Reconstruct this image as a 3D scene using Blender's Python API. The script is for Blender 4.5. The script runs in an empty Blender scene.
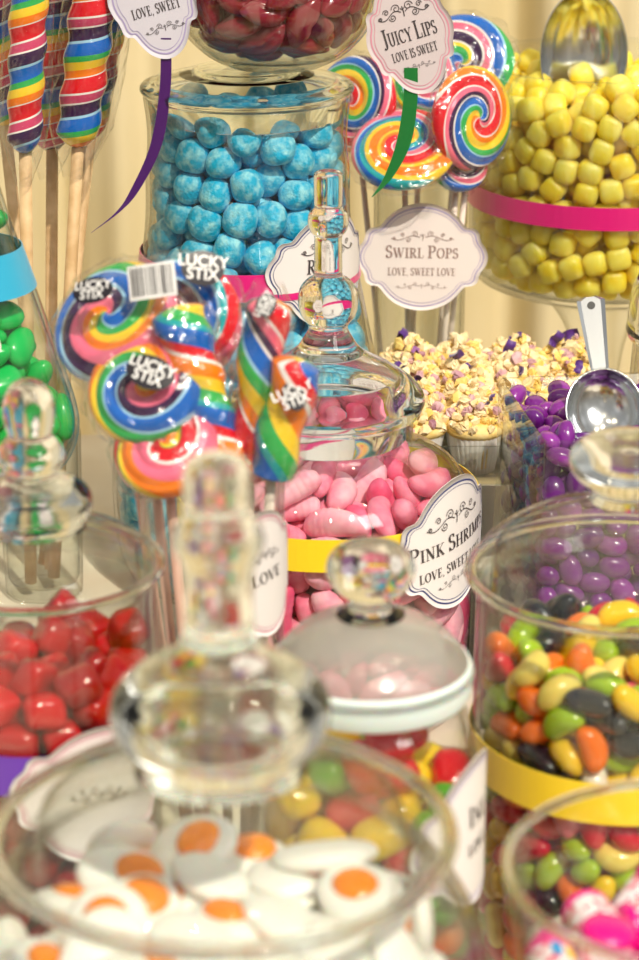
import bpy, math, random
from mathutils import Vector, Matrix, Quaternion, noise
random.seed(7)
PI = math.pi; R = math.radians
S = bpy.context.scene
COL = S.collection

# ---------------------------------------------------------------- camera
PITCH = R(19.5); CAMZ = 0.65; F = 2469.0
cam_data = bpy.data.cameras.new('camera'); cam = bpy.data.objects.new('camera', cam_data); COL.objects.link(cam)
cam.location = (0, 0, CAMZ); cam.rotation_euler = (R(90) - PITCH, 0, 0)
cam_data.sensor_fit = 'VERTICAL'; cam_data.sensor_height = 36; cam_data.lens = 36 * F / 960
cam_data.clip_start = 0.02; cam_data.clip_end = 50
cam_data.dof.use_dof = True; cam_data.dof.focus_distance = 1.55; cam_data.dof.aperture_fstop = 10.0
S.camera = cam

# ---------------------------------------------------------------- world, lights, exposure
S.view_settings.view_transform = 'Standard'; S.view_settings.look = 'None'
S.view_settings.gamma = 1.0; S.view_settings.use_curve_mapping = False
S.view_settings.exposure = 0.0
c = S.cycles
c.use_denoising = True
c.max_bounces = 18; c.diffuse_bounces = 4; c.glossy_bounces = 8; c.transmission_bounces = 16; c.transparent_max_bounces = 48
c.sample_clamp_indirect = 6.0; c.blur_glossy = 0.3; c.caustics_refractive = True; c.caustics_reflective = False

W = bpy.data.worlds.new('world'); S.world = W; W.use_nodes = True
nt = W.node_tree; nt.nodes.clear()
def wn(t, **k):
    n = nt.nodes.new(t)
    for a, b in k.items(): setattr(n, a, b)
    return n
tc = wn('ShaderNodeTexCoord'); sep = wn('ShaderNodeSeparateXYZ'); nt.links.new(tc.outputs['Generated'], sep.inputs[0])
mr = wn('ShaderNodeMapRange'); mr.inputs[1].default_value = -0.6; mr.inputs[2].default_value = 1.0
nt.links.new(sep.outputs[2], mr.inputs[0])
rp = wn('ShaderNodeValToRGB')
for p, col in ((0.0, (.30, .20, .12, 1)), (.36, (.62, .50, .36, 1)), (.5, (1.0, .95, .82, 1)), (.75, (1.0, .99, .95, 1))):
    if p == 0.0: rp.color_ramp.elements[0].color = col
    elif p == .75: rp.color_ramp.elements[-1].position = p; rp.color_ramp.elements[-1].color = col
    else:
        e = rp.color_ramp.elements.new(p); e.color = col
nt.links.new(mr.outputs[0], rp.inputs[0])
# soft bright patches made up in the world for the glass to reflect
vz = wn('ShaderNodeTexVoronoi'); vz.inputs['Scale'].default_value = 2.3; nt.links.new(tc.outputs['Generated'], vz.inputs['Vector'])
m2 = wn('ShaderNodeMapRange'); m2.inputs[1].default_value = .15; m2.inputs[2].default_value = .55; m2.inputs[3].default_value = 1.25; m2.inputs[4].default_value = .6
nt.links.new(vz.outputs['Distance'], m2.inputs[0])
bg = wn('ShaderNodeBackground'); bg.inputs[1].default_value = 1.0
mm = wn('ShaderNodeMath', operation='MULTIPLY'); mm.inputs[1].default_value = .54
nt.links.new(m2.outputs[0], mm.inputs[0]); nt.links.new(mm.outputs[0], bg.inputs[1])
nt.links.new(rp.outputs[0], bg.inputs[0])
wo = wn('ShaderNodeOutputWorld'); nt.links.new(bg.outputs[0], wo.inputs[0])

def lamp(kind, name, loc, target, power, color, size=.1, size_y=None):
    d = bpy.data.lights.new(name, kind); o = bpy.data.objects.new(name, d); COL.objects.link(o)
    o.location = loc; o.rotation_euler = (Vector(target) - Vector(loc)).to_track_quat('-Z', 'Y').to_euler()
    d.energy = power; d.color = color
    if kind == 'AREA':
        d.size = size
        if size_y: d.shape = 'RECTANGLE'; d.size_y = size_y
    elif kind == 'SUN': d.angle = size
    else: d.shadow_soft_size = size
    return o
lamp('SUN', 'sun', (0, 0, 0), (-.42, .95, -1.15), 3.5, (1.0, .91, .76), R(1.2))
lamp('AREA', 'added_area_light', (1.4, -.3, 1.9), (0, 1.3, .1), 17, (1, .96, .9), .7, .9)  # added soft panel, no window there; gives the glass something bright to reflect
for k, (x, y, z) in enumerate(((-.9, .2, 2.2), (-.35, .0, 2.3), (.3, .5, 2.4), (.8, .9, 2.2), (.1, -.4, 2.0))):
    lamp('POINT', 'ceiling_lamp', (x, y, z), (0, 1, 0), 8, (1, .86, .6), .03)

# ---------------------------------------------------------------- helpers
def at(u, v, Y):
    a = (u - 319.5) / F; b = (480 - v) / F
    t = Y / (math.cos(PITCH) + b * math.sin(PITCH))
    return Vector((t * a, Y, CAMZ + t * (-math.sin(PITCH) + b * math.cos(PITCH))))

def tag(o, label=None, cat=None, group=None, kind=None):
    if label: o['label'] = label
    if cat: o['category'] = cat
    if group: o['group'] = group
    if kind: o['kind'] = kind
    return o
def empty(name, loc=(0, 0, 0)):
    o = bpy.data.objects.new(name, None); COL.objects.link(o); o.location = loc; o.empty_display_size = .01
    return o
def mesh_obj(name, verts, faces, mat=None, parent=None, smooth=True, uvs=None, loc=None, mats=None, fm=None):
    me = bpy.data.meshes.new(name); me.from_pydata([tuple(v) for v in verts], [], faces)
    if uvs:
        ul = me.uv_layers.new(name='uv')
        for li, l in enumerate(me.loops): ul.data[li].uv = uvs[li]
    if smooth: me.polygons.foreach_set('use_smooth', [True] * len(me.polygons))
    for m in (mats or ([mat] if mat else [])): me.materials.append(m)
    if fm: me.polygons.foreach_set('material_index', fm)
    me.update()
    o = bpy.data.objects.new(name, me); COL.objects.link(o)
    if parent: o.parent = parent
    if loc: o.location = loc
    return o
def kids(o): return [c_ for c_ in bpy.data.objects if c_.parent == o]
def copy_tree(o, ch=None):
    n = o.copy(); COL.objects.link(n)
    for c_ in (ch if ch is not None else kids(o)):
        d = c_.copy(); COL.objects.link(d); d.parent = n
    return n

def grid_mesh(P, nu, nv, wrap_u=True):
    """P[i][j], i along v rows, j around"""
    verts = [p for row in P for p in row]; faces = []
    for i in range(nv - 1):
        for j in range(nu if wrap_u else nu - 1):
            a = i * nu + j; b = i * nu + (j + 1) % nu
            faces.append((a, b, b + nu, a + nu))
    return verts, faces
def catmull(pts, n=6, closed=False):
    out = []
    m = len(pts)
    rng = range(m) if closed else range(m - 1)
    for i in rng:
        if closed: p0, p1, p2, p3 = pts[(i - 1) % m], pts[i], pts[(i + 1) % m], pts[(i + 2) % m]
        else: p0, p1, p2, p3 = pts[max(i - 1, 0)], pts[i], pts[i + 1], pts[min(i + 2, m - 1)]
        for k in range(n):
            t = k / n
            out.append(tuple(.5 * (2 * b + (-a + c_) * t + (2 * a - 5 * b + 4 * c_ - d) * t * t + (-a + 3 * b - 3 * c_ + d) * t ** 3)
                             for a, b, c_, d in zip(p0, p1, p2, p3)))
    if not closed: out.append(tuple(pts[-1]))
    return out
def lathe(prof, seg=96, cx=0, cy=0):
    """prof: list (r,z); r==0 ends make caps. open otherwise"""
    verts = []; faces = []; rows = []
    for r, z in prof:
        if r <= 1e-6:
            rows.append([len(verts)]); verts.append((cx, cy, z))
        else:
            b = len(verts); rows.append(list(range(b, b + seg)))
            verts += [(cx + r * math.cos(2 * PI * k / seg), cy + r * math.sin(2 * PI * k / seg), z) for k in range(seg)]
    for a, b in zip(rows, rows[1:]):
        if len(a) == 1 and len(b) == 1: continue
        for k in range(seg):
            k2 = (k + 1) % seg
            if len(a) == 1: faces.append((a[0], b[k2], b[k]))
            elif len(b) == 1: faces.append((a[k], a[k2], b[0]))
            else: faces.append((a[k], a[k2], b[k2], b[k]))
    return verts, faces
def shell(outer, th, bottom=.006, n=6):
    """vessel: outer profile from the bottom centre to the rim -> closed wall with thickness"""
    o = catmull(outer, n)
    o = [(max(r, 0.0), z) for r, z in o]; o[0] = (0.0, outer[0][1])
    zmin = outer[0][1] + bottom
    inn = []
    for r, z in reversed(o):
        if z > zmin and r > th * 1.5: inn.append((r - th, z))
    rim_r, rim_z = o[-1]
    lip = [(rim_r - th * .15, rim_z + th * .35), (rim_r - th * .5, rim_z + th * .5), (rim_r - th * .85, rim_z + th * .35)]
    rl = inn[-1][0]
    inn += [(rl * .93, zmin + .0015), (rl * .8, zmin), (0.0, zmin)]
    return o + lip + inn

# ---------------------------------------------------------------- materials
def new_mat(name):
    m = bpy.data.materials.new(name); m.use_nodes = True
    return m, m.node_tree, m.node_tree.nodes['Principled BSDF']
def setp(b, **k):
    for a, v in k.items():
        key = a.replace('_', ' ')
        if key in b.inputs:
            b.inputs[key].default_value = v
def pm(name, col, rough=.4, **k):
    m, t, b = new_mat(name); setp(b, Base_Color=(*col, 1), Roughness=rough, **k); return m
def lin(r, g, b):
    f = lambda x: (x / 255 / 12.92) if x <= 10 else ((x / 255 + .055) / 1.055) ** 2.4
    return (f(r), f(g), f(b))
def noisy(name, c1, c2, scale, rough=.4, bump=0.0, bscale=None, lo=.35, hi=.65, detail=4, **k):
    m, t, b = new_mat(name); setp(b, Roughness=rough, **k)
    co = t.nodes.new('ShaderNodeTexCoord'); oi = t.nodes.new('ShaderNodeObjectInfo')
    ad = t.nodes.new('ShaderNodeVectorMath'); ad.operation = 'ADD'
    sc = t.nodes.new('ShaderNodeVectorMath'); sc.operation = 'SCALE'; 
    cb = t.nodes.new('ShaderNodeCombineXYZ')
    for i in range(3): t.links.new(oi.outputs['Random'], cb.inputs[i])
    t.links.new(cb.outputs[0], sc.inputs[0]); sc.inputs['Scale'].default_value = 7.0
    t.links.new(co.outputs['Object'], ad.inputs[0]); t.links.new(sc.outputs[0], ad.inputs[1])
    nz = t.nodes.new('ShaderNodeTexNoise'); nz.inputs['Scale'].default_value = scale; nz.inputs['Detail'].default_value = detail
    t.links.new(ad.outputs[0], nz.inputs['Vector'])
    cr = t.nodes.new('ShaderNodeValToRGB'); cr.color_ramp.elements[0].position = lo; cr.color_ramp.elements[1].position = hi
    cr.color_ramp.elements[0].color = (*c1, 1); cr.color_ramp.elements[1].color = (*c2, 1)
    t.links.new(nz.outputs[0], cr.inputs[0]); t.links.new(cr.outputs[0], b.inputs['Base Color'])
    if bump:
        n2 = t.nodes.new('ShaderNodeTexNoise'); n2.inputs['Scale'].default_value = bscale or scale * 2; n2.inputs['Detail'].default_value = 3
        t.links.new(ad.outputs[0], n2.inputs['Vector'])
        bm = t.nodes.new('ShaderNodeBump'); bm.inputs['Strength'].default_value = bump; bm.inputs['Distance'].default_value = .001
        t.links.new(n2.outputs[0], bm.inputs['Height']); t.links.new(bm.outputs[0], b.inputs['Normal'])
    return m
def thin_glass(name, edge=(.62, .68, .62), base=(.975, .985, .975), f0=.045, rough=0.0, bump=0.0, bscale=60):
    m = bpy.data.materials.new(name); m.use_nodes = True; t = m.node_tree; t.nodes.clear()
    N = t.nodes.new; L = t.links.new
    lw = N('ShaderNodeLayerWeight'); lw.inputs[0].default_value = .5
    p5 = N('ShaderNodeMath'); p5.operation = 'POWER'; p5.inputs[1].default_value = 5
    L(lw.outputs['Facing'], p5.inputs[0])
    ma = N('ShaderNodeMath'); ma.operation = 'MULTIPLY_ADD'; ma.inputs[1].default_value = .8; ma.inputs[2].default_value = f0
    L(p5.outputs[0], ma.inputs[0])
    p3 = N('ShaderNodeMath'); p3.operation = 'POWER'; p3.inputs[1].default_value = 4
    L(lw.outputs['Facing'], p3.inputs[0])
    mx = N('ShaderNodeMix'); mx.data_type = 'RGBA'; mx.inputs[6].default_value = (*base, 1); mx.inputs[7].default_value = (*edge, 1)
    L(p3.outputs[0], mx.inputs[0])
    tr = N('ShaderNodeBsdfTransparent'); L(mx.outputs[2], tr.inputs[0])
    gl = N('ShaderNodeBsdfGlossy'); gl.inputs['Roughness'].default_value = rough
    if bump:
        co = N('ShaderNodeTexCoord'); nz = N('ShaderNodeTexNoise'); nz.inputs['Scale'].default_value = bscale; nz.inputs['Detail'].default_value = 4
        L(co.outputs['Object'], nz.inputs['Vector'])
        bm = N('ShaderNodeBump'); bm.inputs['Strength'].default_value = bump; bm.inputs['Distance'].default_value = .004
        L(nz.outputs[0], bm.inputs['Height']); L(bm.outputs[0], gl.inputs['Normal']); L(bm.outputs[0], lw.inputs['Normal'])
    ms = N('ShaderNodeMixShader'); L(ma.outputs[0], ms.inputs[0]); L(tr.outputs[0], ms.inputs[1]); L(gl.outputs[0], ms.inputs[2])
    o = N('ShaderNodeOutputMaterial'); L(ms.outputs[0], o.inputs[0])
    return m
def painted_haze_glass(name, share=.32):  # pale diffuse share paints in white reflections along with a frosted look
    m = thin_glass(name, edge=(.8, .8, .78), base=(.97, .97, .96), f0=.07, rough=.2); t = m.node_tree
    o = next(n for n in t.nodes if n.type == 'OUTPUT_MATERIAL'); src = o.inputs[0].links[0].from_socket
    d = t.nodes.new('ShaderNodeBsdfTranslucent'); d.inputs[0].default_value = (.80, .79, .76, 1)
    d2 = t.nodes.new('ShaderNodeBsdfDiffuse'); d2.inputs[0].default_value = (.80, .79, .76, 1)
    a = t.nodes.new('ShaderNodeMixShader'); a.inputs[0].default_value = .5; t.links.new(d.outputs[0], a.inputs[1]); t.links.new(d2.outputs[0], a.inputs[2])
    b = t.nodes.new('ShaderNodeMixShader'); b.inputs[0].default_value = share; t.links.new(src, b.inputs[1]); t.links.new(a.outputs[0], b.inputs[2]); t.links.new(b.outputs[0], o.inputs[0])
    return m
def solid_glass(name, col=(.99, 1.0, .99), ior=1.45, rough=0.0):
    m = bpy.data.materials.new(name); m.use_nodes = True; t = m.node_tree; t.nodes.clear()
    g = t.nodes.new('ShaderNodeBsdfGlass'); g.inputs['Color'].default_value = (*col, 1); g.inputs['IOR'].default_value = ior; g.inputs['Roughness'].default_value = rough
    o = t.nodes.new('ShaderNodeOutputMaterial'); t.links.new(g.outputs[0], o.inputs[0]); return m

GL = thin_glass('jar_glass', edge=(.44, .43, .36)); GS = solid_glass('lid_glass'); GD = thin_glass('dome_glass', edge=(.46, .46, .40), f0=.055); GF = solid_glass('frosted_glass', (.96, .96, .95), rough=.45)
CELLO = thin_glass('cellophane', edge=(.9, .9, .9), base=(.99, .99, .99), f0=.07, rough=.12, bump=1.0, bscale=70)
PAPER = pm('label_paper', (.78, .71, .69), .55)
PAPERW = pm('white_label_paper', (.80, .77, .77), .5)
NAVY = pm('navy_ink', (.035, .05, .20), .5); PINKI = pm('pink_ink', (.62, .25, .34), .5); LILAC = pm('lilac_ink', (.36, .30, .52), .5)
INK = pm('dark_ink', (.05, .04, .045), .5); BROWNI = pm('brown_ink', (.30, .20, .18), .5); PAPERT = pm('tag_paper', (.56, .49, .51), .55)

def stripes(name, cols, rough=.12, grain=.0):
    """stripes along uv.x, repeating every unit; cols = list of (width, rgb)"""
    m, t, b = new_mat(name); setp(b, Roughness=rough, Coat_Weight=.5, Coat_Roughness=.05, Subsurface_Weight=.05, Subsurface_Scale=.003)
    uv = t.nodes.new('ShaderNodeUVMap'); uv.uv_map = 'uv'
    sp = t.nodes.new('ShaderNodeSeparateXYZ'); t.links.new(uv.outputs[0], sp.inputs[0])
    fr = t.nodes.new('ShaderNodeMath'); fr.operation = 'FRACT'; t.links.new(sp.outputs[0], fr.inputs[0])
    cr = t.nodes.new('ShaderNodeValToRGB'); cr.color_ramp.interpolation = 'CONSTANT'
    tot = sum(w for w, _ in cols); p = 0
    for i, (w, cc) in enumerate(cols):
        if i < 2: e = cr.color_ramp.elements[i]; e.position = p / tot
        else: e = cr.color_ramp.elements.new(p / tot)
        e.color = (*cc, 1); p += w
    t.links.new(fr.outputs[0], cr.inputs[0]); t.links.new(cr.outputs[0], b.inputs['Base Color'])
    return m
RED = (.72, .008, .02); ORG = (.95, .22, .008); YEL = (.92, .62, .03); GRN = (.03, .42, .09); BLU = (.006, .13, .55); LBL = (.35, .62, .82)
PUR = (.045, .012, .07); WHT = (.88, .84, .82); PNK = (.85, .16, .27); TEAL = (.01, .38, .42)
ST_A = stripes('candy_stripes', [(2, BLU), (.4, LBL), (1.9, PUR), (.3, WHT), (1.3, (.62, .06, .16)), (.3, WHT), (2.3, RED), (.2, WHT), (1.2, ORG), (1.3, YEL), (1.0, GRN)])
ST_B = stripes('candy_stripes_bright', [(2.4, RED), (.4, WHT), (1.5, ORG), (1.8, YEL), (1.5, GRN), (.4, LBL), (2.0, BLU), (.4, WHT), (1.0, PUR), (1.2, PNK), (.4, WHT)])
ST_C = stripes('candy_stripes_orange', [(2.2, ORG), (1.2, YEL), (1.4, TEAL), (1.0, BLU), (.4, LBL), (1.6, PNK), (.4, WHT), (2.0, RED), (.9, ORG), (1.0, YEL)])
ST_D = stripes('candy_stripes_cool', [(2.2, BLU), (.5, LBL), (1.8, GRN), (.9, YEL), (.4, WHT), (2.0, PUR), (.5, WHT), (1.6, PNK), (.5, WHT)])
ST_E = stripes('candy_stripes_rainbow', [(1.7, BLU), (.6, TEAL), (1.2, GRN), (1.2, YEL), (1.5, ORG), (.4, WHT), (1.0, RED)])
WOOD = noisy('pale_wood', lin(196, 160, 112), lin(222, 190, 145), 60, .6)

# ---------------------------------------------------------------- lettering drawn as strokes of varying width
TK, TN = .17, .055
def arcp(cx, cy, rx, ry, a0, a1, n=14):
    return [(cx + rx * math.cos(R(a0 + (a1 - a0) * k / n)), cy + ry * math.sin(R(a0 + (a1 - a0) * k / n))) for k in range(n + 1)]
def ser(x, y, w=.2): return ([(x - w, y), (x + w, y)], TN)
GLY = {
 'I': (.42, [([(.21, 0), (.21, 1)], TK), ser(.21, .02), ser(.21, .98)]),
 'P': (.74, [([(.2, 0), (.2, 1)], TK), ser(.2, .02), ser(.14, .98, .12), ([(.2, .97)] + arcp(.38, .73, .26, .25, 90, -90) + [(.2, .48)], None)]),
 'R': (.84, [([(.2, 0), (.2, 1)], TK), ser(.2, .02), ser(.14, .98, .12), ([(.2, .97)] + arcp(.38, .74, .24, .23, 90, -90) + [(.2, .5)], None), ([(.38, .5), (.72, .02)], TK * .9), ser(.74, .02, .1)]),
 'N': (.92, [([(.18, 0), (.18, 1)], TN), ([(.16, .98), (.74, .02)], TK), ([(.74, 0), (.74, 1)], TN), ser(.18, .02, .14), ser(.1, .98, .1), ser(.74, .98, .14)]),
 'K': (.88, [([(.2, 0), (.2, 1)], TK), ser(.2, .02), ser(.2, .98), ([(.24, .42), (.7, .98)], TN), ([(.36, .55), (.74, .02)], TK * .9), ser(.74, .02, .13), ser(.7, .98, .13)]),
 'S': (.64, [(arcp(.31, .75, .2, .23, 25, 250) + arcp(.32, .26, .23, .25, 80, -160), None), ([(.5, .98), (.5, .74)], TN), ([(.09, .26), (.09, .0)], TN)]),
 'H': (.96, [([(.2, 0), (.2, 1)], TK), ([(.76, 0), (.76, 1)], TK), ([(.2, .5), (.76, .5)], TN), ser(.2, .02), ser(.2, .98), ser(.76, .02), ser(.76, .98)]),
 'M': (1.08, [([(.17, 0), (.2, 1)], TN), ([(.2, .98), (.52, .03)], TK), ([(.52, .03), (.86, .98)], TN), ([(.88, 0), (.88, 1)], TK), ser(.17, .02, .12), ser(.88, .02, .17), ser(.12, .98, .1), ser(.92, .98, .12)]),
 'L': (.70, [([(.2, 0), (.2, 1)], TK), ser(.2, .98), ([(.03, .02), (.62, .02)], TN), ([(.62, .0), (.64, .25)], TN)]),
 'O': (.92, [(arcp(.46, .5, .36, .48, 0, 360, 28), None)]),
 'C': (.84, [(arcp(.46, .5, .36, .48, 40, 320, 24), None), ([(.74, .98), (.74, .7)], TN)]),
 'V': (.86, [([(.12, .98), (.43, .02)], TK), ([(.43, .02), (.74, .98)], TN), ser(.12, .98, .14), ser(.74, .98, .13)]),
 'W': (1.26, [([(.12, .98), (.40, .02)], TK), ([(.40, .02), (.63, .95)], TN), ([(.60, .98), (.86, .02)], TK), ([(.86, .02), (1.12, .98)], TN), ser(.12, .98, .14), ser(.6, .98, .13), ser(1.12, .98, .13)]),
 'E': (.72, [([(.2, 0), (.2, 1)], TK), ([(.03, .02), (.62, .02)], TN), ([(.03, .98), (.6, .98)], TN), ([(.2, .5), (.48, .5)], TN), ([(.62, .0), (.64, .24)], TN), ([(.6, 1.), (.6, .76)], TN), ([(.48, .4), (.48, .6)], TN)]),
 'T': (.78, [([(.39, 0), (.39, 1)], TK), ser(.39, .02), ([(.06, .98), (.72, .98)], TN), ([(.06, 1.), (.05, .74)], TN), ([(.72, 1.), (.73, .74)], TN)]),
 'U': (.92, [([(.2, 1), (.2, .32)] + arcp(.46, .3, .26, .29, 180, 360) + [(.72, 1)], None), ser(.2, .98), ser(.72, .98, .14)]),
 'J': (.52, [([(.32, 1), (.32, .15)] + arcp(.16, .12, .16, .2, 0, -140), None), ser(.32, .98)]),
 'Y': (.84, [([(.12, .98), (.42, .46)], TK), ([(.42, .46), (.74, .98)], TN), ([(.42, .5), (.42, 0)], TK), ser(.12, .98, .14), ser(.74, .98, .13), ser(.42, .02)]),
 ',': (.3, [([(.14, .1), (.16, 0), (.08, -.14)], .09)]),
 '.': (.3, [([(.14, .12), (.16, 0)], .12)]),
}
def stroke_poly(pts, w, V, Fc):
    """adds a ribbon of quads along pts"""
    n = len(pts); base = len(V)
    for i, (x, y) in enumerate(pts):
        a = pts[max(i - 1, 0)]; b = pts[min(i + 1, n - 1)]
        dx, dy = b[0] - a[0], b[1] - a[1]; l = math.hypot(dx, dy) or 1; dx /= l; dy /= l
        ww = (w if w is not None else TN + (TK - TN) * abs(dy) ** 1.5) / 2
        V += [(x - dy * ww, y + dx * ww), (x + dy * ww, y - dx * ww)]
    for i in range(n - 1): Fc.append((base + 2 * i, base + 2 * i + 1, base + 2 * i + 3, base + 2 * i + 2))
def dens(pts, step):
    out = [pts[0]]
    for a, b in zip(pts, pts[1:]):
        k = max(1, int(math.hypot(b[0] - a[0], b[1] - a[1]) / step))
        out += [(a[0] + (b[0] - a[0]) * i / k, a[1] + (b[1] - a[1]) * i / k) for i in range(1, k + 1)]
    return out
def word_mesh(text, h, width=None, caps=1.0, track=.06):
    """2D verts/faces centred at 0; initials larger by caps"""
    V = []; Fc = []; x = 0; start = True
    for ch in text:
        if ch == ' ': x += .38; start = True; continue
        adv, strokes = GLY[ch]; s = caps if start else 1.0; start = False
        for pts, w in strokes:
            v0 = len(V); stroke_poly(dens(pts, .3), w, V, Fc)
            for i in range(v0, len(V)): V[i] = (x + V[i][0] * s, V[i][1] * s)
        x += adv * s + track
    sx = h if width is None else width / x
    return [((a - x / 2) * sx, b * h) for a, b in V], Fc
def flourish(w, h, curls=3):
    V = []; Fc = []
    for s in (-1, 1):
        main = [(s * w * (.04 + .46 * k / 16), h * (.18 * math.sin(k / 16 * 2 * PI) - .1 * k / 16)) for k in range(17)]
        stroke_poly(main, h * .05, V, Fc)
        for c_, (cx, cy, rr, d) in enumerate(((.12, .3, .3, 1), (.22, -.2, .24, -1), (.32, .22, .2, 1), (.45, -.1, .13, 1))[:curls + 1]):
            sp = [(s * (w * cx + rr * h * (1 - k / 22) * math.cos(d * k * .5)), h * cy + rr * h * (1 - k / 22) * math.sin(d * k * .5)) for k in range(19)]
            stroke_poly(sp, h * .045, V, Fc)
    stroke_poly([(0, -h * .3), (w * .008, 0), (0, h * .35)], h * .06, V, Fc)
    stroke_poly([(-w * .04, h * .25), (0, h * .1), (w * .04, h * .25)], h * .05, V, Fc)
    return V, Fc

QUAD = [(0, 1), (.13, .985), (.27, .94), (.42, .85), (.54, .72), (.62, .60), (.68, .545), (.78, .53), (.85, .46), (.87, .36), (.90, .27), (.96, .17), (1, 0)]
OUT = QUAD + [(x, -y) for x, y in QUAD[::-1][1:]] + [(-x, -y) for x, y in QUAD[1:]] + [(-x, y) for x, y in QUAD[::-1][1:-1]]
OUT = catmull(OUT, 3, closed=True)
def label(parent, mapf, hw, hh, ink, paper, lines, tilt=0, flo=None, name='label', ink2=None):
    """scalloped paper label; mapf(x,y,off)->point; lines = [(text, y, h, width, caps)]"""
    ct, st_ = math.cos(tilt), math.sin(tilt)
    mp = lambda x, y, o: mapf(x * ct - y * st_, x * st_ + y * ct, o)
    V = [mp(0, 0, 0)]; Fc = []; n = len(OUT); K = 8
    for side in (0, 1):
        off = .0006 * side
        b0 = len(V)
        if side: V.append(mp(0, 0, off))
        c0 = 0 if side == 0 else b0
        st = len(V)
        for k in range(1, K + 1):
            V += [mp(x * hw * k / K, y * hh * k / K, off) for x, y in OUT]
        for j in range(n):
            j2 = (j + 1) % n
            f = (c0, st + j, st + j2); Fc.append(f if side == 0 else f[::-1])
            for k in range(K - 1):
                f = (st + k * n + j, st + (k + 1) * n + j, st + (k + 1) * n + j2, st + k * n + j2); Fc.append(f if side == 0 else f[::-1])
        if side == 0: e0 = st + (K - 1) * n
        else:
            e1 = st + (K - 1) * n
            for j in range(n): Fc.append((e0 + j, e0 + (j + 1) % n, e1 + (j + 1) % n, e1 + j))
    lo = mesh_obj(name, V, Fc, paper, parent)
    V = []; Fc = []
    for s1, s2 in ((.93, .905), (.865, .855)):
        b = len(V)
        for x, y in OUT:
            V += [mp(x * (hw - hh + hh * s1), y * hh * s1, .0009), mp(x * (hw - hh + hh * s2), y * hh * s2, .0009)]
        for j in range(n):
            j2 = (j + 1) % n; Fc.append((b + 2 * j, b + 2 * j + 1, b + 2 * j2 + 1, b + 2 * j2))
    mesh_obj('border', V, Fc, ink, lo)
    V = []; Fc = []
    for tx, y, h, w, caps, *dx in lines:
        v2, f2 = word_mesh(tx, h, w, caps); b = len(V); dx = dx[0] if dx else 0
        V += [mp(x + dx, y + yy, .0011) for x, yy in v2]; Fc += [tuple(i + b for i in f) for f in f2]
    if V: mesh_obj('lettering', V, Fc, ink2 or INK, lo)
    if flo:
        for (fx, fy, fw, fh) in flo:
            V = []; Fc = []
            v2, f2 = flourish(fw, fh); b = len(V)
            V += [mp(fx + x, fy + yy, .0011) for x, yy in v2]; Fc += [tuple(i + b for i in f) for f in f2]
            mesh_obj('ornament', V, Fc, ink2 or INK, lo)
    return lo
def cyl_map(Rr, a0, z0, lean=0.0):
    """angle a0: 0 faces the camera (-Y), positive to the right; local to a jar at origin"""
    def f(x, y, o):
        a = a0 + x / Rr; r = Rr + o - lean * y
        return (r * math.sin(a), -r * math.cos(a), z0 + y)
    return f
def flat_map(origin, nx, up):
    nx = Vector(nx).normalized(); up = Vector(up).normalized(); nrm = nx.cross(up).normalized()
    def f(x, y, o): return Vector(origin) + nx * x + up * y + nrm * o
    return f
def band(name, Rr, z0, h, mat, parent, a0=0, a1=2 * PI, seg=96, lean=0):
    """thin ribbon band around a jar (closed, .5 mm thick)"""
    V = []; Fc = []; full = abs(a1 - a0 - 2 * PI) < 1e-6
    n = seg if full else seg + 1
    for k in range(n):
        a = a0 + (a1 - a0) * k / seg; s_, c_ = math.sin(a), -math.cos(a)
        for dr, dz in ((.0003, -h / 2), (.0009, -h / 2), (.0009, h / 2), (.0003, h / 2)):
            r = Rr + dr - lean * dz; V.append((r * s_, r * c_, z0 + dz))
    for k in range(seg):
        k2 = (k + 1) % n
        for q in range(4): Fc.append((k * 4 + q, k * 4 + (q + 1) % 4, k2 * 4 + (q + 1) % 4, k2 * 4 + q))
    return mesh_obj(name, V, Fc, mat, parent, smooth=False)
def tube(pts, rad, seg=12, cap=True):
    V = []; Fc = []; n = len(pts); P = [Vector(p) for p in pts]
    rr = rad if hasattr(rad, '__len__') else [rad] * n
    up = Vector((0, 0, 1)); 
    d0 = (P[1] - P[0]).normalized()
    x = d0.orthogonal().normalized()
    for i in range(n):
        d = (P[min(i + 1, n - 1)] - P[max(i - 1, 0)]).normalized()
        x = (x - d * x.dot(d)).normalized(); y = d.cross(x)
        V += [tuple(P[i] + (x * math.cos(2 * PI * k / seg) + y * math.sin(2 * PI * k / seg)) * rr[i]) for k in range(seg)]
    for i in range(n - 1):
        for k in range(seg):
            k2 = (k + 1) % seg; Fc.append((i * seg + k, i * seg + k2, (i + 1) * seg + k2, (i + 1) * seg + k))
    if cap: Fc.append(tuple(range(seg))[::-1]); Fc.append(tuple((n - 1) * seg + k for k in range(seg)))
    return V, Fc

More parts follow.
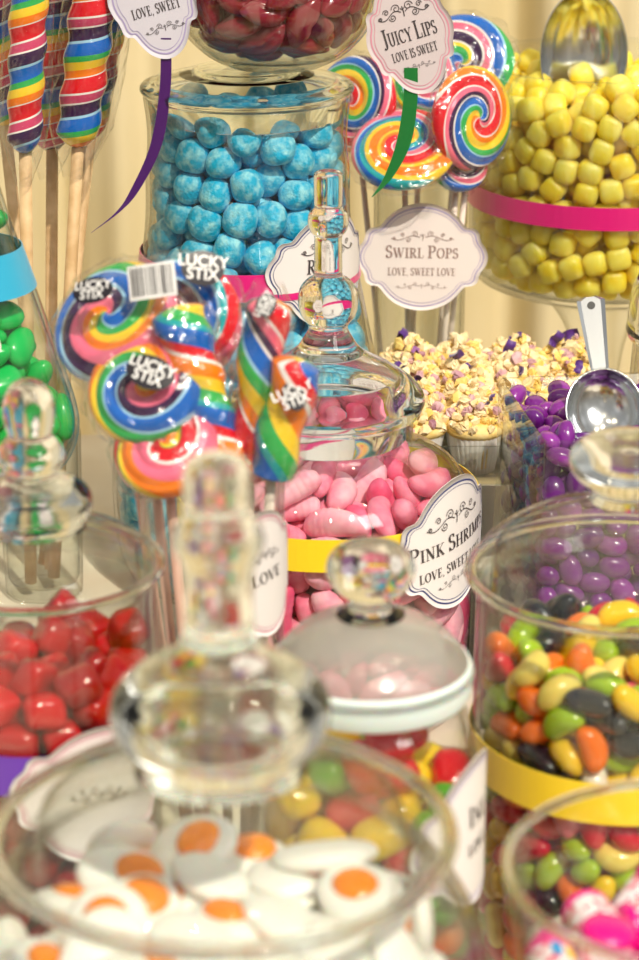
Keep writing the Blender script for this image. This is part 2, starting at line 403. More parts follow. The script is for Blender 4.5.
# ================================================================ the setting
CREAM = lin(232, 214, 172)
def curtain():
    V = []; Fc = []; n = 260; x0, x1 = -1.1, 1.2
    def yy(x): return 2.55 + .022 * math.sin(x * 41) + .012 * math.sin(x * 67 + 1.2) + .006 * math.sin(x * 130)
    zs = [-.75, -.2, .3, .8, 1.5]
    for side in (0, .004):
        for z in zs:
            V += [(x0 + (x1 - x0) * k / n, yy(x0 + (x1 - x0) * k / n) + side, z) for k in range(n + 1)]
    m = n + 1; T = len(zs) * m
    for s in (0, 1):
        for i in range(len(zs) - 1):
            for k in range(n):
                a = s * T + i * m + k; f = (a, a + 1, a + m + 1, a + m); Fc.append(f if s == 0 else f[::-1])
    for k in range(n):
        Fc.append((k, k + T, k + 1 + T, k + 1)); t = (len(zs) - 1) * m; Fc.append((t + k, t + k + 1, T + t + k + 1, T + t + k))
    for i in range(len(zs) - 1):
        Fc.append((i * m, (i + 1) * m, T + (i + 1) * m, T + i * m)); Fc.append((i * m + n, T + i * m + n, T + (i + 1) * m + n, (i + 1) * m + n))
    o = mesh_obj('curtain', V, Fc, noisy('curtain_cloth', lin(210, 195, 152), lin(224, 210, 172), 3, .8))
    tag(o, 'cream pleated curtain hanging behind the whole sweet table', 'curtain')
curtain()
def boxv(x0, x1, y0, y1, z0, z1):
    V = [(x, y, z) for z in (z0, z1) for y in (y0, y1) for x in (x0, x1)]
    return V, [(0, 2, 3, 1), (4, 5, 7, 6), (0, 1, 5, 4), (2, 6, 7, 3), (0, 4, 6, 2), (1, 3, 7, 5)]
fl = mesh_obj('floor', *boxv(-3, 3, -2, 3.2, -.78, -.75), pm('floor_stone', lin(170, 150, 125), .6), smooth=False); tag(fl, kind='structure')
wb = mesh_obj('wall_back', *boxv(-3, 3, 2.75, 2.85, -.75, 2.2), pm('wall_paint', lin(214, 208, 186), .8), smooth=False); tag(wb, kind='structure')
tb = empty('table', (0, 1.1, -.75)); tag(tb, 'long table standing under the cream cloth and all the sweet jars', 'table')
V, Fc = boxv(-.62, .62, -.78, .84, .715, .7455); mesh_obj('tabletop', V, Fc, WOOD, tb, smooth=False)
for sx in (-.55, .55):
    for sy in (-.7, .76):
        V, Fc = boxv(sx - .03, sx + .03, sy - .03, sy + .03, 0, .714); mesh_obj('leg', V, Fc, WOOD, tb, smooth=False)
def cloth():
    V = []; Fc = []
    pts = [(-.64, .30), (.64, .30), (.64, 1.96), (-.64, 1.96)]
    peri = []
    for a, b in zip(pts, pts[1:] + pts[:1]):
        for k in range(40): peri.append((a[0] + (b[0] - a[0]) * k / 40, a[1] + (b[1] - a[1]) * k / 40))
    n = len(peri); cx, cy = 0, 1.13
    V.append((cx, cy, 0))
    rings = [(.25, 0), (.5, 0), (.75, 0), (.985, 0), (1.0, -.004), (1.004, -.02), (1.01, -.12), (1.02, -.25)]
    for i, (s, z) in enumerate(rings):
        for k, (x, y) in enumerate(peri):
            w = 0 if i < 5 else (.012 * math.sin(k * .9) * (i - 4) / 3)
            V.append((cx + (x - cx) * (s + w), cy + (y - cy) * (s + w), z))
    for k in range(n):
        k2 = (k + 1) % n; Fc.append((0, 1 + k, 1 + k2))
        for i in range(len(rings) - 1):
            a = 1 + i * n; Fc.append((a + k, a + n + k, a + n + k2, a + k2))
    o = mesh_obj('tablecloth', V, Fc, noisy('cloth_cotton', lin(226, 212, 190), lin(238, 228, 210), 12, .85, bump=.15, bscale=900))
    md = o.modifiers.new('thick', 'SOLIDIFY'); md.thickness = .002; md.offset = -1
    tag(o, 'cream cotton tablecloth spread under the sweet jars', 'tablecloth')
cloth()

# ================================================================ glass jars
def jar(name, lab, u, Y, body, lid=None, th=.003, cat='jar', seg=112, group=None, offx=0, z0=0, bodymat=None, lidmat=None):
    p = at(u, 480, Y)
    x = (u - 319.5) / F * (Y / math.cos(PITCH)) if offx == 0 else offx
    root = empty(name, (x, Y, z0)); tag(root, lab, cat, group)
    mesh_obj('body', *lathe(shell(body, th), seg), bodymat or GL, root)
    if lid:
        if isinstance(lid, tuple):
            l_ = mesh_obj('lid', *lathe(lid[0], seg), lidmat or GD, root); mesh_obj('knob', *lathe(lid[1], seg), GS, l_)
            R0, Z0, rr_ = lid[2]; mesh_obj('rim', *lathe([(R0 + rr_ * math.cos(2 * PI * k / 18), Z0 + rr_ * .8 * math.sin(2 * PI * k / 18)) for k in range(19)], seg), GS, l_)
        else: mesh_obj('lid', *lathe(lid, seg), lidmat or GS, root)
    return root
def dome2(out, th, flange, kz):
    o = catmull(out, 8); o = [(max(r, 0), z) for r, z in o]; o[-1] = (0, out[-1][1])
    i0 = next(i for i, p in enumerate(o) if p[1] >= kz)
    kn = [(0, kz + .0002), (o[i0][0], kz + .0002)] + [p for p in o[i0 + 1:]]
    lo = [p for p in o[:i0] ] + [(o[i0][0], kz), (0, kz)]
    d = dome(lo[:-1] + [(0, kz)], th, flange, n=1, hollow_top=kz - .0005)
    return d, kn, (out[1][0] - .0002, out[1][1], th * .95)
def dome(out, th, flange=None, n=8, hollow_top=None):
    """closed lid profile. out = outer points from the rim edge up to the knob top (r->0). th = dome thickness until hollow_top z"""
    o = catmull(out, n); o = [(max(r, 0), z) for r, z in o]; o[-1] = (0, out[-1][1])
    inn = []
    for r, z in o:
        if z < hollow_top and r > th * 2: inn.append((r - th * .9, z - th * .8))
    inn = [p for p in inn if p[1] > out[0][1] - th * .3]
    inn.append((0, inn[-1][1] + .0005))
    low = []
    r0, z0 = out[0]
    if flange:
        fr, fd = flange
        low = [(r0 - .001, z0 - th * .6), (fr + .004, z0 - th * .7), (fr + .001, z0 - th - .001), (fr, z0 - fd), (fr - th * .5, z0 - fd - .001), (fr - th, z0 - fd), (fr - th - .0005, z0 + .001)]
        inn = [p for p in inn if p[0] < fr - th - .001]
    else:
        low = [(r0 - .001, z0 - th * .6), (r0 - th, z0 - th * .6)]
    return [(0, inn[-1][1])] + inn[::-1][1:] + low[::-1] + o

JX = {}
def X(u, v, Y): return at(u, v, Y).x
# --- front jar (fried egg sweets)
JX['egg'] = (X(222, 828, .80), .80)
body = [(0, .001), (.05, .001), (.088, .006), (.097, .03), (.100, .09), (.100, .15), (.0965, .185), (.086, .208), (.0765, .216), (.0755, .224)]
lidp = [(.0822, .2285), (.0828, .2315), (.0815, .2345), (.072, .2415), (.055, .2495), (.038, .2555), (.029, .259), (.031, .264), (.0375, .271), (.0395, .279), (.0375, .287), (.029, .295), (.0185, .301), (.0135, .308), (.0122, .318), (.0122, .330), (.0135, .337), (.0162, .343), (.0155, .349), (.0122, .353), (.0118, .360), (.0122, .367), (.0100, .3735), (.005, .376), (0, .3765)]
j = jar('candy_jar', 'large lidded glass jar of fried egg sweets closest to the camera', 222, .8, body, dome2(lidp, .0032, (.0715, .010), .2575), .0035, offx=JX['egg'][0])
EGGJ = j
# --- red gummies jar
JX['red'] = (X(35, 565, 1.08), 1.08)
body = [(0, .001), (.035, .001), (.050, .005), (.0555, .02), (.0565, .08), (.0565, .16), (.0562, .205), (.0565, .219)]
lidp = [(.0585, .2225), (.0592, .2255), (.0580, .229), (.052, .2340), (.042, .2395), (.032, .2430), (.0245, .2455), (.0265, .250), (.0280, .256), (.0265, .262), (.020, .267), (.0130, .2695), (.0125, .272), (.0158, .2765), (.0160, .281), (.0130, .286), (.0102, .2895), (.0112, .294), (.0122, .300), (.0115, .307), (.008, .3135), (.004, .316), (0, .3163)]
j = jar('candy_jar', 'lidded glass jar with red gummies and a purple ribbon at the left edge', 35, 1.08, body, dome2(lidp, .0028, (.0525, .009), .2450), .0028, offx=JX['red'][0]); REDJ = j
# --- mixed gums jar in the middle
JX['gum'] = (X(370, 665, 1.0), 1.0)
body = [(0, .001), (.03, .001), (.043, .005), (.049, .02), (.0502, .06), (.0500, .12), (.0485, .160), (.0445, .184), (.0405, .192), (.0398, .200)]
lidp = [(.0436, .2045), (.0442, .2075), (.0436, .2110), (.0405, .2165), (.033, .2245), (.022, .2310), (.0135, .2345), (.0095, .2385), (.0105, .2420), (.0160, .2465), (.0192, .2525), (.0188, .2590), (.0140, .2645), (.007, .2670), (0, .2674)]
j = jar('candy_jar', 'small glass jar of yellow, red and green gums with a round knob lid', 370, 1.0, body, dome2(lidp, .0026, (.0368, .009), .2335), .0026, lidmat=painted_haze_glass('painted_haze_lid'), offx=JX['gum'][0]); GUMJ = j
FR = pm('frosted_rim_glass', (.84, .83, .80), .55, Subsurface_Weight=.5, Subsurface_Scale=.01)
mesh_obj('frosted_rim', *lathe([(.0438, .1965), (.0448, .1985), (.0452, .2040), (.0450, .2100), (.0441, .2120), (.0430, .2112), (.0440, .2095), (.0442, .2040), (.0438, .1985), (.0438, .1965)], 96), FR, GUMJ)
# --- jelly bean jar
JX['bean'] = (X(625, 575, 1.10), 1.10)
body = [(0, .001), (.05, .001), (.066, .005), (.0708, .02), (.0715, .08), (.0712, .15), (.0708, .195), (.0712, .207)]
lidp = [(.0738, .2105), (.0744, .2135), (.0735, .217), (.069, .224), (.060, .232), (.046, .240), (.030, .246), (.021, .2495), (.0160, .2535), (.0180, .257), (.0250, .262), (.0285, .2675), (.0280, .274), (.0210, .280), (.010, .283), (0, .2835)]
j = jar('candy_jar', 'wide lidded glass jar of mixed jelly beans with a yellow ribbon', 625, 1.1, body, dome2(lidp, .0030, (.0665, .011), .2505), .0030, offx=JX['bean'][0]); BEANJ = j
# --- pink shrimps jar
JX['pink'] = (X(328, 400, 1.42), 1.42)
body = [(0, .001), (.055, .001), (.080, .005), (.0895, .02), (.0915, .06), (.0915, .115), (.0885, .139), (.0780, .157), (.0610, .168), (.0530, .174), (.0515, .182), (.0520, .190)]
lidp = [(.0565, .1930), (.0582, .1965), (.0585, .2005), (.0560, .2055), (.049, .212), (.038, .2195), (.027, .2255), (.0195, .2310), (.0155, .2365), (.0120, .243), (.0128, .247), (.0165, .252), (.0180, .260), (.0168, .268), (.0125, .2735), (.0088, .276), (.0084, .282), (.0082, .294), (.0085, .300), (.0108, .303), (.0122, .3085), (.0112, .314), (.0085, .3165), (.0084, .321), (.0086, .334), (.0080, .3375), (.005, .339), (0, .3393)]
j = jar('candy_jar', 'round bellied glass jar of pink shrimp sweets with a tall beaded stopper', 328, 1.42, body, dome(lidp, .0028, (.0475, .017), hollow_top=.229), .0028, offx=JX['pink'][0]); PINKJ = j
# --- blue bonbon jar
JX['blue'] = (X(247, 100, 1.63), 1.63)
body = [(0, .001), (.060, .001), (.083, .006), (.0935, .03), (.0965, .07), (.0940, .11), (.0880, .155), (.0795, .200), (.0725, .235), (.0690, .265), (.0685, .295), (.0668, .312), (.0672, .328), (.0690, .343)]
lidp = [(.0700, .3465), (.0712, .3485), (.0705, .3510), (.0670, .3530), (.056, .3560), (.045, .3590), (.036, .3615), (.030, .3625), (0, .3628)]
j = jar('candy_jar', 'tall glass jar of pale blue bonbons with a flat lid and magenta ribbon', 247, 1.63, body, dome(lidp, .0028, (.0635, .016), hollow_top=.3590), .0028, offx=JX['blue'][0]); BLUEJ = j
# --- bowl of juicy lips standing on the flat lid
JX['lips'] = (X(275, 20, 1.63), 1.63)
zl = .3632
body = [(0, zl), (.025, zl), (.034, zl + .002), (.048, zl + .010), (.0615, zl + .025), (.0680, zl + .045), (.0690, zl + .065), (.0660, zl + .090), (.0640, zl + .105)]
body = [(r, z - zl) for r, z in body]
j = jar('glass_bowl', 'rounded glass bowl of dark red lips stacked on the bonbon jar', 275, 1.63, body, None, .003, cat='bowl', offx=JX['lips'][0], z0=zl, bodymat=GL); LIPJ = j
# --- green almonds flask on a foot
GX, GY = -.207, 1.38; JX['green'] = (GX, GY)
footp = [(0, .001), (.040, .001), (.0415, .003), (.036, .008), (.018, .015), (.010, .025), (.0085, .06), (.0085, .10), (.011, .135), (.020, .150), (.034, .156), (.050, .165), (.0610, .178), (.0655, .192), (.0640, .208), (.056, .236), (.0440, .275), (.0325, .312), (.0235, .345), (.0200, .375), (.0235, .400)]
root = empty('glass_flask', (GX, GY, 0)); tag(root, 'cone shaped glass flask of bright green almonds at the left edge', 'flask'); GREENJ = root
o_ = catmull(footp, 6); o_[0] = (0, .001)
inn = [(r - .0026, z) for r, z in reversed(o_) if z > .168 and r > .005]; inn += [(.045, .163), (.03, .158), (0, .157)]
mesh_obj('body', *lathe(o_ + [(.0225, .4012), (.0212, .4005)] + inn, 96), GL, root)
# --- lolly glasses
def tumbler(name, lab, x, y, r0, r1, h, th=.0022, z0=0.0, cat='glass'):
    root = empty(name, (x, y, z0)); tag(root, lab, cat)
    mesh_obj('body', *lathe(shell([(0, .001), (r0 * .8, .001), (r0 * .97, .003), (r0, .008), (r0 + (r1 - r0) * .5, h * .5), (r1, h)], th, bottom=.008), 80), GL, root)
    return root
HX, HY = X(212, 480, 1.17), 1.17
HOLD = tumbler('lolly_glass', 'tall clear glass holding the cellophane wrapped swirl lollies', HX, HY, .034, .0365, .235)
TX, TY = -.192, 1.60
TVASE = tumbler('lolly_glass', 'short glass holding the tall twisted lollies on wooden sticks', TX, TY, .027, .029, .118)
SX, SY = X(420, 250, 1.80), 1.80
SVASE = tumbler('lolly_glass', 'straight glass of round swirl pops behind the swirl pops label', SX, SY, .033, .035, .248)
# --- yellow cubes pedestal bowl
JX['yel'] = (X(603, 190, 1.88), 1.88); YX = JX['yel'][0]
body = [(0, .001), (.05, .001), (.0515, .004), (.035, .010), (.020, .022), (.0170, .05), (.0175, .09), (.0235, .125), (.0360, .150), (.046, .160), (.066, .168), (.086, .173), (.0960, .182), (.0990, .205), (.0995, .25), (.0995, .30), (.1000, .337)]
def further(z): return .65 - (.65 - z) * 1.0444 if z > .173 else z * .1518 / .173
body = [(r * 1.0444, further(z)) for r, z in body]
o_ = catmull(body, 6); o_[0] = (0, .001)
inn = [(r - .003, z) for r, z in reversed(o_) if z > further(.181) and r > .01]; inn += [(.089, further(.1765)), (.063, further(.1745)), (0, further(.174))]
root = empty('pedestal_bowl', (YX, 1.88, 0)); tag(root, 'large footed glass bowl of yellow pineapple cubes with a magenta ribbon', 'bowl'); YELJ = root
mesh_obj('body', *lathe(o_ + [(.1040, further(.3385)), (.1022, further(.3388))] + inn, 112), GL, root)
# --- jar cut by the right edge
JX['edge'] = (.262, 1.62)
body = [(0, .001), (.035, .001), (.046, .005), (.0495, .02), (.0505, .08), (.0495, .14), (.0475, .178)]
lidp = [(.0520, .1810), (.0530, .1845), (.0525, .1890), (.0515, .2000), (.0500, .2120), (.045, .2230), (.035, .2330), (.022, .239), (.012, .2425), (.010, .246), (.015, .252), (.016, .259), (.010, .266), (0, .268)]
EDGEJ = jar('candy_jar', 'lidded glass jar of orange and red sweets behind the scoop handle', 690, 1.62, body, dome(lidp, .003, (.0435, .008), hollow_top=.237), .0026, offx=.262)
# --- refresher bowl front right
JX['roll'] = (X(702, 870, .83), .83)
body = [(0, .001), (.035, .001), (.044, .004), (.049, .015), (.056, .06), (.064, .12), (.0705, .165), (.0750, .199)]
ROLLJ = jar('glass_bowl', 'open glass bowl of pink and white sweet rolls in the front corner', 702, .83, body, None, .0028, cat='bowl', offx=JX['roll'][0])
mesh_obj('rim', *lathe([(.0738 + .0022 * math.cos(2 * PI * k / 16), .2000 + .0020 * math.sin(2 * PI * k / 16)) for k in range(17)], 112), GS, ROLLJ)
# --- square vase for the purple chocolate beans
VC = [(.130, 1.362), (.112, 1.490), (.242, 1.508), (.260, 1.380)]
def vase():
    cx = sum(p[0] for p in VC) / 4; cy = sum(p[1] for p in VC) / 4
    def rnd(s, r=.006, d=0):
        out = []
        for i in range(4):
            p = Vector(VC[i]); q0 = Vector(VC[i - 1]); q1 = Vector(VC[(i + 1) % 4])
            e0 = (q0 - p).normalized(); e1 = (q1 - p).normalized()
            a = p + e0 * r; b = p + e1 * r
            for k in range(6):
                t = k / 5; m = (a * (1 - t) ** 2 + p * 2 * t * (1 - t) + b * t * t)
                out.append(m)
        o = []
        for m in out:
            v = Vector((m.x - cx, m.y - cy)); l = v.length
            v = v * s; v = v * ((v.length - d * 1.25) / v.length); o.append((v.x, v.y))
        return o
    rings = [(1.03, 0, 0.001), (1.05, 0, .004), (1.03, 0, .06), (1.0, 0, .13), (1.0, 0, .1895), (1.0, .0012, .1910), (1.0, .0030, .1902), (1.0, .0032, .13), (1.03, .0032, .06), (1.04, .004, .010), (1.0, .012, .008)]
    V = []; Fc = []
    for s, d, z in rings: V += [(x, y, z) for x, y in rnd(s, d=d)]
    n = 24
    for i in range(len(rings) - 1):
        for k in range(n):
            k2 = (k + 1) % n; Fc.append((i * n + k, (i + 1) * n + k, (i + 1) * n + k2, i * n + k2))
    Fc.append(tuple(range(n))); Fc.append(tuple((len(rings) - 1) * n + k for k in range(n))[::-1])
    root = empty('square_vase', (cx, cy, 0)); tag(root, 'square glass vase filled with purple chocolate beans', 'vase')
    mesh_obj('body', V, Fc, thin_glass('vase_glass', edge=(.66, .70, .64)), root, smooth=True)
    return cx, cy, root
VX, VY, VASE = vase()

# ================================================================ ribbons and labels
def satin(name, col, rough=.35):
    return pm(name, col, rough, Sheen_Weight=.3, Specular_IOR_Level=.6)
YR = satin('yellow_ribbon', (.95, .68, .01)); MR = satin('magenta_ribbon', (.62, .0, .17)); PR = satin('purple_ribbon', (.12, .02, .42)); BR = satin('blue_ribbon', (.02, .38, .62))
GRb = satin('green_ribbon', (.0, .16, .025)); DP = satin('dark_purple_ribbon', (.055, .0, .12))
band('ribbon', .0915, .133, .020, YR, PINKJ)
band('ribbon', .0721, .126, .0205, YR, BEANJ)
band('ribbon', .0569, .143, .020, PR, REDJ)
band('ribbon', .0742, .231, .0175, MR, BLUEJ, lean=.16)
band('ribbon', .1043, further(.2425), .0172, MR, YELJ)
band('ribbon', .0392, .292, .024, BR, GREENJ, lean=.31)
label(PINKJ, cyl_map(.0935, R(54), .128), .050, .041, NAVY, PAPERW, [('PINK SHRIMPS', -.003, .0078, .080, 1.3), ('LOVE, SWEET LOVE', -.0165, .0058, .066, 1.0)], R(4), [(0, .0165, .052, .012), (0, -.0235, .038, .006)])
label(BLUEJ, cyl_map(.0752, R(47), .238), .049, .038, NAVY, PAPERW, [('R', -.001, .0095, .0075, 1.0, -.0165)], R(-3), [(0, .0145, .05, .011)])
label(SVASE, flat_map((0, -.0375, .1995), (1, .03, 0), (0, .12, 1)), .0485, .0395, LILAC, PAPER, [('SWIRL POPS', -.0005, .0072, .054, 1.25), ('LOVE, SWEET LOVE', -.0135, .0055, .050, 1.0)], R(-1), [(0, .0145, .046, .008), (0, -.0215, .038, .005)], ink2=BROWNI)
label(REDJ, cyl_map(.0585, R(33), .130), .043, .034, PINKI, PAPERW, [], R(-10), [(0, .0, .03, .008)])
label(GUMJ, cyl_map(.0517, R(66), .140), .043, .036, LILAC, PAPERW, [('INE', .004, .0085, .018, 1.2), ('LOVE,', -.010, .006, .020, 1.0)], R(4))
label(HOLD, cyl_map(.0372, R(48), .195), .030, .034, PINKI, PAPERW, [('LOVE', -.004, .006, .020, 1.0)], R(8), [(0, .010, .02, .006)])
label(GREENJ, cyl_map(.0500, R(3), .262, lean=.31), .026, .021, LILAC, PAPER, [], R(-12))

def tagcard(u, v, Y, hw, hh, tilt, ink, lines, lab, rib, ribpts, flo, yaw=0, rib_lab=''):
    p = at(u, v, Y)
    root = empty('gift_tag', p); tag(root, lab, 'tag')
    nx = Vector((math.cos(yaw), math.sin(yaw), 0)); up = Vector((0, .12, 1))
    label(root, flat_map((0, 0, 0), nx, up), hw, hh, ink, PAPERT if 'green' in lab else pm('lilac_paper', (.56, .54, .62), .55), lines, tilt, flo, name='card')
    pts = catmull([tuple(at(a, b, Y - .004) - p) for a, b, w in ribpts], 8); ws = catmull([(w / 1500,) for a, b, w in ribpts], 8)
    V = []; Fc = []
    for i, q in enumerate(pts):
        w = ws[i][0] / 2; tw = i / len(pts) * 1.0
        d = Vector((math.cos(tw * .6), -math.sin(tw * .6) * .6, .25 * tw)) * w
        q = Vector(q); V += [q - d, q + d, q + d + Vector((0, .0006, 0)), q - d + Vector((0, .0006, 0))]
    for i in range(len(pts) - 1):
        for k in range(4): Fc.append((i * 4 + k, i * 4 + (k + 1) % 4, i * 4 + 4 + (k + 1) % 4, i * 4 + 4 + k))
    mesh_obj('ribbon', V, Fc, rib, root, smooth=False)
    bx, by = JX['lips']; side = 1 if p.x > bx else -1
    top = Vector((-math.sin(tilt) * hh * .9, -.001, math.cos(tilt) * hh * .9)); kn = Vector((bx + side * .0685, by - .012, zl + .062)) - p
    mid = (top + kn) / 2 + Vector((0, -.004, .002))
    V, Fc = tube(catmull([tuple(top - Vector((0, 0, .004))), tuple(mid), tuple(kn)], 6), .0006, 8); mesh_obj('string', V, Fc, rib, root)
    return root
tagcard(410, 35, 1.585, .0285, .0385, R(17), PINKI, [('JUICY LIPS', -.0035, .0085, .036, 1.35), ('LOVE IS SWEET', -.0140, .0058, .030, 1.0)],
        'pale gift tag with a green ribbon tail hanging beside the swirl pops', GRb, [(411, 68, 13), (410, 105, 14), (403, 145, 15), (388, 178, 10), (372, 197, 1.5)], [(0, .0155, .034, .010), (0, -.0205, .022, .004)])
tagcard(152, -6, 1.585, .0290, .0420, R(16), LILAC, [('LOVE, SWEET', -.0125, .0062, .032, 1.0)],
        'lilac gift tag with a long purple ribbon tail above the bonbon jar', DP, [(166, 38, 10), (165, 90, 11), (156, 145, 12), (135, 190, 10), (118, 212, 5), (91, 233, .8)], [(.002, -.0225, .026, .006)])

# ================================================================ candy prototypes
def seo(name, rx, ry, rz, mat, e=1.0, nu=20, nv=12, nz=0.0, nfreq=60, seed=0, deform=None, e2=None):
    P = []; e2 = e2 or e
    sg = lambda v, p: math.copysign(abs(v) ** p, v)
    V = [(0, 0, -rz)]
    for i in range(1, nv):
        la = -PI / 2 + PI * i / nv
        for j_ in range(nu):
            lo = 2 * PI * j_ / nu
            V.append((rx * sg(math.cos(la), e) * sg(math.cos(lo), e2), ry * sg(math.cos(la), e) * sg(math.sin(lo), e2), rz * sg(math.sin(la), e)))
    V.append((0, 0, rz)); T = len(V) - 1; Fc = []
    for j_ in range(nu):
        j2 = (j_ + 1) % nu; Fc.append((0, 1 + j2, 1 + j_)); Fc.append((T, T - nu + j_, T - nu + j2))
        for i in range(nv - 2): a = 1 + i * nu; Fc.append((a + j_, a + j2, a + nu + j2, a + nu + j_))
    V = [Vector(v) for v in V]
    if nz:
        m = min(rx, ry, rz)
        V = [v + v.normalized() * m * nz * noise.noise(v * nfreq + Vector((seed * 3.7, seed, 0))) for v in V]
    if deform: V = [Vector(deform(v)) for v in V]
    o = mesh_obj(name, V, Fc, mat)
    return o
PROTO = {}
def variants(base, mats):
    out = []
    for m in mats:
        n = base.copy(); n.data = base.data.copy(); n.data.materials.clear(); n.data.materials.append(m); COL.objects.link(n); out.append(n)
    return out
# blue bonbons
BON = noisy('dusted_blue_sugar', lin(0, 176, 222), lin(175, 238, 248), 170, .6, bump=.9, bscale=650, lo=.42, hi=.74, detail=8)
PROTO['blue'] = [seo('bonbon', a, b, c_, BON, .82, 22, 14, nz=.22, nfreq=70, seed=s) for s, (a, b, c_) in enumerate(((.0116, .0109, .0104), (.0123, .0104, .0100), (.0109, .0109, .0107), (.0119, .0113, .0098)))]
# pink shrimps
PK = [noisy('pink_foam_a', lin(238, 112, 148), lin(248, 160, 186), 90, .55, Subsurface_Weight=.2, Subsurface_Scale=.004), noisy('pink_foam_b', lin(232, 74, 122), lin(242, 112, 152), 90, .55, Subsurface_Weight=.2, Subsurface_Scale=.004), noisy('pink_foam_c', lin(244, 152, 180), lin(250, 190, 206), 90, .55, Subsurface_Weight=.2, Subsurface_Scale=.004)]
def shrimp(mat, s):
    V = []; n = 30; nu = 18
    P = []
    for i in range(n + 1):
        t = -1 + 2 * i / n
        r = (1 - abs(t) ** 2.8) ** .5 * (1 - .20 * t) if abs(t) < 1 else 0
        if t < -.1: r *= 1 + .035 * math.sin(t * 34)
        P.append([(.0205 * s * t + 0, .0084 * s * r * math.cos(2 * PI * k / nu) + .0045 * t * t, .0080 * s * r * math.sin(2 * PI * k / nu) * (.8 if math.sin(2 * PI * k / nu) < 0 else 1)) for k in range(nu)])
    P = P[1:-1]
    V, Fc = grid_mesh(P, nu, len(P)); Fc = [f[::-1] for f in Fc]
    Fc.append(tuple(range(nu))); Fc.append(tuple((len(P) - 1) * nu + k for k in range(nu))[::-1])
    Fc = [f[::-1] for f in Fc]
    return mesh_obj('shrimp_sweet', V, Fc, mat)
PROTO['pink'] = [shrimp(PK[0], 1.0), shrimp(PK[1], .94), shrimp(PK[2], 1.05), shrimp(PK[0], .9)]
# red gummies
RG = [pm('red_gummy_%s' % n, col, .12, Subsurface_Weight=.5, Subsurface_Scale=.01, Subsurface_Radius=(1, .05, .03), Coat_Weight=.5) for n, col in (('a', (.46, .001, .006)), ('b', (.58, .002, .010)), ('c', (.34, .0, .007)))]
PROTO['red'] = [seo('red_gummy', .0100, .0092, .0080, m, .55, 18, 12, nz=.25, nfreq=90, seed=i) for i, m in enumerate(RG)]
# green almonds
GA = [pm('green_sugar_a', (.0, .42, .06), .22), pm('green_sugar_b', (.003, .52, .10), .22)]
PROTO['green'] = [seo('sugared_almond', .0145, .0095, .0068, m, .95, 24, 14, deform=lambda v: (v[0], v[1] * (1 + 14 * v[0]), v[2])) for m in GA]
# jelly beans
BC = [('yellow', (.90, .58, .01)), ('lime green', (.36, .56, .01)), ('crimson', (.66, .006, .03)), ('black', (.012, .016, .026)), ('white', (.88, .80, .68)), ('orange', (.92, .18, .01)), ('pink', (.86, .16, .26)), ('pale yellow', (.88, .70, .16))]
def bean(mat, a=.0118, b=.0071):
    V = []; nu = 16; n = 16; P = []
    for i in range(1, n):
        t = -math.cos(PI * i / n); r = (1 - abs(t) ** 2.6) ** .5
        P.append([(a * t, b * r * math.cos(2 * PI * k / nu) + b * .42 * t * t - b * .15, b * .92 * r * math.sin(2 * PI * k / nu)) for k in range(nu)])
    V, Fc = grid_mesh(P, nu, len(P)); m = len(P)
    V += [(-a, b * .27, 0), (a, b * .27, 0)]
    for k in range(nu):
        k2 = (k + 1) % nu; Fc.append((len(V) - 2, k2, k)); Fc.append(((m - 1) * nu + k, (m - 1) * nu + k2, len(V) - 1))
    return mesh_obj('jelly_bean', V, [f[::-1] for f in Fc], mat)
BM = [pm('bean_' + n.replace(' ', '_'), col, .16, Coat_Weight=.6, Coat_Roughness=.04, Subsurface_Weight=.15, Subsurface_Scale=.003) for n, col in BC]
BW = [28, 26, 14, 14, 7, 5, 3, 9]
PROTO['bean'] = [bean(m) for m in BM]
# mixed gums
GC = [('yellow', (.88, .58, .01)), ('red', (.66, .004, .015)), ('green', (.10, .42, .02)), ('orange', (.9, .2, .01))]
GM = [pm('gum_' + n, col, .1, Subsurface_Weight=.4, Subsurface_Scale=.006, Coat_Weight=.6) for n, col in GC]
PROTO['gum'] = [seo('fruit_gum', .0125, .0095, .0085, m, .72, 20, 12) for m in GM]
# yellow cubes
YC = [noisy('yellow_sugar_a', lin(252, 214, 44), lin(255, 232, 120), 60, .4, bump=.3, bscale=200, Subsurface_Weight=.9, Subsurface_Scale=.022, Subsurface_Radius=(1, .9, .25)), noisy('yellow_sugar_b', lin(250, 206, 36), lin(255, 228, 100), 60, .4, bump=.3, bscale=200, Subsurface_Weight=.9, Subsurface_Scale=.022, Subsurface_Radius=(1, .9, .25))]
PROTO['yel'] = [seo('pineapple_cube', .0093, .0091, .0088, m, .60, 20, 14, nz=.14, nfreq=80, seed=i) for i, m in enumerate(YC)]
# purple beans
PU = [pm('purple_shell_a', (.19, .016, .25), .2, Coat_Weight=.6), pm('purple_shell_b', (.27, .03, .33), .2, Coat_Weight=.6), pm('purple_shell_c', (.12, .010, .19), .2, Coat_Weight=.6)]
PROTO['purp'] = [seo('chocolate_bean', .0098, .0072, .0058, m, .95, 20, 12) for m in PU]
# juicy lips
LG = pm('lips_gummy', (.26, .012, .03), .15, Subsurface_Weight=.3, Subsurface_Scale=.01, Subsurface_Radius=(1, .1, .1), Coat_Weight=.5)
def lipd(v):
    x, y, z = v; a = x / .019
    bow = .0025 * math.exp(-(a * 5) ** 2) if z > 0 else 0
    groove = .75 + .25 * min(1, abs(z) / .003)
    return (x, y * groove * (1 - .5 * a * a), z * (1 - .55 * a * a) - bow + .003 * a * a)
PROTO['lips'] = [seo('gummy_lips', .0190, .0075, .0100, LG, .85, 28, 16, deform=lipd)]
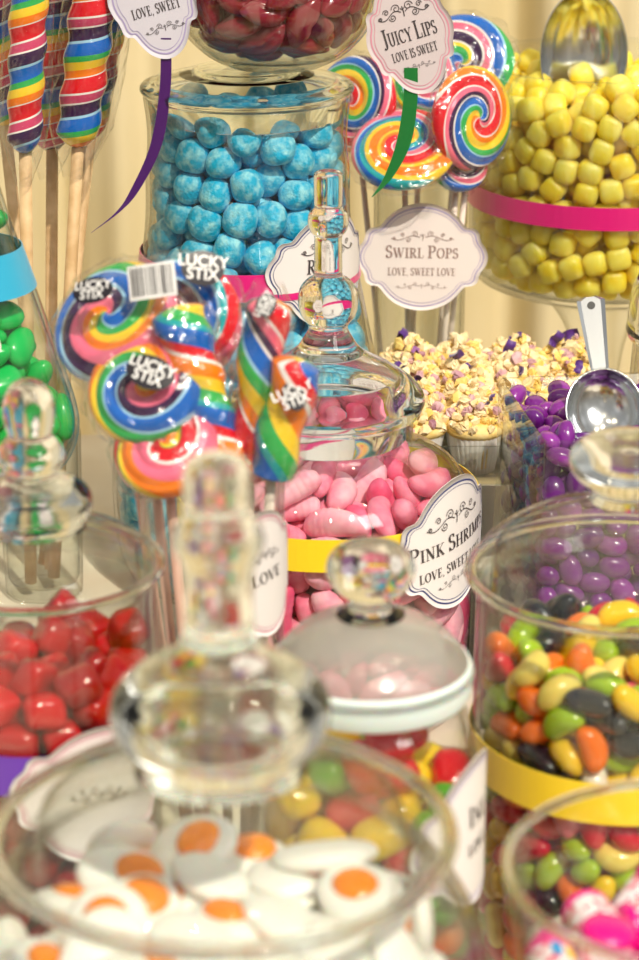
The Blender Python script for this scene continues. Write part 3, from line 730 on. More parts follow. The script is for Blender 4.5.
# edge jar
PROTO['edge'] = [seo('boiled_sweet', .0110, .0100, .0085, m, .8, 18, 12) for m in (pm('orange_sweet', (.85, .17, .01), .15, Coat_Weight=.5), pm('red_sweet', (.65, .02, .02), .15, Coat_Weight=.5), pm('amber_sweet', (.85, .45, .03), .15, Coat_Weight=.5))]
# fried eggs (white with a yolk)
EW = pm('egg_foam', (.95, .92, .86), .45, Subsurface_Weight=.3, Subsurface_Scale=.006)
EY = pm('egg_yolk', (1.0, .27, .0), .15, Coat_Weight=.7, Subsurface_Weight=.2, Subsurface_Scale=.003)
def egg(s):
    o = seo('fried_egg_sweet', .0195 * s, .0150 * s, .0058, EW, .9, 28, 12, nz=.10, nfreq=50, seed=s * 10, deform=lambda v: (v[0] + .0 * v[1], v[1], v[2] if v[2] > 0 else v[2] * .75))
    y = seo('yolk', .0098, .0090, .0042, EY, .95, 20, 10); y.parent = o; y.location = (.004 * s, .001, .0040)
    return o
PROTO['egg'] = [egg(1.0), egg(.92), egg(1.07)]
# sweet rolls with magenta ends
def rollmat():
    m, t, b = new_mat('roll_wrapper'); setp(b, Roughness=.3, Coat_Weight=.4)
    co = t.nodes.new('ShaderNodeTexCoord'); vo = t.nodes.new('ShaderNodeTexVoronoi'); vo.inputs['Scale'].default_value = 260
    t.links.new(co.outputs['Object'], vo.inputs['Vector'])
    n2 = t.nodes.new('ShaderNodeTexNoise'); n2.inputs['Scale'].default_value = 330; n2.inputs['Detail'].default_value = 1; t.links.new(co.outputs['Object'], n2.inputs['Vector'])
    cr = t.nodes.new('ShaderNodeValToRGB'); cr.color_ramp.interpolation = 'CONSTANT'
    cr.color_ramp.elements[0].color = (.90, .86, .88, 1); cr.color_ramp.elements[1].position = .56; cr.color_ramp.elements[1].color = (.80, .06, .16, 1)
    t.links.new(n2.outputs[0], cr.inputs[0]); t.links.new(cr.outputs[0], b.inputs['Base Color']); return m
RW = rollmat(); RE = pm('magenta_foil', (.72, .0, .22), .25, Coat_Weight=.3)
DB = pm('blue_spot', (.02, .30, .65), .3); DY = pm('yellow_spot', (.9, .6, .05), .3)
def roll():
    L, r = .0150, .0100; pr = [(0, -L), (r * .96, -L), (r, -L + .001), (r, L - .001), (r * .96, L), (0, L)]
    V, Fc = lathe(pr, 28); V = [(z, x, y) for x, y, z in V]
    o = mesh_obj('sweet_roll', V, Fc, RW)
    for s in (-1, 1):
        pr = [(0, L + .0022), (.004, L + .0021), (r * .8, L + .0014), (r * .99, L + .0003), (r * 1.035, L - .001), (r * 1.04, L - .003), (r * 1.0, L - .0035)]
        V, Fc = lathe(pr, 28); V = [(s * z, x, y) for x, y, z in V]; mesh_obj('end_cap', V, Fc, RE, o)
    for k, (a, xx, m) in enumerate(((.3, .008, DB), (.85, .006, DY), (2.4, .006, DB), (2.95, .008, DY), (4.4, .007, DB), (5.0, .006, DY))):
        V = []; 
        for q in range(14):
            t = 2 * PI * q / 14; aa = a + .22 * math.cos(t); x_ = xx + .0035 * math.sin(t)
            V.append((x_, (r + .0003) * math.cos(aa), (r + .0003) * math.sin(aa)))
        mesh_obj('printed_spot', V, [tuple(range(14))], m, o, smooth=False)
    return o
PROTO['roll'] = [roll()]

# centre, list of (r, z) collision wall, number, spawn radius, fill height (keep items whose centre is below)
PILES = {
 'blue': dict(c=JX['blue'], wall=[(.001, .007), (.078, .009), (.0905, .032), (.0935, .07), (.0910, .11), (.0850, .155), (.0765, .200), (.0695, .235), (.0660, .265), (.0655, .295), (.0640, .312), (.0640, .6)], n=860, fill=.339, weights=[1, 1, 1, 1]),
 'pink': dict(c=JX['pink'], wall=[(.001, .007), (.075, .009), (.0865, .022), (.0885, .06), (.0885, .5)], n=580, fill=.160, weights=[3, 2, 3, 2], clip=[(.0890, .115), (.0870, .139), (.0775, .156), (.062, .168)]),
 'red': dict(c=JX['red'], wall=[(.001, .007), (.045, .008), (.0525, .022), (.0535, .08), (.0535, .5)], n=420, fill=.184, weights=[2, 1, 2]),
 'green': dict(c=JX['green'], wall=[(.001, .1575), (.03, .1585), (.048, .166), (.0585, .180), (.0628, .193), (.0628, .9)], n=420, fill=.37, weights=[1, 1], clip=[(.0640, .193), (.0628, .208), (.0552, .236), (.0432, .275), (.0315, .312), (.0235, .342), (.0185, .372), (.0220, .40)]),
 'bean': dict(c=JX['bean'], wall=[(.001, .007), (.060, .008), (.0678, .022), (.0683, .08), (.0678, .15), (.0678, .6)], n=800, fill=.178, weights=BW),
 'gum': dict(c=JX['gum'], wall=[(.001, .007), (.038, .008), (.0460, .022), (.0475, .06), (.0470, .5)], n=330, fill=.182, weights=[5, 2, 3, 1], clip=[(.048, .12), (.0475, .16), (.0435, .184)]),
 'yel': dict(c=JX['yel'], wall=[(.001, .1525), (.084, .156), (.0965, .166), (.0998, .184), (.1008, .284), (.1008, .7)], n=800, fill=.331, weights=[1, 1]),
 'purp': dict(box=VC, wall=None, n=1150, fill=.186, c=(VX, VY), weights=[3, 3, 2]),
 'lips': dict(c=JX['lips'], wall=[(r, z + zl) for r, z in ((.001, .0065), (.028, .0075), (.044, .014), (.0575, .028), (.0640, .046), (.0650, .065), (.0640, .4))], n=75, fill=.45, weights=[1]),
 'edge': dict(c=JX['edge'], wall=[(.001, .007), (.040, .009), (.0455, .022), (.0465, .08), (.0455, .14), (.0455, .4)], n=190, fill=.155, weights=[3, 2, 2]),
 'egg': dict(c=JX['egg'], wall=[(.001, .062), (.0955, .064), (.0955, .6)], n=720, fill=.204, weights=[1, 1, 1], clip=[(.0955, .15), (.0925, .185), (.082, .206)]),
 'roll': dict(c=JX['roll'], wall=[(.001, .009), (.040, .010), (.0455, .018), (.0525, .06), (.0605, .12), (.0670, .165), (.0715, .199), (.0725, .3)], n=118, fill=.166, weights=[1]),
}
PLAB = {
 'blue': (lambda i: 'round pale blue bonbon dusted with sugar in the tall ribboned jar', 'sweet', 'blue bonbons'),
 'pink': (lambda i: ['mid pink ridged shrimp sweet in the bellied glass jar', 'deep pink ridged shrimp sweet in the bellied glass jar', 'very pale pink shrimp sweet in the bellied glass jar', 'short mid pink shrimp sweet in the bellied glass jar'][i], 'sweet', 'pink shrimp sweets'),
 'red': (lambda i: 'glossy red gummy in the jar with the purple ribbon', 'sweet', 'red gummies'),
 'green': (lambda i: 'bright green sugared almond inside the cone shaped flask', 'sweet', 'green almonds'),
 'bean': (lambda i: BC[i][0] + ' jelly bean in the wide jar with a yellow ribbon', 'sweet', 'mixed jelly beans'),
 'gum': (lambda i: GC[i][0] + ' fruit gum in the small jar with the knob lid', 'sweet', 'fruit gums'),
 'yel': (lambda i: 'yellow sugared cube sweet in the footed glass bowl', 'sweet', 'yellow cubes'),
 'purp': (lambda i: 'shiny purple chocolate bean in the square glass vase', 'sweet', 'purple chocolate beans'),
 'lips': (lambda i: 'dark red gummy lips in the bowl above the bonbons', 'sweet', 'gummy lips'),
 'edge': (lambda i: ['orange', 'red', 'amber'][i] + ' sweet in the jar behind the scoop handle', 'sweet', 'orange and red sweets'),
 'egg': (lambda i: 'white foam fried egg sweet with an orange yolk in the front jar', 'sweet', 'fried egg sweets'),
 'roll': (lambda i: 'white sweet roll with magenta ends in the front corner bowl', 'sweet', 'sweet rolls'),
}
def place_piles(PACK):
    for key, protos in PROTO.items():
        ch = [kids(p) for p in protos]
        used = [False] * len(protos)
        cx, cy = PILES[key]['c']
        if key in PACK:
            raw = PACK[key]
            for q in range(0, len(raw), 8):
                v = raw[q:q + 8]
                i = v[7]; p = protos[i]
                o = p if not used[i] else copy_tree(p, ch[i]); used[i] = True
                o.location = (cx + v[0] / 10000, cy + v[1] / 10000, v[2] / 10000)
                o.rotation_mode = 'QUATERNION'; qq = Quaternion((v[3] / 100, v[4] / 100, v[5] / 100, v[6] / 100)); qq.normalize(); o.rotation_quaternion = qq
                f, cat, grp = PLAB[key]; tag(o, f(i), cat, grp)
            for i, p in enumerate(protos):
                if not used[i]:
                    for c_ in ch[i]: bpy.data.objects.remove(c_)
                    bpy.data.objects.remove(p)

# resting position, turn and kind of every sweet in its jar
PACK = {
 'bean': [
  -196, -589, 1488, 32, -74, 31, 50, 5, 83, -611, 1382, 1, 28, -16, -94, 0, -215, -572, 1715, 13, 97, -17, -7, 3, -170, -600, 1097, 11, -71, -10, -69, 2,
  -5, -595, 1194, 8, 20, -96, -15, 0, -306, -540, 1120, 46, 29, -59, 60, 6, -24, -617, 1730, 7, -33, -23, -91, 0, -14, -600, 1523, 26, 7, 77, 58, 3,
  142, -605, 860, 66, 65, 32, -18, 4, 172, -556, 1754, 24, -52, 81, 8, 3, -66, -599, 933, 6, -13, -96, -25, 7, -32, -592, 1065, 85, 12, 31, -42, 2,
  -346, -477, 803, 40, 2, 71, -59, 1, -328, -517, 1587, 59, -69, -2, -43, 1, -304, -511, 1417, 74, -42, 41, -31, 0, -347, -467, 1722, 28, -2, 83, -48, 7,
  0, -597, 788, 50, 3, -64, 58, 1, 189, -572, 1006, 43, 36, 78, -27, 7, 302, -541, 677, 5, -28, 62, -73, 2, -427, -445, 1361, 33, 22, 16, 91, 3,
  -448, -428, 884, 18, -41, -35, 82, 2, 249, -550, 1502, 10, -28, 86, -41, 3, 272, -543, 1374, 87, -44, -9, 21, 1, -254, -524, 709, 78, -10, 24, -57, 5,
  -445, -427, 1229, 46, 79, -37, -15, 1, 385, -427, 1754, 15, -16, -94, -25, 2, 84, -248, 1724, 90, -12, 22, -37, 0, -379, -462, 1041, 91, 29, 27, -11, 2,
  -178, -547, 1310, 60, -36, -63, 33, 4, -115, -559, 1614, 41, -7, 5, 91, 3, 174, -553, 1166, 82, -8, -8, 56, 0, -243, -522, 935, 67, -28, 4, -69, 1,
  -462, -315, 1771, 89, 0, -19, 41, 7, 108, -561, 1619, 21, -95, 24, 7, 1, -120, -571, 738, 53, 41, 72, 19, 0, 261, -503, 1661, 17, -63, -70, -29, 0,
  -195, -547, 835, 72, 9, -33, -61, 1, 133, -567, 704, 51, -22, 61, -56, 0, -472, -399, 561, 39, -82, 41, -15, 6, 397, -452, 1294, 32, -41, 74, 43, 3,
  432, -446, 1130, 20, 51, -10, -83, 2, 339, -499, 981, 29, 30, -84, 35, 1, -262, -493, 1248, 13, -91, -4, 39, 3, -96, -556, 593, 11, -52, 82, -20, 3,
  435, -435, 1462, 30, -23, 65, -66, 1, -158, -588, 466, 18, -20, -77, 59, 1, -484, -390, 716, 47, -9, 44, 76, 1, -110, -475, 1732, 65, -70, 28, 9, 1,
  -67, -515, 1273, 32, -17, 1, 93, 0, 202, -542, 586, 20, -29, -92, 14, 2, 39, -566, 580, 75, -30, -14, 58, 3, 291, -467, 1132, 56, -24, -23, 76, 3,
  297, -545, 398, 24, -89, -9, 38, 5, 275, -507, 878, 60, 4, -31, -73, 4, 116, -541, 1281, 13, 87, -47, -8, 0, -355, -460, 644, 69, -17, 30, -64, 3,
  -208, -215, 1750, 55, 60, 51, -28, 5, -427, -380, 1633, 93, 31, 19, 9, 5, 56, 4, 1767, 57, -55, -3, -61, 3, 12, -568, 447, 51, -50, -63, 31, 4,
  463, -398, 732, 85, -27, -38, 26, 1, -559, -258, 1452, 13, -83, 51, -18, 5, -410, -380, 1492, 9, -32, 93, -15, 5, -31, -511, 1407, 96, 15, 2, 25, 1,
  150, -552, 486, 53, -2, -25, -81, 0, 482, -373, 1603, 4, 42, -54, 72, 4, -477, -332, 1110, 98, -18, 6, -6, 5, -322, -527, 354, 10, -36, -37, 85, 2,
  -553, -245, 999, 7, -56, -79, 24, 2, 102, -532, 1085, 55, -1, 1, -83, 0, 311, -177, 1779, 18, 46, 85, -17, 2, 300, -437, 757, 37, 92, -9, 11, 2,
  350, -481, 518, 0, 4, -87, 50, 2, -226, -510, 597, 75, 3, -21, 62, 3, 328, -452, 1577, 18, -14, -23, 95, 7, 416, -378, 872, 18, 26, 86, 39, 0,
  -313, -494, 523, 69, 18, 14, -69, 4, -352, 46, 1768, 85, 15, -10, 50, 3, -514, -277, 769, 8, 11, 92, -37, 2, 478, -387, 559, 19, 86, 43, -21, 1,
  237, -475, 1284, 33, 79, -34, -40, 1, 181, -38, 1710, 84, -48, -22, -13, 0, 236, -307, 1736, 20, -66, 53, -49, 2, -499, -325, 436, 34, -61, -63, 35, 2,
  -484, -301, 1334, 16, 2, -79, -59, 7, -607, -120, 1692, 65, -2, 48, 60, 2, -471, -117, 1761, 29, 71, -61, 22, 1, -207, 41, 1733, 45, 21, 82, 28, 0,
  -585, -183, 1562, 56, -22, -17, 78, 1, 118, -569, 362, 0, -28, -96, 9, 2, 448, -425, 395, 50, -72, -47, -11, 4, -234, -545, 275, 91, 34, -15, 17, 3,
  84, -606, 235, 5, -2, 46, -89, 0, -583, -218, 353, 27, 60, -12, 74, 7, -70, -587, 330, 3, 26, -92, 29, 0, -560, -205, 855, 7, 83, 43, -36, 0,
  -535, -231, 1234, 22, -80, -56, -1, 0, -302, -328, 1701, 10, -26, 37, -89, 1, -49, -172, 1656, 45, -65, -58, -20, 7, -462, -382, 318, 3, 24, 89, 39, 5,
  507, -336, 1061, 44, -38, 72, -38, 3, -62, 20, 1701, 53, -30, -5, -79, 1, 542, -232, 1707, 28, -15, 89, -31, 4, 421, -165, 1721, 16, -57, -27, 76, 3,
  394, 147, 1754, 13, -4, -8, -99, 2, -545, -225, 628, 50, -66, -53, -16, 0, -365, -423, 426, 31, -19, -1, -93, 4, -469, 140, 1755, 42, -32, 71, -46, 1,
  -121, -321, 1702, 7, 96, 3, -28, 7, -154, 181, 1720, 75, -29, -60, -4, 7, -602, -95, 1108, 27, -64, -29, -66, 1, 205, 121, 1739, 78, -34, -11, 52, 7,
  -428, -260, 882, 89, -25, 11, 36, 1, 33, 382, 1756, 15, -99, -4, -6, 0, -364, -196, 1702, 66, -51, -50, 21, 5, 525, -294, 1354, 87, 31, 25, 28, 7,
  -504, -233, 1663, 34, -42, 66, -52, 0, 97, -489, 1522, 61, 13, 20, -75, 6, 522, -309, 1221, 36, 38, -81, -26, 2, -457, -260, 1550, 31, -46, 66, -51, 1,
  77, 168, 1755, 87, -41, -7, 27, 1, -590, -26, 1757, 0, 84, 40, -38, 5, 7, -425, 1630, 47, 74, -35, 34, 1, -594, -124, 1313, 60, -45, 7, -66, 7,
  -586, -134, 541, 71, 27, 57, -33, 0, 509, -349, 320, 33, -79, -49, -19, 1, 505, -295, 899, 56, -15, 34, 74, 5, 502, -292, 644, 93, -28, 21, 10, 3,
  -611, -94, 726, 19, 74, -64, -10, 0, -73, -564, 177, 77, 48, 43, -5, 0, 220, -526, 296, 50, 18, -25, 81, 0, 368, -455, 237, 12, -58, 79, -12, 0,
  568, -228, 728, 49, -59, 14, 63, 1, 82, -468, 977, 32, 40, -63, -59, 1, 191, -361, 1637, 14, 18, -97, -3, 5, -620, -4, 848, 55, 47, -54, -43, 2,
  -519, -209, 1115, 2, 11, 3, 99, 3, 581, -75, 1743, 77, 53, 1, 36, 2, 33, -494, 685, 36, -9, 18, -91, 3, -429, -353, 136, 76, -46, 24, -39, 4,
  -236, 413, 1745, 26, 64, 26, -67, 3, -578, -64, 1446, 92, -7, 13, -36, 1, 470, 26, 1704, 52, -24, 4, -82, 0, 319, 307, 1727, 33, 74, 51, 28, 2,
  -375, 429, 1745, 74, -31, 16, -57, 3, -162, 324, 1714, 73, -50, -8, 46, 5, 579, -210, 1441, 48, -34, 27, -76, 4, 571, -218, 462, 67, -46, -32, 49, 0,
  126, -150, 1668, 91, 38, -13, -11, 0, 594, 60, 1732, 25, -82, 23, 45, 1, 165, 468, 1688, 57, 7, 45, -69, 2, 479, 301, 1738, 20, 97, 11, 2, 2,
  -231, -501, 139, 93, -34, 4, -14, 0, -333, 228, 1719, 45, 11, 12, 88, 3, -134, -427, 1124, 43, -48, -28, 71, 3, -190, -66, 1646, 89, -21, -24, -34, 0,
  -604, -28, 386, 25, 60, 68, 34, 2, -488, 320, 1713, 74, 0, 23, -63, 2, 560, -191, 987, 93, -3, -7, 36, 0, -256, -412, 1542, 72, 31, -11, -61, 0,
  -360, -352, 1001, 66, 74, -4, 7, 1, 303, 57, 1678, 81, 39, -43, -12, 0, -309, -439, 230, 6, -100, -3, -6, 0, 347, -304, 1683, 20, -58, 77, -19, 0,
  -357, -333, 769, 63, 12, -74, -20, 1, -287, -420, 1133, 53, 75, 14, -37, 0, 67, -287, 1601, 97, -4, 23, 3, 6, -609, 44, 649, 17, 71, 45, 51, 1,
  -44, -413, 793, 84, 30, -1, 46, 6, 586, -125, 852, 75, -50, 6, 43, 2, 268, -494, 153, 31, 91, 28, -3, 3, 290, 498, 1679, 1, 69, -69, 22, 1,
  601, -138, 300, 23, 67, 37, -60, 4, -599, 68, 1342, 62, 19, -30, -70, 1, -552, -174, 189, 0, 45, 50, 74, 2, -571, -7, 499, 97, -5, 13, -20, 7,
  -267, -253, 912, 19, -48, 85, -2, 7, 407, -324, 145, 52, 11, 14, 84, 7, -606, 51, 971, 34, 64, 65, 23, 1, -46, 216, 1661, 84, 8, -2, -54, 7,
  600, -133, 1609, 54, 55, 46, 44, 0, 110, -475, 824, 18, -10, 81, -54, 0, 523, -256, 249, 88, 45, -8, 14, 0, -480, -242, 257, 81, -3, -27, 52, 7,
  611, -85, 579, 38, 66, 55, 35, 7, -611, 86, 1099, 66, 40, 35, 53, 0, -596, 40, 1561, 62, -4, -7, -78, 0, 90, -496, 138, 2, -64, 77, -5, 2,
  354, -329, 1514, 43, -22, 66, 57, 3, -241, 567, 1704, 74, -62, -23, 4, 3, 557, -166, 1120, 24, 90, -11, 34, 5, 384, -359, 1003, 41, 10, -63, -65, 1,
  -600, 27, 251, 68, -23, 14, -68, 1, -96, -470, 1013, 9, -13, 84, -52, 7, -147, -458, 1471, 14, -35, 35, 86, 0, 238, -406, 972, 52, 15, -67, -50, 3,
  -13, 520, 1689, 13, 10, 17, -97, 2, -87, -478, 383, 82, -49, 6, 28, 7, 35, -371, 1473, 41, -90, -17, 2, 4, 149, 598, 1644, 25, -31, -74, -54, 2,
  -567, 43, 1198, 69, -51, 40, -32, 1, 156, -457, 1415, 35, 10, 93, -8, 3, 581, -65, 684, 78, -52, -24, 26, 3, -118, 606, 1592, 37, -37, 65, 56, 1,
  4, -410, 1184, 6, -48, -86, 18, 0, -569, 138, 1663, 27, 89, 35, 12, 2, -74, -466, 897, 100, -5, -3, 0, 6, -347, -192, 1331, 25, -19, 2, 95, 1,
  -573, 149, 1443, 35, -19, 38, -84, 3, 129, -385, 1210, 13, 77, 11, -61, 3, 575, -43, 414, 19, -22, 42, 86, 0, 525, -164, 136, 75, -44, -24, 43, 7,
  -20, 411, 1614, 23, 22, 69, -65, 4, 531, -174, 1275, 6, 99, 14, 0, 2, 273, -410, 381, 24, -93, 7, 27, 4, -3, -32, 1619, 95, 12, 6, 29, 0,
  95, 309, 1673, 99, 4, -10, 9, 0, 554, -76, 1493, 6, 96, 26, -7, 2, 579, -36, 1196, 84, 38, -37, -11, 3, -571, 149, 579, 14, 36, 19, -90, 2,
  459, -234, 1568, 3, 9, 16, 98, 2, 424, -237, 1412, 50, -68, -11, -53, 0, -60, -394, 478, 19, -36, -7, 91, 1, -154, -357, 711, 71, -15, -9, 68, 1,
  -173, -355, 958, 84, -6, 36, 41, 3, -310, -313, 1274, 79, 50, 28, 24, 7, -195, -421, 1640, 0, -14, 52, -85, 3, -375, 117, 1654, 88, -4, 6, -46, 0,
  274, -243, 1024, 59, 11, 18, 78, 7, -225, -324, 807, 75, 26, -45, -41, 2, -363, -73, 1641, 22, -85, -48, -2, 0, 572, 182, 1639, 64, -14, -46, 59, 0,
  126, 103, 1633, 35, -39, -74, 42, 1, -171, -413, 338, 2, 96, 25, -13, 1, 602, 0, 1034, 71, -41, -12, 55, 0, -107, -340, 604, 18, 61, -74, -21, 2,
  -379, -186, 749, 5, -1, 16, 99, 0, -278, 140, 1595, 2, -88, 47, -2, 1, 557, -9, 273, 0, -100, -3, -4, 1, 377, -284, 1097, 15, 36, -87, 29, 0,
  -572, 227, 328, 53, -32, 72, -31, 0, 49, -193, 1515, 59, 6, -60, 54, 3, -72, -464, 230, 5, 6, -72, 69, 1, 246, 419, 1600, 55, 50, -58, -34, 0,
  -547, 193, 735, 10, -8, -9, -99, 4, -406, -246, 628, 1, 41, -91, -11, 1, -232, 283, 1609, 86, -47, 14, -17, 1, 220, -399, 627, 19, -18, -95, 20, 3,
  -430, -171, 990, 60, -14, 9, -78, 5, -574, 205, 873, 63, -20, 51, -55, 1, 90, -423, 252, 72, -37, 19, -55, 1, 326, -375, 1376, 59, 68, 41, 15, 3,
  259, -309, 817, 77, -10, 15, 61, 0, 385, -259, 771, 66, -8, -16, 73, 3, -548, 279, 1571, 23, -48, 84, -16, 7, 612, 95, 511, 67, 38, -13, -63, 7,
  600, 51, 887, 80, -15, -28, 50, 6, -233, -371, 1353, 76, -57, -14, 29, 2, -536, 225, 1036, 8, 14, 11, -98, 0, 196, -312, 1499, 58, -24, 3, 78, 4,
  358, -274, 290, 27, 59, 75, -5, 3, -566, 246, 1222, 45, 32, -75, -36, 3, -548, -10, 138, 11, -59, -78, 18, 1, 41, -358, 1064, 5, -69, 67, -28, 0,
  142, -386, 514, 37, -92, 11, -4, 0, -461, 31, 880, 37, -89, 26, 4, 4, 268, -50, 1620, 29, 38, 87, -14, 5, 327, -312, 675, 10, -55, -80, -22, 0,
  -335, -191, 1049, 68, -36, 53, -35, 1, -496, 7, 1617, 71, -18, -13, 67, 2, -442, -135, 406, 93, 0, -36, 4, 1, 9, 98, 1546, 38, -12, 44, -81, 3,
  -247, -285, 634, 75, 6, 37, 55, 3, -437, -215, 1413, 33, -27, -17, 89, 3, 604, 62, 1456, 5, -72, 26, 64, 7, 572, 194, 815, 59, -66, 46, 3, 0,
  -34, -396, 1328, 13, 20, -83, 51, 0, -184, -262, 495, 50, -22, -11, 83, 2, -294, -330, 134, 35, -18, -39, 83, 3, -495, 368, 732, 9, -43, 89, -11, 5,
  -358, -312, 336, 17, 18, 9, 96, 0, 541, 161, 1001, 84, 53, -6, 11, 0, 532, -97, 1372, 5, -95, -28, 14, 0, 241, 240, 1608, 95, 18, 13, 21, 0,
  65, -409, 385, 49, -77, 21, -36, 3, -496, -97, 903, 21, 90, -10, -37, 4, -129, 41, 1581, 3, 69, 63, 34, 0, 545, 65, 762, 11, 10, 93, 33, 2,
  245, -363, 150, 41, 91, 3, 1, 2, -301, -212, 1608, 81, 17, -19, 52, 5,
 ],
 'blue': [
  167, -789, 1096, 22, -18, 71, -65, 0, -179, -759, 1386, 48, 58, 27, -60, 3, -2, -819, 918, 98, 5, 10, 16, 2, 257, -707, 1523, 65, 9, 43, -62, 3,
  -33, -693, 1796, 48, -68, -54, -12, 1, 27, -774, 1299, 4, -54, -33, 77, 1, -45, -839, 707, 36, 41, 51, -67, 3, 61, -624, 2238, 61, -64, -35, -32, 3,
  -183, -775, 1052, 3, 76, 61, -24, 3, 52, -736, 1531, 47, 48, 65, 35, 3, 96, -656, 1979, 71, 56, 34, -28, 0, -112, -704, 1597, 32, -57, 60, -46, 0,
  152, -682, 1714, 21, 86, 37, 28, 1, 359, -714, 1119, 51, -47, 47, 54, 1, -174, -590, 2313, 44, -46, 66, 39, 3, -328, -655, 1556, 3, 32, 40, -86, 2,
  -383, -700, 1123, 45, 36, 78, -26, 0, 492, -583, 1502, 41, 74, -1, 53, 3, 419, -702, 899, 62, -29, -60, -42, 0, -370, -613, 1795, 59, -65, 48, -1, 3,
  219, -801, 707, 12, 90, 17, 39, 3, -369, -681, 1331, 3, -91, 12, 39, 1, -180, -640, 1918, 46, -20, 17, -85, 0, 241, -585, 2124, 9, -47, 62, 63, 0,
  -202, -776, 851, 89, -4, 33, 33, 1, 281, -613, 1873, 4, 42, 76, -49, 0, -421, -720, 840, 22, 6, 68, 69, 2, -311, -762, 674, 50, -74, -32, -32, 1,
  105, -572, 2460, 94, -12, -27, 16, 2, -33, -570, 2728, 53, -51, -42, -53, 3, -298, -562, 2059, 82, 17, 41, -37, 2, 205, -762, 898, 13, -72, 64, -23, 3,
  384, -661, 1334, 69, -46, 3, 55, 1, -90, -636, 2097, 39, 9, -91, -3, 1, 370, -600, 1675, 65, 0, 46, 60, 1, -116, -554, 2524, 31, 46, 38, -74, 0,
  396, -705, 687, 66, -18, 69, 23, 3, 529, -605, 1065, 24, 65, 35, -63, 3, 209, -497, 3172, 95, -12, -4, 28, 2, 468, -501, 1916, 48, -10, -75, -44, 3,
  -1, -532, 3260, 28, 71, -56, -32, 2, -264, -507, 2690, 5, 19, 65, 73, 3, 162, -521, 2726, 55, 40, 66, -33, 2, 642, -517, 676, 31, -44, -30, -79, 0,
  3, -540, 2946, 40, 64, 36, -55, 0, -190, -496, 2873, 48, 73, -10, 47, 0, 80, -813, 523, 92, 16, -36, -2, 0, -532, -583, 1218, 14, 36, -74, -55, 2,
  556, -552, 1282, 63, -18, 70, 29, 2, 325, -429, 2862, 93, -8, -6, -36, 1, 273, -492, 2466, 59, -23, 71, 31, 3, -480, -679, 527, 15, 57, 36, -73, 3,
  393, -486, 2175, 11, -39, -15, -90, 3, -383, -477, 2250, 54, 61, 12, -56, 0, -205, -487, 3312, 40, 90, 6, 14, 3, -491, -561, 1464, 0, -42, 82, -39, 0,
  -565, -593, 717, 33, 74, -4, -58, 2, -140, -500, 3094, 94, 0, -9, 34, 1, -343, -428, 3118, 27, -10, -65, 71, 3, -322, -464, 2484, 88, 11, 3, 45, 3,
  344, -431, 2664, 24, -5, -3, -97, 0, -226, -783, 484, 57, 73, -37, -5, 1, -531, -600, 978, 34, -16, -91, -18, 0, 299, -754, 503, 61, 52, 58, -15, 0,
  511, -631, 539, 65, 26, -69, 18, 0, 523, -468, 1715, 62, -38, -49, 48, 1, -514, -454, 1823, 44, 88, -16, 4, 3, -591, -428, 1584, 8, 38, -82, 42, 0,
  -472, -442, 2030, 92, 17, -9, -35, 2, 160, -649, 1357, 19, 20, 59, 76, 2, -6, -657, 1123, 59, 53, -58, -18, 2, 665, -462, 1046, 11, 75, -36, 54, 0,
  -678, -468, 1093, 6, 50, 49, 72, 3, 481, -320, 2285, 45, -32, -9, 83, 1, 705, -431, 848, 3, 65, -76, 5, 1, 563, -338, 2079, 61, -11, 52, -59, 3,
  261, -345, 3321, 20, 5, -94, -28, 0, -176, -618, 1211, 45, 40, 79, -10, 3, 149, -398, 2961, 53, 22, 81, -13, 1, 447, -259, 3239, 5, -20, 98, -3, 3,
  331, -391, 3078, 69, 13, -47, 53, 3, 699, -375, 1295, 27, 73, 5, 63, 3, -366, -380, 2896, 52, -31, -48, -63, 0, 641, -394, 1523, 38, 37, -65, -55, 1,
  421, -356, 2496, 21, 77, -32, 51, 2, -199, -564, 1715, 81, -26, -20, -48, 1, -405, -347, 3319, 48, 5, -4, 88, 1, -658, -473, 868, 98, 10, 5, -15, 1,
  -44, -789, 371, 100, -3, 5, -7, 3, -424, -363, 2697, 7, 16, -50, -85, 2, -542, -304, 2193, 34, 30, 74, 50, 1, 174, -591, 1151, 13, 16, 11, -97, 2,
  387, -678, 352, 23, -24, 94, 12, 3, 486, -297, 2845, 25, -76, 13, 58, 3, -723, -299, 1279, 68, -25, 65, 21, 0, 174, -772, 313, 67, -20, 15, -71, 2,
  578, -565, 345, 47, -63, 23, 58, 3, -749, -383, 681, 31, -38, -51, 71, 3, 661, -286, 1697, 48, -37, 41, -68, 1, 691, -417, 502, 24, 52, -68, 46, 2,
  -328, -711, 301, 74, 51, 37, -24, 1, -639, -487, 518, 5, -46, 89, -6, 0, 475, -251, 3054, 67, -72, 18, 0, 2, -21, -335, 3309, 1, -15, 13, 98, 1,
  -527, -220, 2541, 82, 10, 34, -45, 2, 132, -454, 2279, 0, 8, 99, -12, 1, -426, -301, 2372, 4, 41, -61, 68, 3, -498, -571, 363, 21, -64, 72, 17, 3,
  36, -674, 743, 29, -23, 72, 58, 3, 764, -310, 688, 26, -16, 27, -91, 3, 734, -273, 1088, 5, -34, -72, 60, 1, 577, -311, 1863, 23, -68, -22, 66, 2,
  489, -224, 2648, 54, 78, -22, -22, 1, -116, -675, 575, 55, -3, 52, 65, 3, 280, -324, 2324, 67, -62, 39, -12, 3, -689, -278, 1487, 88, 35, 21, -25, 1,
  -669, -192, 1657, 95, -14, 6, -27, 3, -607, -259, 2007, 63, 3, 2, 77, 1, -487, -220, 2960, 15, -96, -23, -1, 3, -456, -241, 3141, 1, -59, -31, 75, 2,
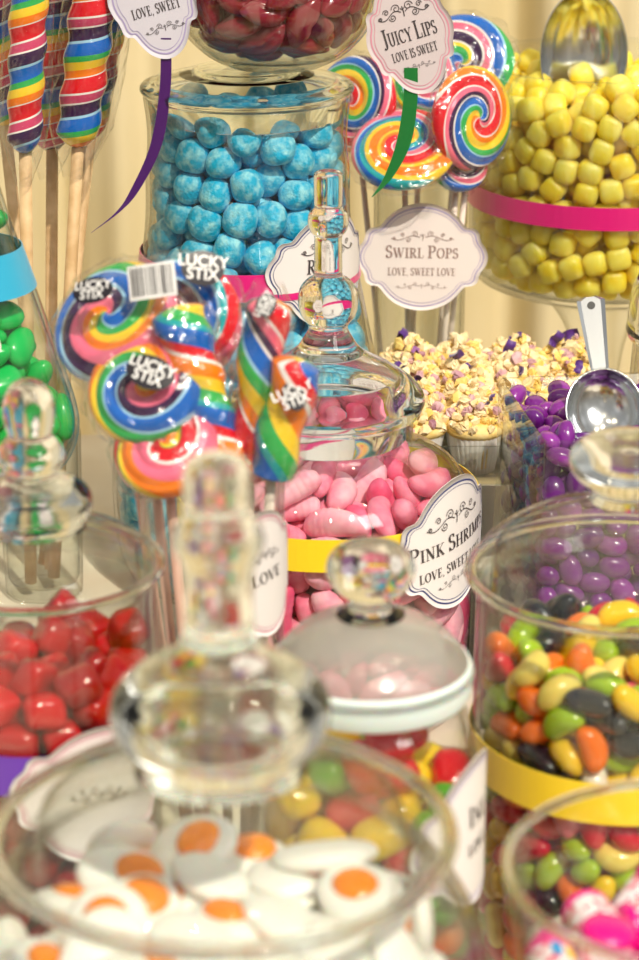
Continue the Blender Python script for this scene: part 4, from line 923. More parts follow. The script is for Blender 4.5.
  543, -196, 2442, 6, 72, -27, -64, 0, -385, -474, 1625, 17, 22, 85, -45, 3, -556, -388, 1324, 44, -38, -76, 28, 3, -671, -427, 313, 73, -44, 32, -41, 2,
  -584, -151, 2362, 58, 3, 77, 25, 3, 778, -217, 922, 8, 8, 98, 16, 3, 27, -367, 3124, 46, -17, 8, 87, 1, -679, -110, 1857, 73, 23, -22, 60, 3,
  276, -449, 1985, 65, -35, 36, 58, 2, -122, -136, 3351, 8, -97, -24, 7, 0, 508, -475, 881, 70, -44, -2, 56, 1, 160, -185, 3276, 56, -81, -15, 2, 3,
  -759, -286, 871, 13, 20, -94, 24, 0, 731, -186, 1506, 64, 9, -72, -25, 1, -268, -600, 951, 22, 64, 14, -72, 1, -537, -175, 2772, 63, -17, 74, 18, 2,
  -25, -390, 2429, 15, -87, 22, 41, 0, 586, -155, 2202, 17, 55, 78, -23, 2, 520, -57, 3302, 32, 6, 94, -6, 0, -53, -585, 1405, 61, -65, 5, 45, 0,
  655, -55, 1983, 23, 38, -75, -49, 0, 356, -505, 1169, 38, -55, -16, 73, 3, -755, -249, 1077, 70, 64, 20, 22, 2, 684, -89, 1783, 9, -11, -40, 91, 2,
  761, -169, 1275, 46, 39, 26, -75, 0, 752, -272, 367, 5, -68, -70, 21, 0, -45, -622, 919, 6, 98, 1, 18, 1, 114, -368, 2576, 12, 57, -80, 12, 3,
  64, 228, 3329, 46, 26, 84, 15, 3, 5, -706, 192, 9, -4, -3, 100, 0, -521, -140, 3315, 28, -71, 50, 41, 1, -316, -404, 1932, 34, 41, -15, -83, 3,
  814, -131, 532, 93, -15, -19, -28, 2, -260, -521, 1442, 41, -81, 40, -14, 0, -358, 151, 3285, 41, -12, -90, 6, 3, 8, -520, 1671, 4, 36, 8, -93, 2,
  276, 141, 3284, 13, -5, 89, 43, 0, 402, -511, 714, 72, -41, -22, -51, 3, 91, -475, 1884, 2, -20, 78, 60, 0, -515, -495, 186, 37, -15, 0, 92, 1,
  -615, -97, 2156, 28, 78, 43, 36, 1, -755, -294, 448, 66, 19, 71, 14, 1, 295, 444, 3359, 39, 42, -61, -55, 2, -137, -447, 2084, 33, 55, -44, 62, 1,
  383, -584, 191, 94, 29, -7, -19, 1, 72, -359, 2756, 31, 2, -5, -95, 1, 549, -62, 2745, 11, -10, 29, 94, 2, -386, 372, 3334, 63, 34, 67, -16, 0,
  -139, -438, 1854, 13, -44, 88, -14, 3, -144, -605, 320, 18, 40, 13, -89, 3, 286, -547, 961, 94, -6, 20, -28, 3, 331, -475, 1530, 22, -86, 44, 17, 3,
  581, -421, 192, 75, -64, 13, 7, 2, 793, -50, 1110, 55, 40, 1, -73, 0, -309, -574, 484, 66, 74, -15, 0, 0, 572, 0, 2550, 34, 58, 29, 68, 1,
  -823, -103, 510, 21, -63, -18, 72, 3, -755, -107, 1401, 72, -19, 28, 60, 0, -789, -94, 1168, 45, -51, 30, 67, 2, 79, -467, 2085, 7, 5, 100, 3, 0,
  825, 22, 679, 87, -48, -6, 6, 2, -299, -536, 175, 79, -8, 1, 60, 2, 732, 2, 1618, 11, 55, -77, 31, 2, 693, -204, 192, 87, 25, 10, 40, 1,
  541, -340, 700, 13, -90, 40, -11, 0, 555, 103, 2894, 74, 1, -67, 3, 2, 228, -460, 1733, 75, 52, 1, 41, 1, -365, -562, 698, 33, 72, -43, -44, 2,
  -744, 21, 1561, 64, 32, -56, -42, 0, -818, -140, 729, 2, 1, 30, 95, 2, 534, 8, 3100, 13, 59, 77, -23, 0, -42, -319, 2224, 86, 21, -6, -45, 2,
  774, 20, 1386, 27, -71, 8, -65, 3, -669, 44, 2031, 29, 65, 34, 61, 3, -807, -84, 944, 27, -61, -70, -25, 0, -217, -388, 2294, 74, -32, 58, -7, 3,
  -322, -230, 2573, 14, -68, -71, 11, 0, 474, -178, 1948, 61, -53, 7, 58, 3, 530, -364, 1159, 52, 13, -62, 57, 2, -377, -385, 801, 93, 29, -22, -12, 0,
  -538, 0, 2967, 53, -42, -35, 64, 2, 798, -49, 346, 24, -75, -58, -20, 2, 12, -4, 3255, 51, 67, 54, 8, 0, 381, -280, 1638, 38, -22, -50, 74, 1,
  -184, -304, 3016, 8, 88, 22, 41, 3, 362, -332, 1841, 5, 52, 80, 28, 2, -522, 5, 3178, 37, 49, -63, -48, 2, 354, -267, 2095, 13, -70, 58, 39, 0,
  -326, -297, 2120, 20, -37, -23, 88, 2, -23, -310, 2922, 48, -35, 80, -9, 0, 582, 30, 2169, 30, 18, -59, 73, 3, -467, -240, 1840, 11, -58, -71, 40, 3,
  162, -279, 2162, 10, 97, 15, -15, 2, 189, -546, 817, 21, 42, -88, -1, 3, 214, -373, 1149, 52, -26, 50, -64, 1, -101, -363, 2626, 12, 71, -53, 45, 1,
  -583, 25, 2462, 12, 55, 76, -32, 1, 71, -616, 454, 17, -39, 57, 71, 3, 815, -10, 884, 30, 39, 87, -6, 1, 780, 154, 1214, 53, -48, -60, 35, 1,
  -145, -399, 1115, 54, -24, 19, -78, 0, 305, -215, 2936, 39, 70, -50, -31, 1, -355, -71, 3218, 35, -57, -74, -6, 0, 295, -247, 2733, 16, 34, -19, -91, 1,
  -254, -268, 3210, 49, 62, -37, -49, 3, 132, -176, 2851, 58, -43, -69, 6, 2, -345, -503, 1246, 70, 54, -1, -47, 0, 577, -189, 1327, 84, -4, -53, 8, 0,
  687, 146, 1752, 52, -21, -82, 11, 3, 114, -510, 1519, 37, -12, 54, 75, 1, -696, -128, 209, 27, 85, -29, 35, 1, -814, 119, 1039, 28, 54, -49, -63, 3,
  -142, 513, 3210, 35, 85, -30, 26, 0, 564, 177, 2342, 76, 2, 20, -62, 3, -803, 5, 323, 39, 40, 20, 81, 2, 5, -504, 626, 61, -5, 20, 76, 3,
  488, 172, 3242, 34, -58, -23, 71, 0, -118, -428, 1543, 84, -44, 30, 0, 1, -703, 70, 1771, 17, -66, 39, -62, 2, -531, 181, 2585, 40, 45, 48, -64, 1,
  -180, -556, 735, 25, -37, -78, 44, 3, 22, -333, 1751, 6, 5, -34, 94, 0, 494, -381, 1388, 30, -48, 28, 78, 2, -50, -454, 443, 27, -64, 47, -54, 1,
  232, -442, 1348, 56, 67, -42, 23, 1, -394, -453, 1020, 63, 44, -64, -4, 1, -92, -145, 2825, 2, 33, 23, 91, 0, 216, -576, 607, 26, -63, 48, -56, 1,
  -533, -383, 665, 59, 65, 48, -4, 0, 351, -81, 3147, 73, -22, -63, 14, 3, -475, -289, 1671, 27, 51, -80, 16, 3, -229, -273, 2746, 68, -43, -12, 59, 1,
  -183, -350, 165, 89, -6, 6, 45, 3, -247, 322, 3182, 89, -18, -19, -39, 2, 581, 212, 2156, 13, 25, 4, 96, 1, 436, -61, 2939, 25, -18, -66, 69, 1,
  -764, 65, 1284, 38, 91, 10, -12, 3, 366, -259, 1249, 4, 43, 52, 73, 2, -815, 101, 820, 6, 78, 60, 15, 1, -731, 176, 1431, 16, 1, 40, 90, 0,
  256, -495, 423, 39, -25, -52, 72, 0, -446, -381, 445, 61, 45, 25, 61, 0, -540, 107, 2782, 77, -27, 15, 55, 2, -183, -240, 2443, 12, -81, 33, -47, 3,
  170, -562, 265, 75, 8, 24, 61, 3, 491, -419, 499, 68, -15, 12, -71, 2, -64, -181, 3160, 59, 22, -78, 2, 2, -533, -321, 1126, 92, 15, 31, 20, 3,
  -510, -55, 1712, 76, 32, -53, -22, 2, -602, 111, 2249, 16, -55, 78, 26, 1, 103, 538, 3259, 32, 10, -72, 61, 3, -207, -414, 912, 70, -13, 60, -36, 1,
  618, 168, 1942, 21, -49, 79, -29, 3, -581, -159, 1238, 18, 88, -43, -2, 1, 532, -193, 1550, 54, 23, 56, -58, 0, 31, -462, 1030, 19, -97, 4, 17, 0,
  -361, -227, 943, 63, -9, -21, -74, 0, 387, 373, 3166, 72, 41, -55, -9, 0, 722, 194, 1524, 5, 81, -37, -45, 1, 33, 5, 2481, 10, -75, 65, -11, 3,
  -223, -271, 1460, 83, 52, -19, 6, 1, -373, -95, 2446, 79, -3, -40, 46, 0, -132, 157, 3220, 51, 35, 53, -58, 3, 775, 207, 329, 53, 22, 81, 14, 3,
  412, -430, 320, 82, -31, -38, -28, 0, 2, -171, 2618, 93, -1, -36, 3, 2, -556, -277, 191, 65, 34, -52, 45, 2, -671, 247, 1654, 75, -48, -46, 4, 2,
  778, 165, 1022, 86, 30, 3, 41, 3, 699, -135, 748, 73, -63, 10, 26, 3,
 ],
 'edge': [
  -138, -339, 1446, 24, -18, -68, 67, 0, -11, -377, 839, 42, -62, -47, -46, 1, 46, -370, 1369, 61, -45, -46, -46, 0, -183, -307, 1271, 95, 15, -2, -26, 1,
  -78, -348, 658, 99, -9, -3, -14, 2, -8, -354, 1034, 37, -54, 57, -50, 0, -225, -299, 467, 20, 12, 74, 63, 1, -182, -299, 948, 19, 8, 12, -97, 1,
  -173, -305, 1108, 5, -89, -43, -13, 2, 169, -339, 1044, 66, -35, -55, -37, 1, -213, -292, 789, 6, -89, 44, 3, 0, -31, -351, 494, 67, -5, 16, 73, 0,
  200, -302, 600, 37, -8, -5, -93, 0, 167, -320, 446, 6, 97, 24, -7, 2, -281, -222, 1471, 26, -58, 12, 77, 0, 9, -374, 309, 56, 49, -45, 50, 2,
  188, -306, 1225, 2, 97, 24, 0, 1, -299, -180, 1046, 39, -90, -16, 6, 0, -86, -165, 1543, 16, -9, 39, 90, 2, -258, -238, 636, 7, -97, -24, -1, 0,
  228, -282, 1391, 50, 79, 36, 4, 0, 145, -260, 860, 15, 51, 80, 28, 1, -10, -245, 1214, 51, -33, -58, 55, 2, -314, -154, 1297, 7, 22, -94, -27, 0,
  -313, -172, 260, 13, 84, -51, 12, 1, 264, -236, 737, 33, -7, 21, 92, 2, -321, -156, 862, 20, 17, -38, -89, 1, 179, -297, 267, 50, 11, -33, 80, 0,
  -156, -301, 184, 73, -67, 14, -2, 0, -328, -134, 440, 78, 15, 32, -52, 2, -345, -68, 626, 22, -95, -17, 14, 2, 291, -188, 1533, 17, -7, 28, 94, 2,
  -116, -216, 337, 44, 86, -27, 5, 2, -340, -37, 1447, 11, -99, -4, -8, 0, -345, -40, 1161, 0, 100, -2, 9, 1, 49, -182, 1394, 56, 39, 55, 49, 0,
  163, 87, 1435, 4, -31, 66, -68, 0, 17, -197, 597, 19, -18, 9, 96, 0, -379, -14, 978, 4, -66, -2, -75, 1, -53, 12, 1525, 79, 49, -34, 16, 0,
  -306, 144, 1510, 2, -49, -39, 78, 0, 306, -177, 482, 60, -77, 19, -8, 2, 296, -200, 982, 41, 35, -82, 21, 2, 216, -74, 1388, 97, -15, -7, 16, 1,
  -364, 37, 796, 69, 11, -12, 70, 1, 145, -158, 1140, 83, 29, 38, -28, 0, -347, 14, 335, 9, 98, -1, -15, 2, 248, -163, 168, 2, -9, -100, -1, 1,
  160, -70, 555, 44, 8, 89, -4, 2, 29, -209, 162, 3, 86, 50, 6, 0, -193, 283, 1462, 49, 17, 27, 81, 1, -309, 18, 169, 6, 5, -100, 0, 2,
  337, -81, 303, 12, 1, -97, 22, 0, -347, 81, 1312, 60, 16, -3, -78, 1, -33, -206, 757, 60, -22, 13, 76, 1, -4, 167, 1485, 18, -30, 80, 49, 0,
  351, -78, 819, 85, -2, -1, 52, 0, -345, 58, 507, 28, -95, 2, 12, 0, 179, 298, 1422, 43, 42, -71, -37, 0, 351, -78, 1114, 20, -77, -56, -22, 0,
  -164, -127, 526, 70, -11, -28, 64, 2, 135, -78, 748, 18, 89, 36, -19, 0, 351, -60, 653, 19, 3, 98, 10, 1, 327, 180, 1437, 22, -57, -46, 64, 2,
  368, -5, 1517, 61, -19, 76, -13, 0, 310, -144, 1254, 12, -90, 41, -2, 1, -50, -160, 1046, 2, -18, -79, -59, 2, -324, 179, 658, 43, 4, -70, -57, 1,
  159, -106, 360, 27, 71, 55, 34, 2, -115, -113, 886, 29, -93, -23, -7, 0, -322, 138, 1140, 62, 77, -17, 4, 0, 132, -87, 953, 90, -39, 7, -16, 1,
  -141, -104, 161, 11, 33, -94, -2, 0, -194, -4, 1043, 45, 26, 37, -77, 1, -129, -130, 1368, 8, -83, 55, 8, 0, -5, 342, 1424, 6, 28, 94, -18, 0,
  -167, 77, 1380, 18, -70, -69, -4, 0, -8, -61, 450, 73, 2, 1, -68, 0, -188, -69, 720, 39, 13, -91, -2, 1, -286, 215, 201, 73, 18, 58, -31, 2,
  -332, 181, 945, 43, 34, -58, -60, 1, 71, 112, 353, 7, 85, 52, -1, 1, 356, -10, 473, 25, -61, -66, -37, 2, -151, -73, 1209, 26, -62, 74, 2, 0,
  -9, -9, 623, 21, 11, -60, -77, 1, -26, 34, 791, 11, 84, 53, 5, 2, 16, 15, 1331, 70, 33, 50, 39, 2, -292, 207, 392, 84, -2, 19, 51, 1,
  131, 119, 533, 4, 17, 22, -96, 2, 351, 48, 1289, 33, -23, -72, 57, 1, 15, -10, 1123, 47, -62, -42, -47, 2, -152, 131, 659, 49, 65, 42, 40, 1,
  -22, -54, 289, 10, -20, -97, 11, 0, 183, 33, 1226, 66, -46, 49, -35, 0,
 ],
 'egg': [
  -53, -590, 1932, 7, 73, -67, -13, 2, 202, -503, 1927, 25, -16, 95, 12, 0, -97, -173, 1950, 8, -41, -91, -4, 0, 433, -181, 1933, 10, 66, -74, -11, 2,
  -130, -673, 1863, 25, -8, 11, -96, 2, -422, -205, 1900, 17, -57, 73, 33, 2, -232, -358, 1918, 91, -2, 24, 33, 2, -435, -548, 1825, 45, -22, 29, -81, 2,
  642, -196, 1892, 16, 73, -54, -38, 1, 603, -523, 1669, 83, 29, 4, 48, 2, -330, -409, 1900, 7, 16, 7, 98, 2, 220, 25, 1938, 10, -44, -89, 8, 1,
  -657, -209, 1840, 83, 20, 17, 50, 2, -301, -619, 1836, 56, -10, 9, -82, 1, 242, -486, 1860, 84, 30, -20, -40, 0, 518, 200, 1928, 51, 4, -9, 86, 2,
  361, -516, 1721, 16, -31, -26, 90, 0, -61, 339, 1950, 7, -49, -86, 8, 1, 118, -185, 1856, 87, -23, -5, 43, 2, 40, 47, 1902, 32, 8, 7, 94, 1,
  -429, -68, 1927, 73, 27, -19, 60, 2, 242, -504, 1736, 83, 39, -29, -27, 2, -329, 132, 1925, 91, 25, 4, 34, 1, 810, -107, 1715, 40, -61, -55, 39, 1,
  220, 425, 1900, 4, 74, 67, -9, 0, -641, -369, 1687, 82, 3, 37, -44, 2, 422, -213, 1845, 15, -86, -45, 20, 0, 617, -145, 1798, 64, 21, 13, 73, 2,
  -379, 326, 1948, 98, 17, 10, -6, 0, -555, -471, 1663, 56, -12, 35, -74, 1, 371, 470, 1974, 2, -12, 98, -14, 2, -16, -640, 1790, 4, 53, -84, -7, 0,
  749, -133, 1564, 71, -2, 0, -71, 1, 466, -227, 1715, 97, -17, 2, 19, 0, 737, 254, 1842, 55, 44, -59, -40, 0, -788, -324, 1550, 23, -65, -9, -72, 2,
  -140, 635, 1913, 93, 25, -19, -17, 0, 51, 678, 1845, 100, 7, 2, 2, 1, -233, 335, 1833, 77, 18, -17, -59, 2, -416, 550, 1978, 36, 49, 75, -27, 1,
  564, -238, 1635, 5, 98, -15, 10, 2, -739, -58, 1761, 24, 24, -90, -26, 0, 191, 335, 1856, 5, 82, 57, -8, 0, -527, 251, 1865, 13, 7, 18, 97, 2,
  899, -132, 1359, 1, 70, -4, 71, 0, -672, -132, 1761, 28, -88, -36, 15, 2, -857, 26, 1301, 59, 47, 27, 60, 2, -812, 65, 1693, 72, -2, 62, -30, 2,
  -470, -529, 1678, 15, 60, -66, -43, 1, -519, 109, 1782, 59, -12, 29, 75, 2, 644, 49, 1717, 1, -84, -54, 6, 1, 564, 191, 1846, 9, -72, 66, 19, 1,
  -359, 506, 1830, 93, 5, -30, -22, 0, 767, -175, 1392, 12, -82, 38, -40, 1, 348, 19, 1798, 32, 5, -30, 90, 0, -87, -40, 1870, 10, -6, -4, -99, 0,
  -435, -537, 1743, 18, 59, -68, -38, 0, 384, -337, 1655, 94, 1, -13, -31, 0, 742, 113, 1365, 24, -20, 13, 94, 2, 532, 455, 1818, 12, 0, -44, -89, 0,
  340, 79, 1750, 14, -63, 75, 17, 2, 724, 35, 1497, 32, -5, -9, 94, 1, 865, 311, 1211, 30, -51, -52, 62, 0, 649, -301, 1450, 94, -2, -18, 29, 2,
  640, 411, 1654, 77, 11, -1, -63, 0, -768, 421, 1332, 80, 34, 42, 26, 0, 645, 410, 1553, 2, 69, -71, 11, 2, -459, 217, 1772, 82, -30, -3, -49, 0,
  -102, -343, 1783, 16, 97, 5, 17, 2, -869, 124, 1253, 27, 61, -57, -48, 0, -749, -238, 1502, 43, 73, -6, -53, 0, -607, 502, 1505, 42, 12, 8, -90, 2,
  234, 581, 1694, 51, -15, -5, 85, 1, 672, 421, 1254, 94, 11, -32, -6, 2, -453, 589, 1618, 7, -99, 0, -10, 0, -337, -178, 1778, 90, 8, -16, 40, 2,
  663, 413, 1486, 0, -70, 71, -7, 0, 205, -207, 1736, 2, 95, -16, 25, 0, 159, -182, 1777, 27, 18, -10, -94, 1, -396, -211, 1689, 7, -77, -58, -23, 1,
  456, 301, 1739, 4, -99, 9, -14, 2, 81, 387, 1757, 16, 7, -14, 97, 2, -36, -552, 1584, 4, 69, 72, 5, 2, 294, 813, 1578, 34, 44, -60, 57, 1,
  -135, 290, 1810, 74, 18, -12, -64, 2, 29, -618, 1665, 86, -5, -11, -50, 1, -121, -294, 1525, 5, -98, -17, -4, 1, -485, -83, 1546, 31, -57, -70, 30, 0,
  765, 114, 1269, 37, -30, -6, 88, 0, 597, 468, 1402, 8, -8, 0, 99, 2, 527, 355, 1697, 10, 2, 99, 7, 0, 163, -231, 1631, 65, 13, -14, -74, 1,
  -41, -409, 1681, 18, 54, 82, 4, 2,
 ],
 'green': [
  242, -350, 2316, 86, 30, -12, 39, 1, -26, -448, 2058, 83, -53, 14, 11, 0, 41, -431, 2200, 87, -42, -2, -25, 1, 224, -503, 1897, 47, 77, -20, 38, 0,
  -204, -383, 2143, 39, -4, 92, 5, 0, -111, -306, 2645, 84, 18, 37, -36, 0, -172, -517, 1871, 79, -57, 10, -22, 0, 159, -347, 2071, 25, 89, -13, 36, 1,
  129, -261, 2658, 14, -10, -38, 91, 0, 30, -515, 1936, 89, -22, -21, -33, 1, 192, -306, 2453, 25, 15, 95, -5, 1, -172, -302, 2380, 9, -97, 22, -1, 1,
  3, -283, 2921, 23, -2, -87, 42, 0, 51, -343, 2329, 58, -29, 15, -74, 1, 337, -378, 1963, 33, 85, -35, 20, 1, -297, -305, 2282, 21, 92, -34, -6, 1,
  324, -158, 2096, 48, 10, -11, -86, 1, 466, -160, 2012, 21, 39, 82, 37, 0, -67, -259, 2512, 20, -84, 48, 14, 0, 347, -140, 2482, 59, -22, 53, -57, 1,
  53, -470, 1753, 45, 78, 42, -10, 1, -236, -363, 1981, 88, 28, -14, -35, 0, 308, -391, 1785, 5, -36, 35, 86, 1, 43, -201, 2778, 3, 24, -1, -97, 1,
  -375, -417, 1972, 66, -61, 35, -26, 0, 138, -193, 2527, 98, -14, -12, -6, 1, -53, -292, 2231, 14, 75, 58, -30, 0, 108, -32, 3068, 43, 3, 2, -90, 0,
  252, -84, 2643, 83, 24, 12, 50, 1, -28, -158, 2995, 18, -7, -97, 17, 0, -383, -145, 2101, 36, 92, 3, -19, 1, 396, -262, 1882, 26, 11, 79, 55, 0,
  45, -47, 3182, 5, 77, -64, 3, 0, 106, -50, 2924, 20, -31, -90, -23, 0, -226, -142, 2435, 63, -15, -23, -73, 1, -82, -22, 3300, 59, -46, 65, -10, 1,
  -78, -133, 3124, 73, -15, 3, -67, 0, -323, -44, 2609, 92, 1, 3, -40, 1, 282, -95, 2191, 26, 94, 7, 21, 1, 214, -225, 1950, 98, -6, -19, 6, 0,
  30, 28, 3337, 54, -59, 47, -36, 0, 411, 59, 2240, 34, 38, 85, -15, 1, 178, -275, 2196, 20, 9, -27, -94, 0, 395, 72, 2077, 95, 18, -15, -22, 0,
  -129, -87, 2780, 18, -86, -47, -1, 1, 112, -379, 1897, 5, -29, -15, 94, 1, 277, 16, 2834, 20, -77, -55, -26, 1, 550, 119, 1969, 14, 64, 24, 71, 1,
  458, -164, 1809, 30, -79, 6, -53, 0, -85, -106, 2884, 18, 6, -6, 98, 1, 160, 115, 3159, 33, -12, 6, 94, 0, -208, -307, 1694, 5, -2, -5, -100, 0,
  -445, -224, 2033, 9, -24, -22, -94, 1, -330, -329, 1828, 42, 50, 45, 60, 0, -51, -387, 1721, 51, 5, -68, -52, 1, -25, -149, 2400, 90, -23, 13, -35, 1,
  232, -185, 2323, 3, -3, 78, 63, 0, -328, -114, 2264, 15, -7, 46, -87, 0, 57, -100, 2625, 60, 73, 10, 30, 0, 323, -226, 1698, 23, 29, 93, 0, 1,
  -318, 52, 2474, 27, 60, -71, -27, 1, -36, -287, 1967, 3, 61, -76, -22, 1, -124, 12, 3020, 12, -17, 38, -90, 1, 92, -32, 2806, 20, -36, -91, -8, 1,
  -216, 72, 2931, 93, 4, 4, 37, 0, 476, 10, 1804, 49, -64, 57, -15, 0, -182, -341, 1859, 30, -36, -47, 75, 0, -136, -262, 2078, 14, 36, 92, -5, 1,
  -201, -167, 2168, 71, -15, 4, 68, 0, -346, 42, 2327, 19, -1, 20, 96, 1, -171, -25, 2511, 10, 72, 68, -3, 1, 118, -260, 1668, 22, -90, 31, -24, 0,
  -135, -153, 2301, 27, -8, 20, -94, 0, 265, -38, 2289, 14, -26, 26, 92, 0, 261, -4, 1989, 51, 1, 6, 86, 0, 233, 50, 2582, 7, -81, 55, 22, 0,
  -200, 129, 2816, 11, 76, 64, 6, 0, -427, -157, 1735, 80, -26, 31, -44, 0, -476, -266, 1884, 50, -11, -81, 28, 0, -12, 180, 3244, 20, -21, 19, -94, 1,
  84, 137, 2911, 6, -35, -93, 9, 1, -119, -94, 2647, 81, -16, -13, 55, 1, 88, 57, 2713, 8, -4, 9, -99, 1, 295, 194, 2239, 17, -92, -35, 2, 1,
  420, 28, 1945, 2, 62, 72, 32, 0, -313, 225, 2354, 7, 14, -37, 92, 0, 259, 355, 2327, 10, 28, 95, -6, 0, 128, -163, 2027, 1, 62, -68, 39, 0,
  381, 385, 2003, 17, -11, -53, 82, 1, 338, 274, 2130, 2, 42, -91, 0, 1, 467, 240, 1829, 66, 49, -20, -54, 0, -373, -25, 2200, 90, 38, 18, 6, 1,
  45, -32, 2330, 67, 67, -25, -21, 1, 250, 175, 2395, 20, -8, -26, -94, 0, 234, -42, 2442, 32, -6, 12, -94, 1, 29, -9, 2470, 81, -17, 5, 56, 1,
  77, 175, 3027, 80, -11, -4, 58, 1, -173, 112, 2580, 6, 7, -23, -97, 1, -8, -97, 2074, 77, 3, -17, -62, 1, -140, 120, 2709, 13, -65, 74, -14, 0,
  258, -90, 1871, 98, 18, 10, 4, 1, -267, -128, 1951, 56, -16, -16, 79, 1, 255, 93, 1861, 5, 10, -94, 32, 0, -253, 265, 2500, 37, 93, 8, 2, 0,
  159, 205, 2511, 22, 92, 22, 23, 1, 123, -308, 1791, 18, -94, 15, -24, 1, -40, -237, 1848, 27, 16, 37, -87, 1, 363, 231, 1907, 19, -91, 1, -37, 0,
  -429, 217, 2031, 10, 38, 82, 42, 1, -383, 18, 2070, 3, -97, -9, 24, 0, 17, 37, 1954, 2, 20, 98, -3, 1, -443, -22, 1969, 25, -71, -64, 14, 1,
 ],
 'gum': [
  38, -368, 1437, 12, 15, 9, -98, 0, 69, -384, 1122, 44, 64, -36, 51, 2, -200, -335, 1386, 62, 70, 0, -34, 0, -10, -370, 783, 99, 1, 6, 10, 1,
  -104, -337, 1183, 79, 13, -40, 46, 0, -61, -374, 966, 1, 97, -6, -21, 1, 177, -337, 924, 44, 85, 10, 28, 2, 23, -390, 611, 2, -1, -68, -73, 0,
  -208, -331, 639, 20, 21, 65, 70, 0, -229, -293, 840, 64, -69, -9, -33, 2, -31, -203, 1694, 44, 44, 26, 74, 1, 254, -296, 1156, 2, -50, 54, 68, 2,
  214, -311, 741, 30, -22, 89, -25, 1, 285, -249, 1382, 42, 42, -76, 27, 2, -265, -281, 1027, 77, 48, -42, -3, 0, -76, -213, 1484, 11, 18, 77, -61, 1,
  140, -316, 1309, 12, -85, 52, -4, 1, 247, -297, 558, 78, -51, -36, 7, 2, 84, -184, 1807, 40, 26, -86, -15, 1, -182, -151, 1659, 23, 74, -49, -40, 2,
  -138, -346, 468, 4, -98, 21, 2, 1, -324, -195, 1563, 47, 33, -22, 79, 0, -295, -260, 1256, 70, -53, 47, -7, 0, 82, -375, 404, 44, 46, -51, 58, 0,
  -326, -206, 513, 57, 6, -72, 38, 0, 354, -140, 1473, 36, 52, -73, 26, 2, 269, -274, 333, 2, -49, 52, -70, 0, 102, -101, 1594, 13, -23, 34, 90, 1,
  142, -118, 1422, 0, -57, 75, -34, 0, 342, -183, 1024, 44, -24, 71, -50, 2, -363, -140, 713, 23, -54, -47, 66, 2, -130, 65, 1761, 12, -74, 62, -21, 0,
  -312, -195, 310, 51, -14, 1, 85, 0, 313, -153, 846, 19, 15, 8, 97, 3, -112, -353, 304, 6, 12, 99, 2, 0, -363, -106, 890, 2, -60, -71, 38, 0,
  373, 66, 1524, 72, 13, 19, -65, 1, 373, -86, 577, 75, -17, 18, 61, 3, 377, -101, 1247, 20, 63, -38, -65, 0, 347, -148, 422, 77, -21, 29, 53, 1,
  -381, 79, 1330, 27, 59, -43, -63, 0, 163, 44, 1513, 90, -42, 4, -11, 0, -294, 236, 1510, 17, -42, 89, 10, 0, 153, 36, 1725, 51, 8, -33, -79, 1,
  384, 1, 708, 19, 69, -68, 15, 2, -18, -224, 1116, 41, -37, 83, 11, 2, -370, 57, 974, 61, -48, -20, -60, 0, 394, 11, 906, 67, 26, -66, -24, 0,
  -374, -15, 417, 9, 67, 74, -5, 0, 379, 15, 281, 73, -17, -62, 25, 2, 72, 210, 1642, 11, 87, -9, -48, 2, -70, -219, 717, 52, -79, 16, 27, 3,
  -285, -103, 1136, 21, 92, -33, -4, 0, 256, 241, 1485, 90, 14, -2, 41, 0, -210, -35, 1523, 17, -80, 57, 9, 0, -209, -104, 1301, 85, 31, -30, -32, 0,
  -352, 149, 1179, 6, -83, -53, -17, 0, -350, 37, 583, 62, -77, -13, 9, 2, 3, -145, 1294, 83, -13, 17, 51, 2, -343, 62, 758, 78, 62, 7, 0, 0,
  346, 21, 1110, 20, -11, -2, -97, 0, -327, 18, 236, 56, -76, 4, -33, 0, -40, 26, 1624, 33, 3, 68, -65, 2, 369, 113, 1360, 48, 59, -26, -59, 0,
  153, -291, 189, 24, 45, -86, 9, 2, 196, 93, 1309, 57, 25, 65, 44, 0, -30, -5, 1436, 71, -4, -17, 68, 2, -244, -191, 159, 5, 87, -48, 1, 2,
  108, -176, 1031, 43, -75, 42, -27, 0, 260, -127, 174, 25, -11, -67, 69, 2, 98, -173, 810, 47, -33, -15, 80, 2, 185, -113, 1217, 37, -34, 84, -23, 1,
  -95, 184, 1567, 11, -24, -6, -96, 0, 62, -192, 326, 29, 95, 11, -6, 2, -85, 369, 1501, 100, -2, 0, 9, 0, 329, 99, 459, 30, 91, 29, 5, 3,
  -195, -120, 580, 34, 84, -35, -24, 2, -191, 93, 1404, 84, 0, -22, 49, 0, 120, -106, 463, 17, 19, 85, 47, 0, 19, -220, 526, 17, -14, 17, 96, 0,
  192, -135, 672, 32, 35, 14, -87, 1, -289, 192, 1038, 91, 19, -15, -34, 0, 337, 200, 964, 46, -69, 11, -55, 0, -117, -32, 1086, 90, -33, 7, -29, 1,
  188, 41, 610, 83, 26, -28, 42, 1, -182, 124, 1229, 57, 52, 43, 47, 0, -188, -105, 962, 29, 73, -62, -7, 2, -278, 214, 864, 36, 0, 19, 91, 0,
  328, 195, 1173, 47, -33, 20, 79, 1, -295, 236, 507, 49, -78, -28, 27, 0, 228, 305, 1296, 73, 34, -50, 32, 1, -42, -274, 161, 85, -4, -7, 52, 2,
  -245, 288, 1360, 95, 4, -8, 30, 0, 0, -24, 641, 56, 16, 17, 79, 2, 325, 202, 581, 20, 83, -45, 27, 0, 87, -29, 171, 58, -61, -28, 46, 2,
  -145, -163, 351, 65, -10, 75, 8, 0, -39, -171, 896, 36, 53, 70, 30, 0,
 ],
 'lips': [
  117, -553, 4190, 10, -22, 97, 6, 0, 180, -499, 4000, 53, -5, 81, 26, 0, -30, -522, 4067, 93, -33, -10, 16, 0, -225, -448, 4136, 98, -3, 10, 14, 0,
